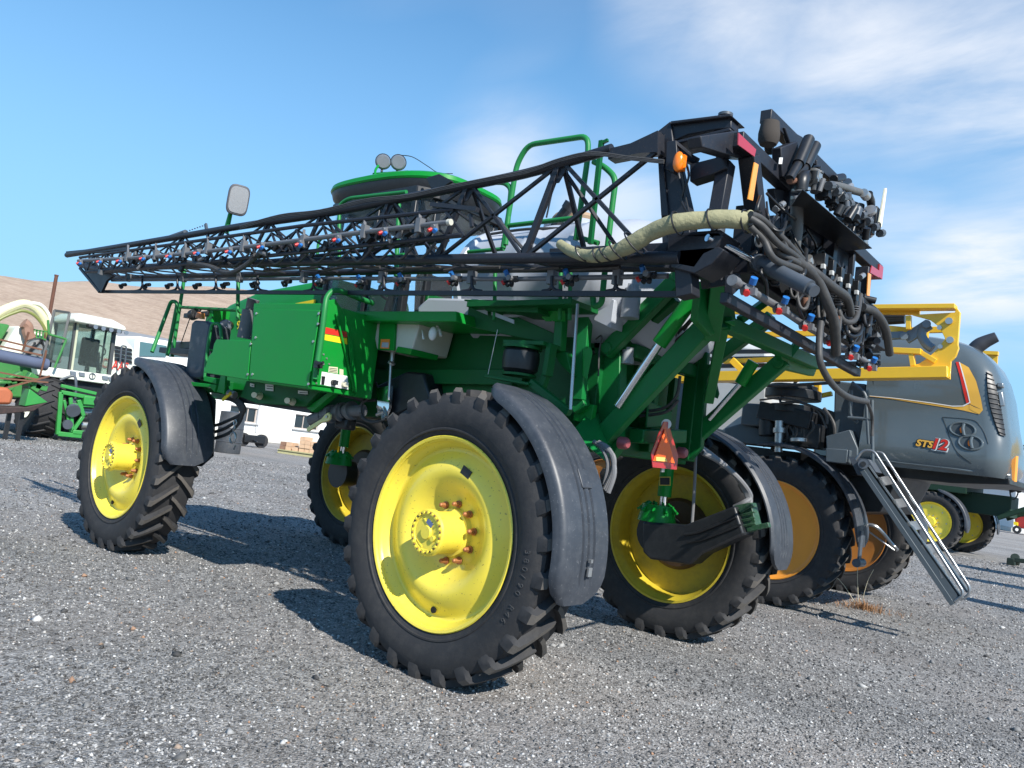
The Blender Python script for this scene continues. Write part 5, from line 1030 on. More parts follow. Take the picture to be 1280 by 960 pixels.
# electrical section valves with white connectors
for k in range(5):
    mb = MB(); x, y = 1020+k*10.5, 326+k*8.2; c = F(x, y, .16); mb.use(0).box(c, (.13, .055, .075)); mb.box(c-Vector((0, 0, .075)), (.12, .055, .055)); mb.use(1).box(c+Vector((.055, -.02, -.045)), (.026, .028, .03)); mb.use(0).cyl(c-Vector((-.05, 0, .10)), c-Vector((-.05, 0, .135)), .024, n=10)
    mb.use(2)
    for j in range(5): mb.cyl(c-Vector((-.05, 0, .135+.016*j)), c-Vector((-.05, 0, .142+.016*j)), .027, n=10)
    C('section_valve', mb, [PLA, mat('pale_connector', (.5, .5, .48), .5), PEWT], bevel=.004)
# big looping hoses
def hz(name, pts, r, m=HOSE, dx=.2): mb = MB(); mb.tube([F(x, y, dx+d) for x, y, d in pts], r, n=12, seg=7); return C(name, mb, m)
hz('hose', ((975, 305, 0), (990, 322, 0), (1008, 336, .03), (1022, 352, .05), (1034, 378, .08), (1043, 405, .08), (1045, 442, .04)), .031)
hz('hose', ((1005, 330, 0), (1020, 342, .05), (1040, 358, .07), (1058, 372, .05), (1063, 392, .02)), .028)
hz('hose', ((1078, 384, 0), (1095, 392, .03), (1107, 412, .03), (1112, 442, 0)), .030)
hz('hose', ((1026, 403, .05), (1024, 430, .08), (1026, 455, .1), (1040, 480, .12), (1060, 496, .1), (1084, 502, .06)), .020)
hz('hose', ((1084, 502, .06), (1090, 520, 0), (1090, 545, 0)), .012)
for k in range(4): hz('hose', ((938, 268+k*5, -.04), (952+k, 274+k*9, -.02+.03*(k % 2)), (974-k*2, 294+k*10, .05*(k % 2)), (990+k*3, 310+k*9, .02), (1012+k*6, 334+k*7, -.03)), .019)
for k in range(44):
    x, y = rnd.uniform(940, 1080), 0; y = 205+(x-930)*.9+rnd.uniform(10, 90)
    p = [(x, y, 0)]
    for j in range(3): x += rnd.uniform(-12, 16); y += rnd.uniform(4, 22); p.append((x, y, rnd.uniform(-.03, .08)))
    hz('cable', p, rnd.choice((.006, .008, .011)), PLA, .12)
for k in range(7): hz('cable', ((1052+k*2, 340+2*k, 0), (1062+k*3, 362+k*2, .02), (1075+k*4, 378+k*2, .04), (1085+k*4, 388+k*5, .04), (1092+k*3, 412+k*3, 0)), .007, PLA, .12)
for k in range(130):
    mb = MB(); t = rnd.random(); x = 950+145*t+rnd.uniform(-12, 12); y = 285+130*t+rnd.uniform(-22, 48); a = F(x, y, rnd.uniform(.02, .14)); d = Vector((rnd.uniform(-.5, .5), rnd.uniform(-1, 1), rnd.uniform(-1, .6))).normalized()
    if k % 3 == 0: mb.box(a, (rnd.uniform(.04, .08), rnd.uniform(.04, .1), rnd.uniform(.04, .09)), Matrix.Rotation(rnd.uniform(-.6, .6), 3, 'X'))
    else: mb.cyl(a, a+d*rnd.uniform(.04, .12), rnd.uniform(.014, .034), n=12); mb.cyl(a, a+d*.012, rnd.uniform(.03, .042), n=6)
    C('hydraulic_fitting', mb, rnd.choice((PLA, PLA, PLA, BLK, BLK, DGR, PEWT)), bevel=.003)
for (x, y) in ((1044, 380), (950, 300)): mb = MB(); mb.ball(F(x, y, .16), .03, (1, .8, 1.4)); C('reservoir_cap', mb, WHT if x > 1000 else STEEL)
r4 = random.Random(21)
for k in range(34):
    t = r4.random(); x = 955+125*t; y = 250+125*t+r4.uniform(0, 55); w = r4.uniform(10, 34); d = r4.uniform(10, 45)
    hz('hose', ((x, y, 0), (x+w*.3, y+d, .06), (x+w*.8, y+d*1.05, .09), (x+w, y+r4.uniform(0, 20), .02)), r4.choice((.008, .011, .014, .018)), r4.choice((HOSE, PLA, PLA)), r4.uniform(.02, .16))
for k in range(26):
    t = r4.random(); mb = MB(); a = F(1015+70*t+r4.uniform(-5, 5), 236+60*t+r4.uniform(-14, 6), r4.uniform(.0, .3)); d = Vector((r4.uniform(-.4, .4), r4.uniform(-.6, .6), 1)).normalized(); mb.cyl(a, a+d*r4.uniform(.05, .12), r4.uniform(.012, .03), n=10)
    C('shelf_fitting', mb, r4.choice((PLA, PLA, DGR, PEWT)))
# nozzle pipe along the carrier
mb = MB(); q = [(918, 352), (975, 385), (1007, 407), (1036, 424), (1063, 440), (1088, 456)]
mb.tube([F(x, y, .13) for x, y in q], .022, smooth=False, n=12); C('spray_pipe', mb, mat('grey_spray_pipe', (.13, .135, .145), .45), sharp=30)
mb = MB(); mb.cyl(F(915, 350, .13), F(921, 354, .13), .03, n=14); C('pipe_cap', mb, PEWT)
for x, y in ((934, 362), (974, 385), (1006, 406), (1036, 425), (1063, 443), (1086, 457)):
    nozzle(F(x, y, .16), (.6, -.8, 0), 1, 1.0, par=cf)
# ================================================================== far land
def field_mat():
    m = bpy.data.materials.new('ploughed_field'); m.use_nodes = True; t = m.node_tree; b = t.nodes['Principled BSDF']; K = t.links.new
    co = N(t, 'ShaderNodeTexCoord'); v = co.outputs['Object']
    mp_ = N(t, 'ShaderNodeMapping'); K(v, mp_.inputs[0]); mp_.inputs['Rotation'].default_value = (0, 0, R(-62)); mp_.inputs['Scale'].default_value = (.03, .35, .2)
    a = N(t, 'ShaderNodeTexNoise', i_Scale=1.0, i_Detail=8, i_Roughness=.7); K(mp_.outputs[0], a.inputs['Vector'])
    c = N(t, 'ShaderNodeTexNoise', i_Scale=.9, i_Detail=6, i_Roughness=.75); K(v, c.inputs['Vector'])
    s_ = math_(t, 'ADD', math_(t, 'MULTIPLY', a.outputs[0], .5), math_(t, 'MULTIPLY', c.outputs[0], .5))
    cr = N(t, 'ShaderNodeValToRGB'); K(s_, cr.inputs[0]); e = cr.color_ramp.elements
    e[0].position = .36; e[0].color = (.27, .185, .13, 1); e[1].position = .66; e[1].color = (.52, .40, .30, 1); x = e.new(.5); x.color = (.40, .295, .215, 1)
    K(cr.outputs[0], b.inputs['Base Color']); b.inputs['Roughness'].default_value = .95
    bn = N(t, 'ShaderNodeBump', i_Strength=.6, i_Distance=.5); K(c.outputs[0], bn.inputs['Height']); K(bn.outputs[0], b.inputs['Normal'])
    return m
FIELD = field_mat()
def hill():
    vs = []; fs = []; ks = [0, .1, .25, .45, .65, .82, .94, 1.0, 1.12, 1.3, 1.7]; pxs = list(range(-4000, -500, 250))+list(range(-500, 1700, 20))+list(range(1700, 4200, 250))
    pts = ((-4200, .08), (-500, .115), (0, .133), (120, .142), (300, .157), (430, .155), (520, .14), (620, .105), (750, .06), (900, .035), (1100, .02), (1300, .016), (1700, .018), (4200, .018))
    for px in pxs:
        for i in range(len(pts)-1):
            if pts[i][0] <= px <= pts[i+1][0]: t = (px-pts[i][0])/(pts[i+1][0]-pts[i][0]); t = t*t*(3-2*t); el = pts[i][1]*(1-t)+pts[i+1][1]*t
        d = CF+CR*(px-640)/FPX; d = Vector((d[0], d[1], 0)).normalized()
        far = 260+ .25*max(0, px-500)
        near = 75+.14*max(0, px-300)
        for k in ks:
            r = near+(far-near)*k; ec = el/math.sqrt(1+((px-640)/FPX)**2); top = 1.5+ec*far
            h = 1.5*min(k, 1)+ec*r*math.sin(min(k, 1)*PI/2)
            if k > 1: h = top*(1-(k-1)*.9)
            if k == 0: h = -.6
            h += .25*math.sin(px*.05+k*9)*min(1, k)
            vs.append((CAM[0]+d.x*r, CAM[1]+d.y*r, h))
    n = len(ks)
    for i in range(len(pxs)-1):
        for j in range(n-1): fs.append((i*n+j, (i+1)*n+j, (i+1)*n+j+1, i*n+j+1))
    mb = MB(); mb.v = vs; mb.f = fs; mb.m = [0]*len(fs); mb.st = [(0, 0)]
    tag(mb.build('field_hill', FIELD), kind='structure')
hill()
def bushes(name, label, px0, px1, dist, h, el, col, n=160):
    r_ = random.Random(px0+1); mb = MB()
    for k in range(n):
        px = r_.uniform(px0, px1); d = CF+CR*(px-640)/FPX; d = Vector((d[0], d[1], 0)).normalized(); D = dist+r_.uniform(-8, 8); s = h*r_.uniform(.5, 1)
        c = Vector((CAM[0]+d.x*D, CAM[1]+d.y*D, 1.5+el*dist+s*.4))
        for q in range(14):
            a = c+Vector((r_.uniform(-1, 1), r_.uniform(-1, 1), r_.uniform(-.6, .8)))*s; u = Vector((r_.uniform(-1, 1), r_.uniform(-1, 1), r_.uniform(-1, 1))).normalized()*s*.4; w = u.cross(Vector((.3, .5, .8))).normalized()*s*.4
            mb.add([a+u, a+w, a-u*.6-w], [(0, 1, 2)])
    o = mb.build(name, mat(name+'_leaves', col, .9, var=.3, vscale=.4)); return tag(o, label, 'trees', kind='stuff')
0 and bushes('tree_line', 'thin dark line of far bushes on the crest of the ploughed hill', 38, 64, 258, 1.0, .137, (.07, .075, .07), 40)
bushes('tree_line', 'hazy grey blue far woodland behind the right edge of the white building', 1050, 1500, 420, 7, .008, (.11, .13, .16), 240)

# ---------------------------------------------------------------- white farm building at the left, with windows
def wall_pts(px0, px1, D):
    out_ = []
    for px in (px0, px1[0] if isinstance(px1, tuple) else px1):
        d = CF+CR*(px-640)/FPX; d = Vector((d[0], d[1], 0)); out_.append(d)
    return out_
A0 = P(262, 545, Z=0); A1 = P(430, 562.5, Z=0); dirw = (A1-A0); dirw.z = 0; dirw.normalize(); back = Vector((-dirw.y, dirw.x, 0))
if back.dot(A0-Vector(CAM)) < 0: back = -back
bld = thing('farm_building', 'long white farm building with barred ground floor windows seen under the sprayer', 'building', A0)
E0, E1 = A0-dirw*5, A0+dirw*34; Hb = 3.9
WW = mat('whitewashed_wall', (.80, .80, .78), .85, var=.04, vscale=.6, dirt=.25, dirtcol=(.62, .60, .55), bump=.2, bscale=6)
def on(px, py):   # point of the wall face seen at a pixel
    d = Vector(CF + CR*(px-640)/FPX + CU*(480-py)/FPX); t = (A0-Vector(CAM)).dot(back)/d.dot(back); return Vector(CAM)+d*t
wins = []
for (x0, y0, x1, y1) in ((296, 508, 320, 529), (370, 518, 412, 541)):
    a = on(x0, y0); b = on(x1, y1); zt = on((x0+x1)/2, (y0+y0+ (4 if x1-x0 > 30 else 2))/2).z; zb = on((x0+x1)/2, (y1+y1-4)/2).z
    wins.append(((a-A0).dot(dirw), (b-A0).dot(dirw), zb, zt))
step_ = wins[1][0]-wins[0][0]
zb = sum(w[2] for w in wins)/2; zt = sum(w[3] for w in wins)/2; ww = 1.75
wl = [(wins[0][1]-ww, wins[0][1]), (wins[1][0], wins[1][0]+ww)]
wl += [(wins[1][0]+step_*k, wins[1][0]+step_*k+ww) for k in range(1, 5)]
mb = MB(); xs_ = [-5]
def seg(x0, x1, z0, z1, th=.35, off=0): a = A0+dirw*x0+back*off; mb.add([a+Vector((0, 0, z0)), a+dirw*(x1-x0)+Vector((0, 0, z0)), a+dirw*(x1-x0)+Vector((0, 0, z1)), a+Vector((0, 0, z1)), a+back*th+Vector((0, 0, z0)), a+dirw*(x1-x0)+back*th+Vector((0, 0, z0)), a+dirw*(x1-x0)+back*th+Vector((0, 0, z1)), a+back*th+Vector((0, 0, z1))], [(0, 1, 2, 3), (5, 4, 7, 6), (4, 0, 3, 7), (1, 5, 6, 2), (3, 2, 6, 7), (4, 5, 1, 0)])
seg(-5, 34, .5, zb); seg(-5, 34, zt, Hb)
cur = -5
for (a, b) in wl: seg(cur, a, zb, zt); cur = b
seg(cur, 34, zb, zt); mb.build('wall', WW, bld)
mb = MB(); seg(-5, 34, -.3, .5, .37, -.03); mb.build('plinth', mat('stained_plinth', (.62, .60, .54), .9, var=.12, vscale=1.2, dirt=.5, dirtcol=(.4, .36, .28)), bld)
mb = MB(); seg(-5, 34, .0, Hb, 8, 7.6); mb.build('wall', WW, bld)
mb = MB(); a = A0+dirw*-5.4-back*.4; b = A0+dirw*34.4-back*.4; r_ = back*4.4+Vector((0, 0, 1.5))
mb.add([a+Vector((0, 0, Hb)), b+Vector((0, 0, Hb)), b+r_+Vector((0, 0, Hb)), a+r_+Vector((0, 0, Hb)), a+back*8.8+Vector((0, 0, Hb)), b+back*8.8+Vector((0, 0, Hb))], [(0, 1, 2, 3), (3, 2, 5, 4), (0, 3, 4), (1, 5, 2), (0, 4, 5, 1)]); mb.build('roof', mat('grey_sheet_roof', (.3, .3, .3), .7), bld)
mb = MB(); x = (on(322, 520)-A0).dot(dirw); seg(x-.05, x+.05, .5, Hb, .05, -.07); mb.build('downpipe', mat('pale_pipe', (.45, .45, .45), .5), bld)
wf = mat('weathered_window_frame', (.42, .36, .32), .7)
for (a, b) in wl:
    mb = MB()
    for (p0, p1, q0, q1) in ((a, b, zb, zb+.07), (a, b, zt-.07, zt), (a, a+.07, zb+.07, zt-.07), (b-.07, b, zb+.07, zt-.07), (a+(b-a)*.36, a+(b-a)*.36+.06, zb+.07, zt-.07), (a+(b-a)*.66, a+(b-a)*.66+.06, zb+.07, zt-.07)): seg(p0, p1, q0, q1, .1, .12)
    w = mb.build('window', wf, bld)
    for (p0, p1) in ((a+.07, a+(b-a)*.36), (a+(b-a)*.36+.06, a+(b-a)*.66), (a+(b-a)*.66+.06, b-.07)):
        mb = MB(); seg(p0, p1, zb+.07, zt-.07, .01, .16); mb.build('pane', DGLASS, w)
        mb = MB(); seg(p0+.04, p1-.1, zb+.1, zt-.1, .01, .22); mb.build('curtain', mat('pale_curtain', (.5, .52, .48), .9), w)
    mb = MB(); seg(a-.15, b+.15, zb-.10, zb-.04, .2, -.12); mb.build('sill', mat('dark_sill', (.3, .3, .3), .7), w)
# pallet with split blocks in front of the wall
pc = P(388, 572, Z=0); pa = P(346, 566, Z=0); pb = P(424, 577, Z=0)
pdir = (pb-pa).normalized(); pback = Vector((-pdir.y, pdir.x, 0)); pback = pback if pback.y > 0 or pback.x < 0 else -pback
plt_ = thing('wooden_pallet', 'low wooden pallet in front of the white building carrying pale blocks', 'pallet', pa)
Lp = (pb-pa).length
def pbx(u0, u1, v0, v1, z0, z1):
    m_ = MB(); o = pa+pdir*u0+pback*v0; m_.add([o+pdir*(i*(u1-u0))+pback*(j*(v1-v0))+Vector((0, 0, z)) for z in (z0, z1) for i, j in ((0, 0), (1, 0), (1, 1), (0, 1))], [(3, 2, 1, 0), (4, 5, 6, 7), (0, 1, 5, 4), (1, 2, 6, 5), (2, 3, 7, 6), (3, 0, 4, 7)]); return m_
WOOD = mat('grey_pallet_wood', (.42, .40, .22), .85, var=.2); BRI = mat('pale_clay_block', (.62, .42, .27), .85, var=.2, vscale=2, dirt=.3, dirtcol=(.3, .16, .1))
BRD = mat('dark_clay_block', (.26, .15, .10), .85, var=.3)
for k in range(3): pbx(0, Lp, .05+.5*k, .15+.5*k, .0, .14).build('bearer', WOOD, plt_)
for k in range(6): pbx(0, Lp, .0+.2*k, .15+.2*k, .14, .18).build('board', WOOD, plt_)
spots = [(.0, .32, .32, BRD), (.34, .66, .33, BRI), (.70, .74, .45, BRI), (.86, 1.9, .62, BRI), (1.0, 1.0, 0, BRI)]
BN = ('lowest', 'second lowest', 'third lowest', 'fourth lowest'); PN = ('first', 'second', 'third', 'fourth', 'fifth', 'sixth', 'seventh', 'eighth', 'ninth', 'tenth'); pi = -1
for (u0, n_, m_) in ((.02, 2, BRD), (.30, 2, BRI), (.62, 1, BRI), (.92, 4, BRI), (1.18, 3, BRI), (1.44, 3, BRI), (1.70, 2, BRI), (1.98, 1, BRD), (2.24, 1, BRI), (2.50, 1, BRI)):
    if u0*Lp/2.9 > Lp-.3: continue
    pi += 1; u = u0*Lp/2.9; w_ = .24*Lp/2.9
    for k in range(n_):
        o = pbx(u, u+w_, .1+rnd.uniform(0, .05), .8, .183+.17*k, .183+.17*k+.16).build('clay_block', m_)
        lab = f'{BN[k]} clay block of the {PN[pi]} pile from the left on the wooden pallet' if n_ > 1 else f'single {"dark" if m_ is BRD else "pale"} clay block, {PN[pi]} from the left on the wooden pallet'
        lab_ = ('dark clay block at the left end of the pallet' if m_ is BRD and u0 < 1 else 'pale clay block piled on the wooden pallet' if m_ is BRI else 'dark clay block near the right end of the pallet')
        tag(o, lab, 'block', 'clay blocks stacked on the pallet')
# grey drum and small black roller standing in the yard beyond the front wheel
c = P(284, 566, Z=0); hgt = 1.25
mb = MB(); s_ = (c-Vector(CAM)).length/FPX; mb.lathe([(.0005, 0), (14*s_, 0), (14.5*s_, .04), (14.5*s_, .4), (15*s_, .42), (14.5*s_, .44), (14.5*s_, .9), (15*s_, .92), (14.5*s_, .94), (14*s_, 48*s_), (.0005, 49*s_)], c, 'Z', n=28)
tag(mb.build('grey_drum', mat('grey_drum_paint', (.05, .056, .065), .5, dirt=.3), loc=c), 'dark grey plastic drum standing beyond the front wheel', 'drum')
c = P(305, 558, Z=0); s_ = (c-Vector(CAM)).length/FPX; k_ = thing('small_trailer', 'small black two-wheeled trailer beside the white building', 'trailer', c)
r_ = 8*s_
for dy in (0, .5): mb = MB(); mb.lathe([(r_*.4, -.1), (r_, -.1), (r_, .1), (r_*.4, .1)], c+Vector((-.2, dy*2, r_)), 'X', n=20, close=True); mb.build('wheel', RUB, k_)
mb = MB(); mb.box(c+Vector((-.2, .5, r_*1.2)), (.5, 1.1, .35)); mb.bar(c+Vector((-.2, .5, r_)), c+Vector((.9, .1, r_*.9)), .08, .08); mb.build('bed', PLA, k_, bevel=.02)
# rusty pole
c = P(66.5, 500, X=-34); c.z = 0; d0 = P(70.5, 345, X=-34)
mb = MB(); mb.cyl((d0.x, d0.y, 0), (d0.x, d0.y, d0.z), .075, n=10); mb.cyl((d0.x, d0.y, d0.z), (d0.x, d0.y, d0.z+.05), .09, n=10)
tag(mb.build('steel_pole', mat('rusty_pole', (.12, .05, .03), .8, var=.4), loc=(d0.x, d0.y, 0)), 'thin rusty steel pole rising behind the green and white harvester cab', 'pole')

# ================================================================== forage harvester, left background
HX = -23.0
def Q(x, y, dx=0): return P(x, y, X=HX+dx)
hv = thing('forage_harvester', 'green and white forage harvester with big glass cab and curved spout at the left', 'harvester', (-24, 4.6, 0))
def H(name, mb, m, par=None, **k): return mb.build(name, m, par or hv, **k)
# cab: real box, front glass towards +X
ya, yb_, zc0, zc1 = 3.95+.35, 6.05, 2.12, 3.85
ca = Q(86, 470).y; cbb = Q(136, 468).y
zf0, zf1 = Q(100, 466).z, Q(104, 404).z
mb = MB(); D_ = 1.75
for (x, y) in ((HX, ca), (HX, cbb), (HX-D_, ca), (HX-D_, cbb)): mb.bar((x, y, zf0), (x-(.15 if x == HX else 0), y, zf1), .11, .11)
mb.bar((HX-.12, ca+.95, zf0), (HX-.2, ca+.95, zf1), .05, .05); pil = mb; mb = MB(); mb.bb(HX-D_-.05, HX+.05, ca-.05, cbb+.05, zf0-.1, zf0); hcab = H('cab', mb, mat('dark_cab_frame', (.05, .055, .055), .5)); H('cab_post', pil, MATS['dark_cab_frame'], hcab)
mb = MB(); mb.bar((HX+.02, ca+.03, zf0), (HX-.12, ca+.03, zf1), .06, .12); H('cab_pillar', mb, mat('beige_pillar', (.45, .47, .33), .5), hcab)
mb = MB(); mb.add(*loft([[Vector((x, y, z)) for x, y in ((HX+.25, ca-.2), (HX+.25, cbb+.2), (HX-D_-.1, cbb+.1), (HX-D_-.1, ca-.15))] for z in (zf1-.02, zf1+.12)]+[[Vector((x, y, zf1+.3)) for x, y in ((HX-.1, ca+.05), (HX-.1, cbb-.1), (HX-D_+.1, cbb-.1), (HX-D_+.1, ca+.05))]])); H('cab_roof', mb, HWHT, hcab, bevel=.05)
mb = MB(); mb.bb(HX+.1, HX+.33, ca+.2, cbb+.05, zf1-.12, zf1-.02); rl = H('roof_light_bar', mb, PLA, hcab, bevel=.02)
for k in range(5): mb = MB(); y = ca+.4+k*.24; mb.cyl((HX+.34, y, zf1-.07), (HX+.36, y, zf1-.07), .07, n=12); mb.build('lamp', LENS, rl)
for nm, pl_, th in (('front', [(HX-.02, ca+.06, zf0+.03), (HX-.02, cbb-.06, zf0+.03), (HX-.15, cbb-.06, zf1-.03), (HX-.15, ca+.06, zf1-.03)], (-.01, 0, 0)), ('side', [(HX-.1, ca, zf0+.03), (HX-D_+.06, ca, zf0+.03), (HX-D_+.06, ca, zf1-.03), (HX-.2, ca, zf1-.03)], (0, .01, 0)), ('side2', [(HX-.1, cbb, zf0+.03), (HX-D_+.06, cbb, zf0+.03), (HX-D_+.06, cbb, zf1-.03), (HX-.2, cbb, zf1-.03)], (0, -.01, 0)), ('rear', [(HX-D_, ca+.06, zf0+.5), (HX-D_, cbb-.06, zf0+.5), (HX-D_, cbb-.06, zf1-.03), (HX-D_, ca+.06, zf1-.03)], (.01, 0, 0))):
    mb = MB(); mb.plate(pl_, th); H('window', mb, mat('pale_green_glass', (.55, .66, .62), .02, trans=.95, var=.01, spec=.4) if True else GLASS, hcab)
mb = MB(); mb.box((HX-1.1, ca+.9, zf0+.75), (.18, .55, .9)); mb.box((HX-.85, ca+.9, zf0+.35), (.55, .55, .16)); H('seat', mb, SEAT, hcab, bevel=.05)
mb = MB(); mb.cyl((HX-.25, ca+.95, zf0), (HX-.5, ca+.95, zf0+.75), .05); mb.tube([(HX-.5+.05*math.cos(t), ca+.95+.22*math.sin(t), zf0+.78+.2*math.cos(t)) for t in [2*PI*k/14 for k in range(14)]], .02, closed=True, smooth=False); H('steering_wheel', mb, PLA, hcab)
# open side door (greenish glass) swung to the left of the cab
mb = MB(); dpl = [Q(68, 388), Q(87, 391), Q(74, 453, .3), Q(54, 450, .3)]; 
for i in range(4): mb.bar(dpl[i], dpl[(i+1) % 4], .07, .07)
MATS['pale_green_glass'].node_tree.nodes['Principled BSDF'].inputs['IOR'].default_value = 1.08
dr = H('cab_door', mb, mat('dark_cab_frame', (.05, .055, .055), .5), hcab); mb = MB(); mb.plate(dpl, (-.01, 0, 0)); mb.build('pane', MATS['pale_green_glass'], dr)
mb = MB(); mb.rail([Q(60, 400, .4), Q(61, 418, .4), Q(83, 424, .4), Q(68, 460, .4)], .035); H('handrail', mb, LGREEN)
# white platform band with four lamps
mb = MB(); mb.plate([Q(45, 457, .2), Q(148, 470, .2), Q(146, 482, .2), Q(48, 469, .2)], (-.5, 0, 0)); bd = H('front_band', mb, HWHT, bevel=.03)
for x, y in ((87, 463.5), (98, 465), (127, 469.5), (135, 471)): mb = MB(); mb.plate([Q(x, y, .22), Q(x+8, y+1, .22), Q(x+8, y+6, .22), Q(x+1, y+5, .22)], (.02, 0, 0)); mb.build('lamp', LENS, bd, bevel=.01)
mb = MB(); mb.tube([Q(116, 467+0, .23)+Vector((0, .09*math.cos(t), .09*math.sin(t)-.08)) for t in [2*PI*k/14 for k in range(14)]], .012, closed=True, smooth=False); mb.bar(Q(116, 467, .23), Q(116, 472, .23), .02, .02); mb.build('round_emblem', DGR, bd)
mb = MB(); mb.bb(HX-6, HX-.2, ca-.3, cbb+.2, 1.0, 2.0); H('chassis', mb, PLA, bevel=.05)
# body: white and green panels towards the left, spout
mb = MB(); mb.plate([Q(22, 407, -1.0), Q(54, 418, -1.0), Q(57, 447, -1.0), Q(30, 452, -1.0), Q(-2, 445, -1.0)], (-3, 0, 0)); H('side_panel', mb, HWHT, bevel=.06)
mb = MB(); mb.plate([Q(-60, 395, -1.2), Q(14, 406, -1.2), Q(-6, 440, -1.2), Q(-60, 440, -1.2)], (-4, 0, 0)); H('side_panel', mb, LGREEN, bevel=.08)
mb = MB(); mb.plate([Q(3, 445, -.9), Q(60, 452, -.9), Q(52, 500, -.9), Q(-40, 492, -.9), Q(-40, 440, -.9)], (-3, 0, 0)); H('side_panel', mb, LGREEN, bevel=.06)
for c_ in ((46, 437, .36), (40, 447, .2), (50, 449, .2), (32, 446, .16)):
    mb = MB(); c = Q(c_[0], c_[1], -.7); mb.lathe([(.02, .1), (c_[2]*.5, .1), (c_[2]*.62, .02), (c_[2]*.9, .02), (c_[2], .08), (c_[2], -.1)], c, 'X', n=24); H('belt_pulley', mb, STEEL)
mb = MB()
for a, b in (((34, 444), (52, 425)), ((52, 425), (60, 452)), ((28, 452), (44, 428))): mb.bar(Q(*a, -.6), Q(*b, -.6), .09, .05)
H('drive_belt', mb, PLA)
sp_in = [(-40, 430), (-20, 408), (0, 391), (20, 382), (32, 380), (45, 386), (56, 400), (62, 418)]; sp_w = [.9, .85, .8, .75, .7, .65, .55, .5]
mb = MB(); pts = [Q(x, y, -1.6) for x, y in sp_in]
mb.tube(pts, lambda t: .19-.06*t, n=6, seg=4)
H('spout', mb, mat('cream_spout', (.72, .68, .42), .5, dirt=.3, dirtcol=(.5, .45, .25)), bevel=.04)
mb = MB(); mb.tube([p+Vector((.2, -.06, -.24)) for p in pts], .05); H('spout_guide', mb, mat('olive_steel', (.2, .22, .06), .5))
mb = MB(); mb.tube([Q(x, y, -1.5) for x, y in ((40, 379), (52, 382), (62, 396), (66, 418))], .06); H('spout_cylinder', mb, HWHT)
mb = MB(); mb.tube([Q(29, 404, -.8), Q(34, 408, -.8), Q(35, 416, -.8), Q(38, 423, -.8)], .17); H('exhaust', mb, mat('brown_exhaust', (.3, .17, .12), .7, var=.3))
mb = MB()
for k in range(5): mb.bar(Q(38+4*k, 410+k, -.8), Q(37+4*k, 424+k, -.8), .04, .04)
mb.bar(Q(36, 411, -.8), Q(60, 415, -.8), .04, .04); mb.bar(Q(36, 421, -.8), Q(60, 425, -.8), .05, .05); H('rail', mb, LGREEN)
# front wheels, header frame
mb = tyre_mb((HX-.35, Q(56, 500).y+.02, .98), Rt=.99, hw=.36, nl=18, rr=.42); hw_ = H('wheel', mb, RUB, sharp=40)
mb = MB(); mb.lathe([(.43, -.36), (.36, -.2), (.1, -.16), (.001, -.16)], (HX-.35, Q(56, 500).y, .98), n=30); mb.build('rim', HWHT, hw_)
mb = tyre_mb((HX-.35, 6.6, .98), Rt=.99, hw=.36, nl=18, rr=.42); H('wheel', mb, RUB, sharp=40)
mb = tyre_mb((HX-3.6, 3.2, .75), Rt=.76, hw=.25, nl=16, rr=.35); H('wheel', mb, RUB, sharp=40)
mb = MB()
for a, b, w in (((76, 490), (72, 543), .12), ((76, 490), (128, 500), .12), ((72, 542), (112, 546), .14), ((88, 497), (90, 540), .1), ((98, 500), (104, 520), .12), ((104, 520), (90, 540), .10), ((80, 500), (88, 540), .08), ((76, 482), (120, 492), .10), ((88, 506), (130, 508), .1), ((90, 540), (170, 546), .14), ((103, 500), (170, 506), .25)): mb.bar(Q(*a, .6), Q(*b, .6), w, w)
fh = H('feed_header', mb, mat('bright_harvester_green', (.035, .27, .055), .4, var=.15, dirt=.2, dirtcol=(.15, .2, .08)), bevel=.015)
for k in range(4): mb = MB(); mb.cyl(Q(100, 515+k*8, .2), Q(170, 520+k*7, .2), .13, n=12); mb.build('feed_roller', (STEEL, PLA)[k % 2], fh)
mb = MB(); mb.cyl(Q(91, 512, .7), Q(92, 514, .8), .2, n=16); mb.cyl(Q(84, 530, .7), Q(85, 531, .8), .14, n=16); mb.box(Q(95, 500, .4), (.3, .5, .3)); mb.tube([Q(75, 475, .4), Q(92, 470, .5), Q(95, 480, .6), Q(94, 498, .6)], .04); mb.build('drive_gear', DGR, fh)
mb = MB(); mb.plate([Q(75, 478, 0), Q(138, 486, 0), Q(130, 545, 0), Q(80, 540, 0)], (-.6, 0, 0)); H('header_back', mb, PLA)

# front left implement in front of the harvester
im = thing('reel_implement', 'rusty framed implement with grey tube, orange bin and green wedge at the left edge', 'implement', Q(20, 540, 3) )
im.location.z = 0
def I(name, mb, m, **k): return mb.build(name, m, im, **k)
mb = MB(); mb.cyl(Q(-40, 437, 2.5), Q(58, 456, 2.2), .17, n=20); I('grey_tube', mb, mat('blue_grey_tube', (.10, .12, .18), .45))
mb = MB()
for a, b in (((-40, 415), (52, 437)), ((-40, 424), (52, 444)), ((-40, 458), (45, 474)), ((-30, 470), (60, 478)), ((36, 415), (28, 440)), ((58, 438), (50, 470)), ((-40, 498), (62, 470))): mb.bar(Q(*a, 2.6), Q(*b, 2.4), .045, .045)
I('rail', mb, RUST)
mb = MB(); mb.plate([Q(-30, 485, 2.6), Q(10, 484, 2.6), Q(18, 492, 2.6), Q(15, 506, 2.6), Q(-30, 506, 2.6)], (-.7, 0, 0)); I('orange_bin', mb, mat('orange_bin_plastic', (.42, .12, .05), .6, dirt=.3, dirtcol=(.2, .08, .04)), bevel=.08)
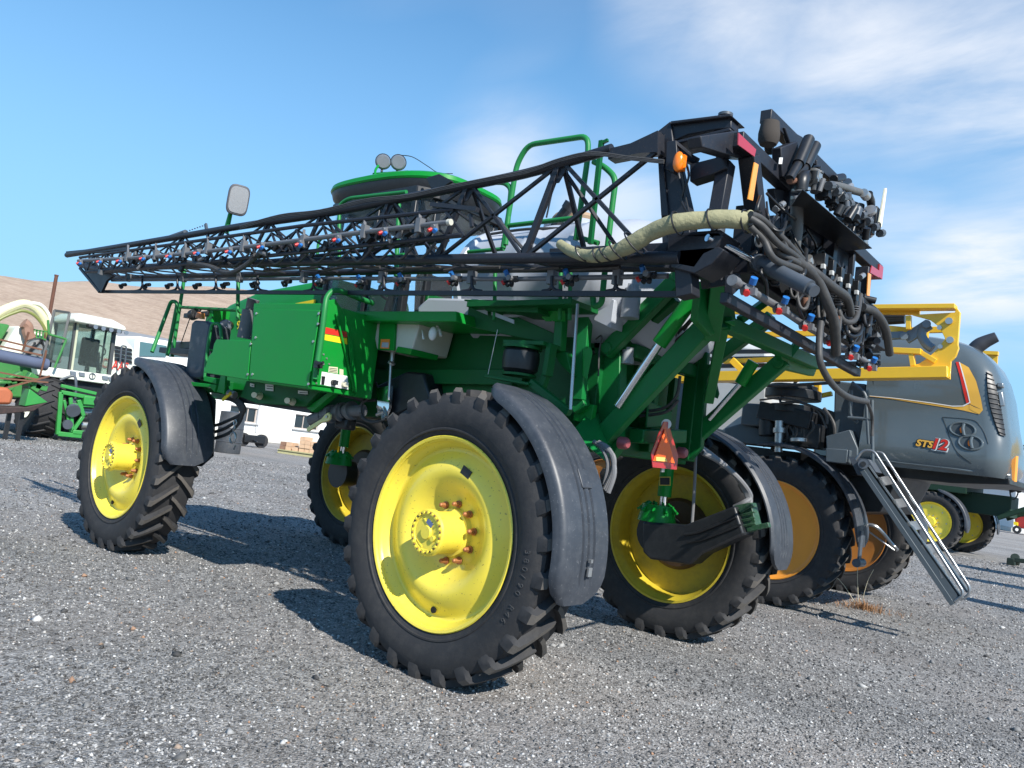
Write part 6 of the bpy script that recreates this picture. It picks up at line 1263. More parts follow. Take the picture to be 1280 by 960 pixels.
mb = MB(); mb.plate([Q(37, 486, 2.6), Q(60, 503, 2.6), Q(31, 508, 2.6)], (-.5, 0, 0)); I('green_wedge', mb, MATS['bright_harvester_green'], bevel=.02)
mb = MB(); mb.plate([Q(-30, 507, 2.7), Q(33, 509, 2.7), Q(60, 503, 2.7), Q(42, 514, 2.7), Q(0, 518, 2.7), Q(-30, 516, 2.7)], (-.6, 0, 0)); I('trough', mb, mat('dark_rusty_trough', (.035, .022, .02), .7, dirt=.3, dirtcol=(.15, .07, .05)), bevel=.02)
mb = MB()
for k in range(9): a = Q(2+6*k, 478+rnd.uniform(-6, 8), 2.2); mb.box(a, (.25, rnd.uniform(.15, .4), rnd.uniform(.1, .3)), Matrix.Rotation(rnd.uniform(-.6, .6), 3, 'X'))
I('linkage', mb, LGREEN, bevel=.02)
mb = MB()
for x in (-25, 12, 28): mb.bar(Q(x, 515, 2.4), (HX+2.4, Q(x, 515, 2.4).y, 0), .1, .1)
I('stand', mb, PLA)

# second harvester behind, white louvred body with lettering
h2 = thing('white_harvester', 'white harvester with black louvres and red lettering behind the green one', 'harvester', (-30, 8.2, 0))
def S(x, y, dx=0): return P(x, y, X=-28.5+dx)
mb = MB(); mb.plate([S(112, 425), S(124, 414), S(140, 416), S(158, 424), S(168, 436), S(172, 470), S(172, 500), S(108, 500)], (-4, 0, 0)); b2 = mb.build('body', HWHT, h2, bevel=.12)
for k in range(4): mb = MB(); mb.plate([S(143, 432+k*5, .02), S(164, 436+k*5, .02), S(165, 439.5+k*5, .02), S(143, 435.5+k*5, .02)], (.05, 0, 0)); mb.build('louvre', PLA, b2)
a = S(133, 458, .03); b = S(160, 463, .03); lettering('lettering', 'CLAAS', mat('red_lettering', (.65, .04, .02), .5), h2, S(126, 458.5, .06), b-a, (0, 0, 1), .52, bold=.004, squeeze=.66)
mb = MB(); mb.bb(-32.5, -28.6, h2.location.y-1.3, h2.location.y+1.6, .7, 2.0); mb.build('chassis', PLA, h2)
for yy in (-1.2, 1.6):
    for xx in (-28.9, -32): mb = tyre_mb((xx, 8.2+yy, .8), Rt=.8, hw=.3, nl=16, rr=.4); mb.build('wheel', [RUB, LUG], h2)
mb = MB(); mb.plate([S(132, 468, .1), S(150, 471, .1), S(150, 478, .1), S(132, 475, .1)], (-.3, 0, 0)); mb.build('lime_panel', LIME, h2)
mb = MB(); mb.rail([S(150, 455, .6), S(152, 432, .6), S(158, 433, .6), S(155, 470, .6)], .03); mb.build('rail', DGR, h2)
# white van between harvester and sprayer
vn = thing('white_truck', 'white truck cab with dark side windows behind the front mudguard of the sprayer', 'truck', (-30, 10.3, 0))
def W(x, y, dx=0): return P(x, y, X=-29.5+dx)
mb = MB(); mb.plate([W(170, 425), W(173, 420), W(240, 431), W(262, 438), W(262, 500), W(166, 500)], (-3, 0, 0)); vb = mb.build('body', WHT, vn, bevel=.1)
for x0, x1 in ((175, 208), (212, 240)): mb = MB(); mb.plate([W(x0, 427+(x0-175)*.16, .02), W(x1, 427+(x1-175)*.16, .02), W(x1-1, 446, .02), W(x0-1, 445, .02)], (.03, 0, 0)); mb.build('window', mat('teal_dark_glass', (.08, .16, .17), .08, spec=.8), vb)
for yy in (-1.6, 1.6): mb = MB(); mb.lathe([(.2, -.15), (.48, -.15), (.5, 0), (.48, .15), (.2, .15)], (-29.8, 10.3+yy, .5), n=24, close=True); mb.build('wheel', RUB, vn)

# ================================================================== the slate grey sprayer with yellow boom, right
hg = thing('slate_sprayer', 'slate grey sprayer with yellow boom and orange wheels parked behind the green one', 'sprayer', (-.35, 6.2, 0))
def G(name, mb, m, par=None, **k): return mb.build(name, m, par or hg, **k)
hw1 = make_wheel(hg, (-.37, 4.76, HZ), ORA, ORA, deep=False, hub=False)
for (x, y) in ((-4.8, 4.76),): c_ = copy_tree(hw1, hg); c_.location = Vector((x, y, HZ))-Vector(hg.location)
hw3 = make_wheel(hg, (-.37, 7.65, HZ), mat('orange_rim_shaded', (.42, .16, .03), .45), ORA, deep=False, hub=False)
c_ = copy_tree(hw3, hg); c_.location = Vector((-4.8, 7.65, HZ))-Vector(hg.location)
for k, (x, z) in enumerate(((.06, -.40), )): mb = MB(); q = Vector((-.37+x, 4.76-.13, HZ+z)); mb.cyl(q, q+Vector((0, -.03, 0)), .025, n=10); mb.build('bolt', STEEL, hw1)
for y0, y1 in ((4.52, 4.94), (7.40, 7.85)):
    for x in (-.37, -4.8): mb = fender_mb((x, y0, HZ), 1.09, -2, 105, y0, y1, lip=.035); G('mudguard', mb, FEN)
mb = MB(); mb.box((.72, 4.60, .90), (.02, .09, .34)); mb.cyl((.72, 4.50, .70), (.72, 4.72, .70), .05, n=14); G('mudguard_bracket', mb, DGR)
mb = MB(); mb.tube([P(1073, 656, Y=5.0), P(1095, 658, Y=5.0), P(1115, 680, Y=5.2), P(1122, 688, Y=5.2)], .02, n=8); mb.tube([P(1076, 657, Y=5.0), P(1118, 688, Y=5.2)], .012, n=6); G('mudguard_stay', mb, ALU)
HL = [(1.86, 2.06, .03), (1.94, 2.10, -.02), (2.1, 2.11, -.02), (2.28, 2.09, .02), (2.45, 2.05, .045), (2.8, 1.99, .05), (3.0, 1.93, .075), (3.14, 1.86, .115), (3.26, 1.76, .175), (3.36, 1.63, .25), (3.44, 1.46, .34), (3.50, 1.25, .45), (3.53, 1.0, .56)]
def hood_ring(z, xr, ins, x0=.56):
    y0, y1 = 4.75+ins, 6.05-ins*.75; rc = .22 if y1-y0 > .5 else (y1-y0)*.44; pts = []
    pts += [Vector((x0, y1, z)), Vector((x0, y0, z))]
    pts += [Vector((x0+(xr-rc-x0)*k/8, y0, z)) for k in range(1, 8)]
    for k in range(9): t = k/8*PI/2; pts.append(Vector((xr-rc+rc*math.sin(t), y0+rc-rc*math.cos(t), z)))
    pts += [Vector((xr+.015, y0+(y1-y0)*k/6, z)) for k in range(2, 5)]
    for k in range(9): t = k/8*PI/2; pts.append(Vector((xr-rc+rc*math.cos(t), y1-rc+rc*math.sin(t), z)))
    return pts
def lerpHL(z):
    for i in range(len(HL)-1):
        if HL[i][0] <= z <= HL[i+1][0]: t = (z-HL[i][0])/(HL[i+1][0]-HL[i][0]); return HL[i][1]*(1-t)+HL[i+1][1]*t, HL[i][2]*(1-t)+HL[i+1][2]*t
    return HL[0][1:] if z < HL[0][0] else HL[-1][1:]
mb = MB(); mb.add(*loft([hood_ring(*h) for h in HL])); hd = G('hood', mb, HOOD, sharp=50)
def HP(x, y, off=.004):
    Y = 4.8
    for _ in range(12):
        p = P(x, y, Y=Y); xr, ins = lerpHL(p.z); yy = 4.75+ins; rc = .22; e = p.x-(xr-rc)
        if e > 0: yy += rc-math.sqrt(max(.0004, rc*rc-min(e, rc*.995)**2))
        Y = .4*Y+.6*(yy-off)
    return P(x, y, Y=Y)
def decal(name, pa_, pb_, m, off=.004):
    """strip between two pixel polylines laid on the hood side"""
    n = 14; mb = MB()
    def samp(pl, t):
        L_ = [0]
        for i in range(len(pl)-1): L_.append(L_[-1]+math.dist(pl[i], pl[i+1]))
        s_ = t*L_[-1]
        for i in range(len(pl)-1):
            if s_ <= L_[i+1]+1e-9: k = (s_-L_[i])/(L_[i+1]-L_[i]); return (pl[i][0]*(1-k)+pl[i+1][0]*k, pl[i][1]*(1-k)+pl[i+1][1]*k)
        return pl[-1]
    vs = []
    for i in range(n+1):
        a, b = samp(pa_, i/n), samp(pb_, i/n)
        for k in range(5): t = k/4; q = (a[0]*(1-t)+b[0]*t, a[1]*(1-t)+b[1]*t); vs.append(HP(*q, off))
    fs = [(i*5+k, (i+1)*5+k, (i+1)*5+k+1, i*5+k+1) for i in range(n) for k in range(4)]
    mb.add(vs, fs); return mb.build(name, m, hd)
z7 = lambda L_: [(1020+x*.203, 360+y*.203) for x, y in L_]
GOLD = mat('gold_decal', (.80, .44, .07), .35, var=.04)
decal('yellow_stripe', z7([(330, 664), (480, 676), (700, 704), (860, 728), (945, 718)]), z7([(330, 668), (480, 686), (700, 720), (900, 752), (1005, 778)]), GOLD)
decal('yellow_stripe', z7([(885, 458), (905, 540), (930, 640), (950, 716)]), z7([(940, 488), (985, 570), (1015, 680), (1028, 752)]), GOLD)
decal('yellow_stripe', z7([(944, 717), (980, 735), (1028, 751)]), z7([(944, 745), (975, 762), (1006, 777)]), GOLD, .006)
decal('white_line', z7([(330, 662), (480, 675), (700, 703), (860, 728), (948, 720), (930, 640), (905, 545), (880, 456)]), z7([(330, 665), (480, 679), (700, 708), (860, 733), (955, 725), (937, 638), (912, 540), (886, 456)]), WHT, .008)
decal('red_stripe', z7([(860, 455), (885, 540), (908, 640), (925, 708)]), z7([(880, 455), (905, 545), (930, 640), (950, 718)]), REDD, .006)
# louvre holes: flat ovals, recess shadow painted in their colour, with a raised lip
def oval(cx, cy, rx, ry, tilt, m, name, off, lipm=None):
    mb = MB(); c = None; ring_ = []
    for i in range(28):
        t = 2*PI*i/28; a, b = rx*math.cos(t), ry*math.sin(t); ring_.append(HP(cx+a*math.cos(tilt)-b*math.sin(tilt), cy+a*math.sin(tilt)+b*math.cos(tilt), off))
    if lipm: mb.tube(ring_, .014, n=8, closed=True, smooth=False); return mb.build(name, lipm, hd)
    mb.add(ring_+[sum(ring_, Vector())/28+Vector((0, .0, 0))], [(i, (i+1) % 28, 28) for i in range(28)]); return mb.build(name, m, hd)
for cx, cy, rx in ((1203, 537, 16), (1213, 553.5, 15)):
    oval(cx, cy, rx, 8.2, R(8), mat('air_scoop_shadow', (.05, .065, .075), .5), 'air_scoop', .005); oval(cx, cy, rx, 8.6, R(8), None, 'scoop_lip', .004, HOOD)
    mb = MB(); mb.tube([HP(cx+2, cy-7, .012), HP(cx+.5, cy-2, .02), HP(cx+2, cy+7, .012)], .018, n=8); mb.build('scoop_edge', HOOD, hd)
    mb = MB(); mb.tube([HP(cx-.5, cy-3.5, .012), HP(cx-2, cy, .018), HP(cx-1, cy+4, .012)], .011, n=8); mb.build('orange_lamp', AMB, hd)
mb = MB(); mb.tube([HP(x, y, .001) for x, y in z7([(780, 795), (960, 812), (1010, 850), (1040, 900), (1060, 960)])], .004, n=6); mb.tube([HP(x, y, .001) for x, y in z7([(780, 795), (800, 850), (830, 930), (870, 1010), (960, 1080)])], .004, n=6); G('panel_gap', mb, mat('panel_gap', (.02, .03, .035), .6), hd)
for nm, pl_, r_ in (('hood_crease', [(1092, 574), (1130, 579), (1175, 584), (1215, 589), (1262, 594)], .012), ('hood_seam', [(1092, 476), (1090, 520), (1088, 572)], .006)):
    mb = MB(); mb.tube([HP(x, y, .000) for x, y in pl_], r_, n=8); mb.build(nm, HOOD if nm == 'hood_crease' else MATS['panel_gap'], hd)
# rear grille
mb = MB(); XG = 2.0
gr_out = [(1234, 463), (1240, 466), (1258, 540), (1257, 546), (1250, 541), (1240, 500)]
def GP(x, y, off=.0): 
    return HP(x, y, .012+off)
ng = 9
def gpt(u, t, off): x0 = 1234+t*16-5*math.sin(t*PI); x1 = 1240+t*17+2*math.sin(t*PI); return GP(x0+(x1-x0)*u, 463+t*80+3*u, off)
mb.add([gpt(u/4, t/ng, .012) for t in range(ng+1) for u in range(5)], [(t*5+u, t*5+u+1, (t+1)*5+u+1, (t+1)*5+u) for t in range(ng) for u in range(4)]); gg = mb.build('grille', PLA, hd)
for k in range(13):
    t = (k+.5)/13; mb = MB(); mb.tube([gpt(u/4, t, .016) for u in range(5)], .007, n=6, smooth=False); mb.build('slat', PLA, gg)
mb = MB(); mb.box(GP(1251, 482, .05), (.06, .1, .05)); mb.bar(GP(1250, 490, .04), GP(1253, 508, .04), .03, .05); G('grille_latch', mb, ALU, gg, bevel=.01)
# lettering on the hood
def hood_text(txt, px, py, h, m, bold, off, sq=1.0, sh=.15):
    a = HP(px, py, off); b = HP(px+20, py+2.9, off); return lettering('lettering', txt, m, hd, a, b-a, (0, .02, 1), h, depth=.003, bold=bold, squeeze=sq, shear=sh)
hood_text('STS', 1144, 557, .105, PLA, .012, .008, 1.12); hood_text('STS', 1144.3, 556.8, .105, GOLD, .004, .013, 1.12)
hood_text('12', 1162.5, 560.5, .165, WHT, .017, .008, 1.05); hood_text('12', 1162, 560, .165, PLA, .010, .012, 1.05); hood_text('12', 1162, 559.8, .165, REDD, .005, .017, 1.05)
# front part: grey box column, black chassis, engine clutter, light tank, ladder
mb = MB(); mb.plate([P(x, y, Y=4.9) for x, y in ((1043, 476), (1083, 480), (1080, 560), (1041, 556))], (0, 1.6, 0)); G('grey_cabinet', mb, HOOD2, bevel=.02)
mb = MB(); mb.plate([P(x, y, Y=4.7) for x, y in ((1032, 545), (1062, 537), (1072, 560), (1072, 580), (1034, 578))], (0, .6, 0)); mb.plate([P(x, y, Y=4.55) for x, y in ((1032, 560), (1060, 562), (1058, 580), (1032, 577))], (0, .3, 0)); G('step_box', mb, HOOD2, bevel=.01)
mb = MB(); mb.plate([P(x, y, Y=5.0) for x, y in ((860, 548), (1262, 598), (1262, 606), (1190, 604), (1080, 592), (1060, 596), (860, 596))], (0, 1.5, 0)); mb.plate([P(x, y, Y=5.1) for x, y in ((930, 560), (1130, 586), (1100, 640), (1000, 640), (930, 620))], (0, 1.6, 0)); G('chassis', mb, PLA, bevel=.01)
mb = MB(); mb.plate([P(x, y, Y=5.2) for x, y in ((865, 420), (962, 432), (962, 530), (905, 545), (865, 535))], (0, 1.2, 0)); G('water_tank', mb, mat('light_grey_tank', (.52, .53, .52), .5, dirt=.2, dirtcol=(.3, .3, .3)), bevel=.08)
mb = MB()
c = P(992, 488, Y=4.9); mb.cyl(c-Vector((0, 0, .12)), c, .35, n=28); mb.cyl(c, c+Vector((0, 0, .06)), .3, n=28); mb.cyl(c-Vector((0, 0, .3)), c-Vector((0, 0, .2)), .28, n=24)
mb.plate([P(x, y, Y=5.0) for x, y in ((955, 505), (1036, 512), (1034, 560), (955, 552))], (0, .8, 0)); mb.box(P(985, 520, Y=4.8), (.7, .3, .22), Matrix.Rotation(R(8), 3, 'Y')); mb.cyl(P(960, 525, Y=4.8), P(960, 545, Y=4.8), .12); mb.box(P(1010, 545, Y=4.8), (.35, .2, .3))
G('engine_block', mb, PLA, bevel=.01); mb = MB(); mb.plate([P(x, y, Y=5.45) for x, y in ((770, 430), (862, 445), (905, 548), (905, 580), (770, 560))], (0, .8, 0)); G('front_tank', mb, HOOD2, bevel=.05)
mb = MB(); mb.cyl(P(974, 526, Y=4.6), P(973, 565, Y=4.6), .05, n=14); mb.cyl(P(974, 535, Y=4.6), P(974, 541, Y=4.6), .075, n=14); mb.cyl(P(998, 548, Y=4.6), P(998, 552, Y=4.6), .1, n=16); G('suspension_rod', mb, STEEL)
mb = MB(); mb.tube([P(1018, 455, Y=4.6), P(975, 500, Y=4.6), P(1000, 503, Y=4.5), P(1030, 515, Y=4.5), P(1034, 530, Y=4.5)], .018); mb.tube([P(950, 500, Y=4.6), P(985, 498, Y=4.5), P(1020, 512, Y=4.5), P(1033, 535, Y=4.5)], .012); mb.tube([P(905, 476, Y=4.5), P(960, 482, Y=4.5), P(1050, 478, Y=4.5)], .02)
for k in range(10): x = 925+rnd.random()*110; mb.tube([P(x, 510+rnd.random()*20, Y=4.75), P(x+12, 525+rnd.random()*20, Y=4.7), P(x+rnd.uniform(-10, 15), 550+rnd.random()*12, Y=4.75)], .022)
G('hose', mb, HOSE)
mb = MB(); mb.plate([P(x, y, Y=4.95) for x, y in ((905, 535), (930, 528), (985, 548), (985, 560), (905, 552))], (0, .4, 0)); mb.box(P(950, 520, Y=5.0), (.4, .3, .3)); G('frame_step', mb, HOOD2, bevel=.02)
mb = MB(); mb.rail([P(1064, 488, Y=4.55), P(1063, 520, Y=4.55), P(1072, 528, Y=4.55)], .022); mb.rail([P(1090, 500, Y=4.5), P(1091, 580, Y=4.5), P(1084, 590, Y=4.5)], .02); mb.rail([P(1065, 478, Y=4.5), P(1082, 492, Y=4.5), P(1086, 555, Y=4.5)], .02); mb.rail([P(1060, 522, Y=4.5), P(1088, 524, Y=4.5)], .02); G('handrail', mb, HOOD2)
ld = thing('fold_ladder', '', '') if False else None
mb = MB(); YL = 4.25
mb.plate([P(x, y, Y=YL) for x, y in ((1077, 587), (1086, 583), (1202, 748), (1191, 756))], (0, .02, 0)); mb.bar(P(1077, 587, Y=YL), P(1191, 756, Y=YL), .03, .05); l1 = G('ladder', mb, HOOD2, bevel=.003)
mb = MB(); mb.bar(P(1085, 582, Y=YL+.05), P(1203, 748, Y=YL+.05), .10, .02, up=(1, 0, .6)); mb.bar(P(1095, 575, Y=YL+.4), P(1210, 740, Y=YL+.4), .10, .02, up=(1, 0, .6)); mb.build('ladder_side', HOOD2, l1)
for x, y in ((1107, 601), (1125, 629), (1143, 657), (1161, 686), (1181, 716)): mb = MB(); mb.bar(P(x-6, y+1, Y=YL), P(x+7, y-1, Y=YL+.4), .02, .10, up=(.6, 0, -1)); mb.build('ladder_step', ALU, l1)
mb = MB(); mb.rail([P(1070, 575, Y=YL), P(1078, 563, Y=YL), P(1092, 563, Y=YL), P(1203, 738, Y=YL), P(1203, 745, Y=YL), P(1193, 752, Y=YL)], .016, rad=.12); mb.rail([P(1096, 565, Y=YL+.35), P(1103, 566, Y=YL+.35), P(1212, 734, Y=YL+.35), P(1211, 744, Y=YL+.35), P(1200, 750, Y=YL+.35)], .016, rad=.12)
for s_ in mb.st: pass
mb.build('rail', ALU, l1)
mb = MB(); mb.cyl(P(1079, 580, Y=YL-.04), P(1079, 580, Y=YL+.4), .055, n=16); mb.plate([P(1060, 570, Y=YL+.1), P(1085, 574, Y=YL+.1), P(1095, 590, Y=YL+.1), P(1072, 594, Y=YL+.1)], (0, .3, 0)); mb.build('ladder_hinge', DGR, l1)
mb = MB(); mb.cyl(P(1079, 580, Y=YL-.05), P(1079, 580, Y=YL-.042), .03, n=12); mb.build('hinge_hole', PLA, l1)
# hood exhaust horn
mb = MB(); mb.tube([P(1216, 440, Y=5.5), P(1222, 433, Y=5.5), P(1232, 427, Y=5.5), P(1246, 421, Y=5.5)], lambda t: .085-.05*max(0, t-.5), n=14); G('exhaust_stack', mb, mat('dark_exhaust', (.04, .042, .05), .5))
# tail lamp and boom bits at the hood's rear lower corner
mb = MB(); mb.plate([P(1264, 575, Y=4.95), P(1270, 570, Y=4.95), P(1268, 602, Y=4.95), P(1265, 600, Y=4.95)], (.02, .02, 0)); G('tail_lamp', mb, ORAL)
# yellow boom alongside
YBm = 4.0
yb2 = None
mb = MB()
mb.plate([P(x, y, Y=YBm) for x, y in z7([(862, 116), (888, 150), (873, 345), (878, 370), (860, 420), (830, 450), (822, 552), (790, 515), (600, 478), (640, 462), (700, 420), (750, 372), (795, 312), (760, 240), (700, 195), (590, 165), (855, 150)])], (0, .05, 0))
yb2 = G('yellow_boom', mb, YELB, bevel=.004)
mb = MB(); mb.bar(P(1090, 385, Y=YBm), P(1195, 384, Y=YBm), .16, .05); mb.bar(P(560, 478, Y=YBm), P(1186, 466, Y=YBm), .20, .12) ; mb.bar(P(900, 420, Y=YBm+.5), P(1180, 412, Y=YBm+.5), .05, .07); mb.bar(P(900, 388, Y=YBm+.1), P(1150, 388, Y=YBm+.1), .05, .10)
mb.bar(P(1136, 395, Y=YBm), P(1136, 412, Y=YBm), .06, .05); mb.bar(P(1139, 440, Y=YBm), P(1142, 458, Y=YBm), .08, .05); mb.bar(P(1112, 438, Y=YBm), P(1152, 440, Y=YBm), .1, .06); mb.bar(P(1090, 411, Y=YBm), P(1160, 418, Y=YBm+.3), .08, .10); mb.bar(P(1150, 440, Y=YBm), P(1170, 452, Y=YBm), .05, .05)
mb.bar(P(905, 452, Y=YBm+.35), P(1000, 448, Y=YBm+.35), .06, .06); mb.bar(P(935, 470, Y=YBm+.2), P(915, 450, Y=YBm+.2), .06, .08); mb.bar(P(960, 460, Y=YBm), P(1010, 468, Y=YBm), .04, .05); mb.bar(P(1000, 500, Y=YBm+1.5), P(1040, 492, Y=YBm+1.5), .06, .06); mb.bar(P(1000, 515, Y=YBm+1.5), P(1045, 520, Y=YBm+1.5), .06, .06); mb.bar(P(1022, 478, Y=YBm+1.), P(1022, 500, Y=YBm+1), .08, .08)
mb.build('truss_bar', YELB, yb2, bevel=.004)
mb = MB()
for x, y in z7([(822, 205), (828, 322)]): c = P(x, y, Y=YBm); mb.cyl(c, c+Vector((0, -.03, 0)), .036, n=20); mb.cyl(c+Vector((-.09, 0, -.07)), c+Vector((-.09, -.015, -.07)), .025, n=12)
mb.build('pivot_bolt', STEEL, yb2)
mb = MB(); mb.bar(P(1132, 424, Y=YBm+.1), P(1162, 405, Y=YBm+.1), .05, .12); mb.tube([P(1158, 404, Y=YBm+.1), P(1152, 418, Y=YBm+.1), P(1158, 430, Y=YBm+.1), P(1166, 436, Y=YBm+.1)], .05); mb.bar(P(1080, 422, Y=YBm+.1), P(1130, 419, Y=YBm+.1), .08, .08); mb.cyl(P(1130, 420, Y=YBm+.02), P(1130, 420, Y=YBm+.1), .045, n=16); mb.cyl(P(1158, 405, Y=YBm+.02), P(1158, 405, Y=YBm+.1), .045, n=16)
mb.build('fold_link', mat('blue_grey_arm', (.13, .18, .23), .45, dirt=.2), yb2, bevel=.006)
mb = MB(); 
for k in range(3): mb.cyl(P(1085, 397+k*3.5, Y=YBm+.3), P(1131, 397+k*2, Y=YBm+.3), .035, n=10)
for k in range(4): mb.bar(P(880, 440+k*9, Y=YBm+.5), P(1100, 438+k*8, Y=YBm+.4), .05, .05)
mb.build('hydraulic_pipe', PLA, yb2)
mb = MB(); mb.bar(P(1225, 441, Y=7.6), P(1248, 442, Y=7.6), .1, .05); mb.plate([P(x, y, Y=7.6) for x, y in ((1228, 443), (1247, 443), (1246, 464), (1240, 460), (1236, 450))], (0, .05, 0)); G('far_yellow_boom', mb, YELB)

# ================================================================== third sprayer, seen under the slate hood
t3 = thing('distant_green_sprayer', 'second green sprayer with yellow wheels far behind, seen below the slate hood', 'sprayer', (-2.4, 24, 0))
for i, (x, y) in enumerate(((-2.48, 22.6), (-2.15, 25.6), (-7.0, 22.6), (-7.0, 25.6))):
    if i == 0:
        mb = tyre_mb((x, y, HZ)); w_ = mb.build('wheel', [RUB, LUG], t3, loc=Vector((x, y, HZ))-t3.location)
        m2 = MB(); c = Vector((x, y, HZ)); m2.lathe([(.60, -.17), (.615, -.185), (.58, -.14), (.54, -.08), (.40, -.10), (.25, -.06), (.16, -.07), (.15, -.28), (.001, -.28)], c, n=48); m2.build('rim', YEL, w_)
        m2 = MB()
        for k in range(10): t = 2*PI*k/10; q = c+Vector((.21*math.cos(t), -.07, .21*math.sin(t))); m2.cyl(q, q+Vector((0, -.05, 0)), .02, n=6)
        for k in range(8): t = 2*PI*k/8; q = c+Vector((.45*math.cos(t), -.1, .45*math.sin(t))); m2.cyl(q, q+Vector((0, -.02, 0)), .02, n=6)
        m2.build('wheel_bolts', STEEL, w_); m2 = MB(); m2.lathe([(.6, .17), (.55, .05), (.55, -.08)], c, n=40); m2.build('rim_inner', YELD, w_)
    else: c_ = copy_tree(w_, t3); c_.location = Vector((x, y, HZ))-t3.location
for (x, y0, y1) in ((-2.48, 22.36, 22.82), (-2.15, 25.85, 25.4), (-7, 22.36, 22.82)): fender_mb((x, y0, HZ), 1.05, -10, 82, y0, y1).build('mudguard', FEN, t3)
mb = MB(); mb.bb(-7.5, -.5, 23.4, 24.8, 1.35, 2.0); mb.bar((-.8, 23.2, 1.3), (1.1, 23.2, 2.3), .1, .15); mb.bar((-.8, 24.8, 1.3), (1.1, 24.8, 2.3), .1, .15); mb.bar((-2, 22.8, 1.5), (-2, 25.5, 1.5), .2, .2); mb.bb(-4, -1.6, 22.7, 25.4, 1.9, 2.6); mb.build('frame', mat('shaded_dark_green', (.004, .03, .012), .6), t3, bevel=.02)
mb = MB(); mb.bb(-3.5, .3, 22.6, 25.4, 2.2, 3.4); mb.build('tank', TANK, t3, bevel=.2)
mb = MB(); mb.bb(-6.5, -4, 23, 25, 2.1, 4.0); mb.build('cab', DGLASS, t3, bevel=.1)
T3 = lambda x, y: P(x, y, Y=23.5)
for k in range(46):
    mb = MB(); a = P(rnd.uniform(1264, 1296), rnd.uniform(562, 612), Y=rnd.uniform(22.5, 25)); d = Vector((rnd.uniform(-1, 1), rnd.uniform(-1, 1), rnd.uniform(-1, 1))).normalized(); mb.cyl(a, a+d*rnd.uniform(.1, .35), rnd.uniform(.03, .08), n=8); mb.build('boom_fitting', rnd.choice((PLA, PLA, PEWT, BLK)), t3)
mb = MB(); mb.tube([T3(x, y) for x, y in ((1262, 612), (1264, 622), (1268, 624), (1272, 618), (1273, 608))], .02); mb.tube([T3(x, y) for x, y in ((1266, 580), (1268, 565), (1275, 562), (1279, 572))], .05); mb.build('hose', HOSE, t3)
mb = MB(); mb.bar(T3(1262, 612), T3(1300, 600), .2, .2); mb.bar(T3(1264, 565), T3(1300, 560), .15, .15); mb.bar(T3(1280, 560), T3(1279, 612), .2, .2); mb.build('boom_carrier', BLK, t3)

# ---------------------------------------------------------------- white building and red machine at the far right
Bc = P(1266, 665, Z=0); B0 = P(1234, 657, Z=0); dr_ = (Bc-B0).normalized(); bk = Vector((-dr_.y, dr_.x, 0)); bk = bk if bk.dot(Bc-Vector(CAM)) > 0 else -bk
# the long face runs away to the left
shed = thing('white_shed', 'plain white shed wall at the far right behind the slate sprayer', 'building', Bc)
f0 = Bc-dr_*40; 
mb = MB(); mb.add([f0, Bc, Bc+bk*9, f0+bk*9]+[v+Vector((0, 0, 3.9)) for v in (f0, Bc, Bc+bk*9, f0+bk*9)], [(0, 1, 5, 4), (1, 2, 6, 5), (2, 3, 7, 6), (3, 0, 4, 7)]); mb.build('wall', WW, shed)
mb = MB(); mb.add([v+Vector((0, 0, 3.9)) for v in (f0-bk*.3, Bc-bk*.3+dr_*.3, Bc+bk*9.3+dr_*.3, f0+bk*9.3)]+[f0+bk*4.5+Vector((0, 0, 4.6)), Bc+dr_*.3+bk*4.5+Vector((0, 0, 4.6))], [(0, 1, 5, 4), (4, 5, 2, 3), (1, 2, 5), (0, 4, 3)]); mb.build('roof', MATS['grey_sheet_roof'], shed)
mb = MB(); a = Bc-dr_*40-bk*.12; b = Bc-bk*.12; mb.add([a, b, b+Vector((0, 0, .35)), a+Vector((0, 0, .35)), a+bk*.1, b+bk*.1, b+bk*.1+Vector((0, 0, .35)), a+bk*.1+Vector((0, 0, .35))], [(0, 1, 2, 3), (3, 2, 6, 7), (1, 5, 6, 2)]); mb.build('plinth', MATS['stained_plinth'], shed)
rm = thing('red_tractor', 'small red farm machine at the far right edge beside the white shed', 'tractor', P(1275, 668, Z=0))
def RP(x, y, d=0): b_ = P(1275, 668, Z=0); return P(x, y, Y=b_.y+d)
mb = MB(); mb.plate([RP(x, y) for x, y in ((1268, 648), (1274, 642), (1290, 640), (1290, 662), (1270, 660))], (0, 2, 0)); mb.build('body', mat('red_machine_paint', (.38, .03, .025), .4), rm, bevel=.05)
mb = MB(); mb.plate([RP(x, y, -.3) for x, y in ((1267, 652), (1272, 653), (1272, 657), (1267, 656))], (0, .3, 0)); mb.build('yellow_box', YELD2, rm)
for x, y in ((1277, 641), (1271, 662), (1288, 664)): c = RP(x, y, -.3); mb = MB(); mb.lathe([(.12, -.1), (.28, -.1), (.3, .1), (.12, .1)], c, n=20, close=True); mb.build('wheel', RUB, rm)
# green and dark drawbar piece lying on the ground at the right edge
gp = P(1272, 704, Z=0); dbar = thing('green_drawbar', 'dark green steel drawbar lying on the gravel at the right edge', 'drawbar', gp)
mb = MB(); mb.bar(P(1268, 700, Z=.2), P(1320, 706, Z=.25), .12, .12); mb.cyl(P(1269, 696, Z=.25), P(1269, 704, Z=.05), .12, n=14); mb.box(P(1264, 702, Z=.1), (.2, .25, .2)); mb.build('beam', mat('very_dark_green', (.008, .02, .012), .6), dbar, bevel=.02)
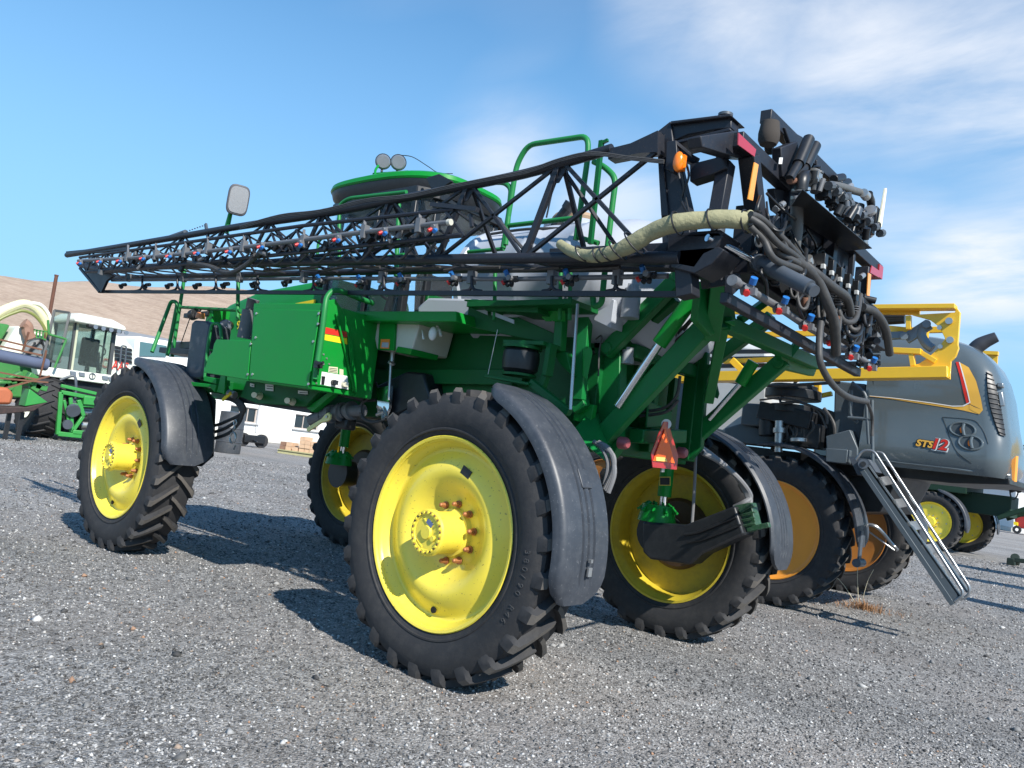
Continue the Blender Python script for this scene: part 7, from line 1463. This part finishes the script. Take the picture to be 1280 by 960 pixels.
# unseen machine outside the frame, beams shaped to cast the shadows across the yard
of = thing('unseen_shadow_caster', 'unseen machine beyond the right edge, beams shaped to cast shadows across the yard', 'trailer', (5.2, 15.5, 0))
mb = MB(); mb.bar((3.4, 9.2, 2.0), (9.6, 9.0, 2.3), .5, .55); mb.bar((3.6, 13.3, 3.0), (9.6, 13.3, 3.2), .6, .55); mb.bar((3.5, 16.9, 3.5), (9.6, 16.9, 3.6), .9, .7); mb.bar((7, 9, 1.3), (7, 17, 1.5), .3, .3); mb.bar((7, 9.1, 1.3), (7, 9.1, 2.2), .2, .2); mb.bar((7, 13.3, 1.3), (7, 13.3, 3.1), .2, .2); mb.bar((7, 16.9, 1.3), (7, 16.9, 3.5), .2, .2); mb.build('frame', YELB, of, bevel=.02)
for yy in (10.5, 14.8): mb = tyre_mb((6.4, yy, .6), Rt=.6, hw=.2, nl=14, rr=.3); mb.build('wheel', [RUB, LUG], of)

# ---------------------------------------------------------------- dry grass tuft
r2 = random.Random(5); c0 = P(1083, 762, Z=0); mb = MB()
for k in range(420):
    a = r2.uniform(0, 2*PI); rr_ = abs(r2.gauss(0, .17)); b = c0+Vector((math.cos(a)*rr_*1.5-.02, math.sin(a)*rr_, 0)); l = r2.uniform(.05, .17)*(1 if rr_ < .2 else .6); t = Vector((r2.uniform(-1, 1), r2.uniform(-1, 1), r2.uniform(.35, 1.2))).normalized()*l; w = Vector((t.y, -t.x, 0)).normalized()*.004
    mb.add([b-w, b+w, b+t*.6+w*.6+Vector((0, 0, .01)), b+t*.6-w*.6+Vector((0, 0, .01)), b+t+Vector((0, 0, -.01))], [(0, 1, 2, 3), (3, 2, 4)])
tag(mb.build('dry_grass', mat('dry_grass', (.30, .16, .075), .9, var=.4, vscale=8)), 'tuft of dry brown grass on the gravel near the grey ladder', 'grass', kind='stuff')
for i, (x0, x1) in enumerate((((1068, 752), (1042, 718)), ((1073, 752), (1072, 706)), ((1078, 750), (1092, 712)))):
    mb = MB(); a = P(*x0, Y=c0.y); b = P(*x1, Y=c0.y-.1); mb.tube([a, a.lerp(b, .5)+Vector((-.01, 0, .04)), b], .004, n=5); tag(mb.build('dry_stalk', mat('pale_stalk', (.6, .55, .4), .8)), ('pale dry stalk leaning left from the brown grass tuft', 'pale dry stalk standing upright in the brown grass tuft', 'pale dry stalk leaning right from the brown grass tuft')[i], 'stalk')
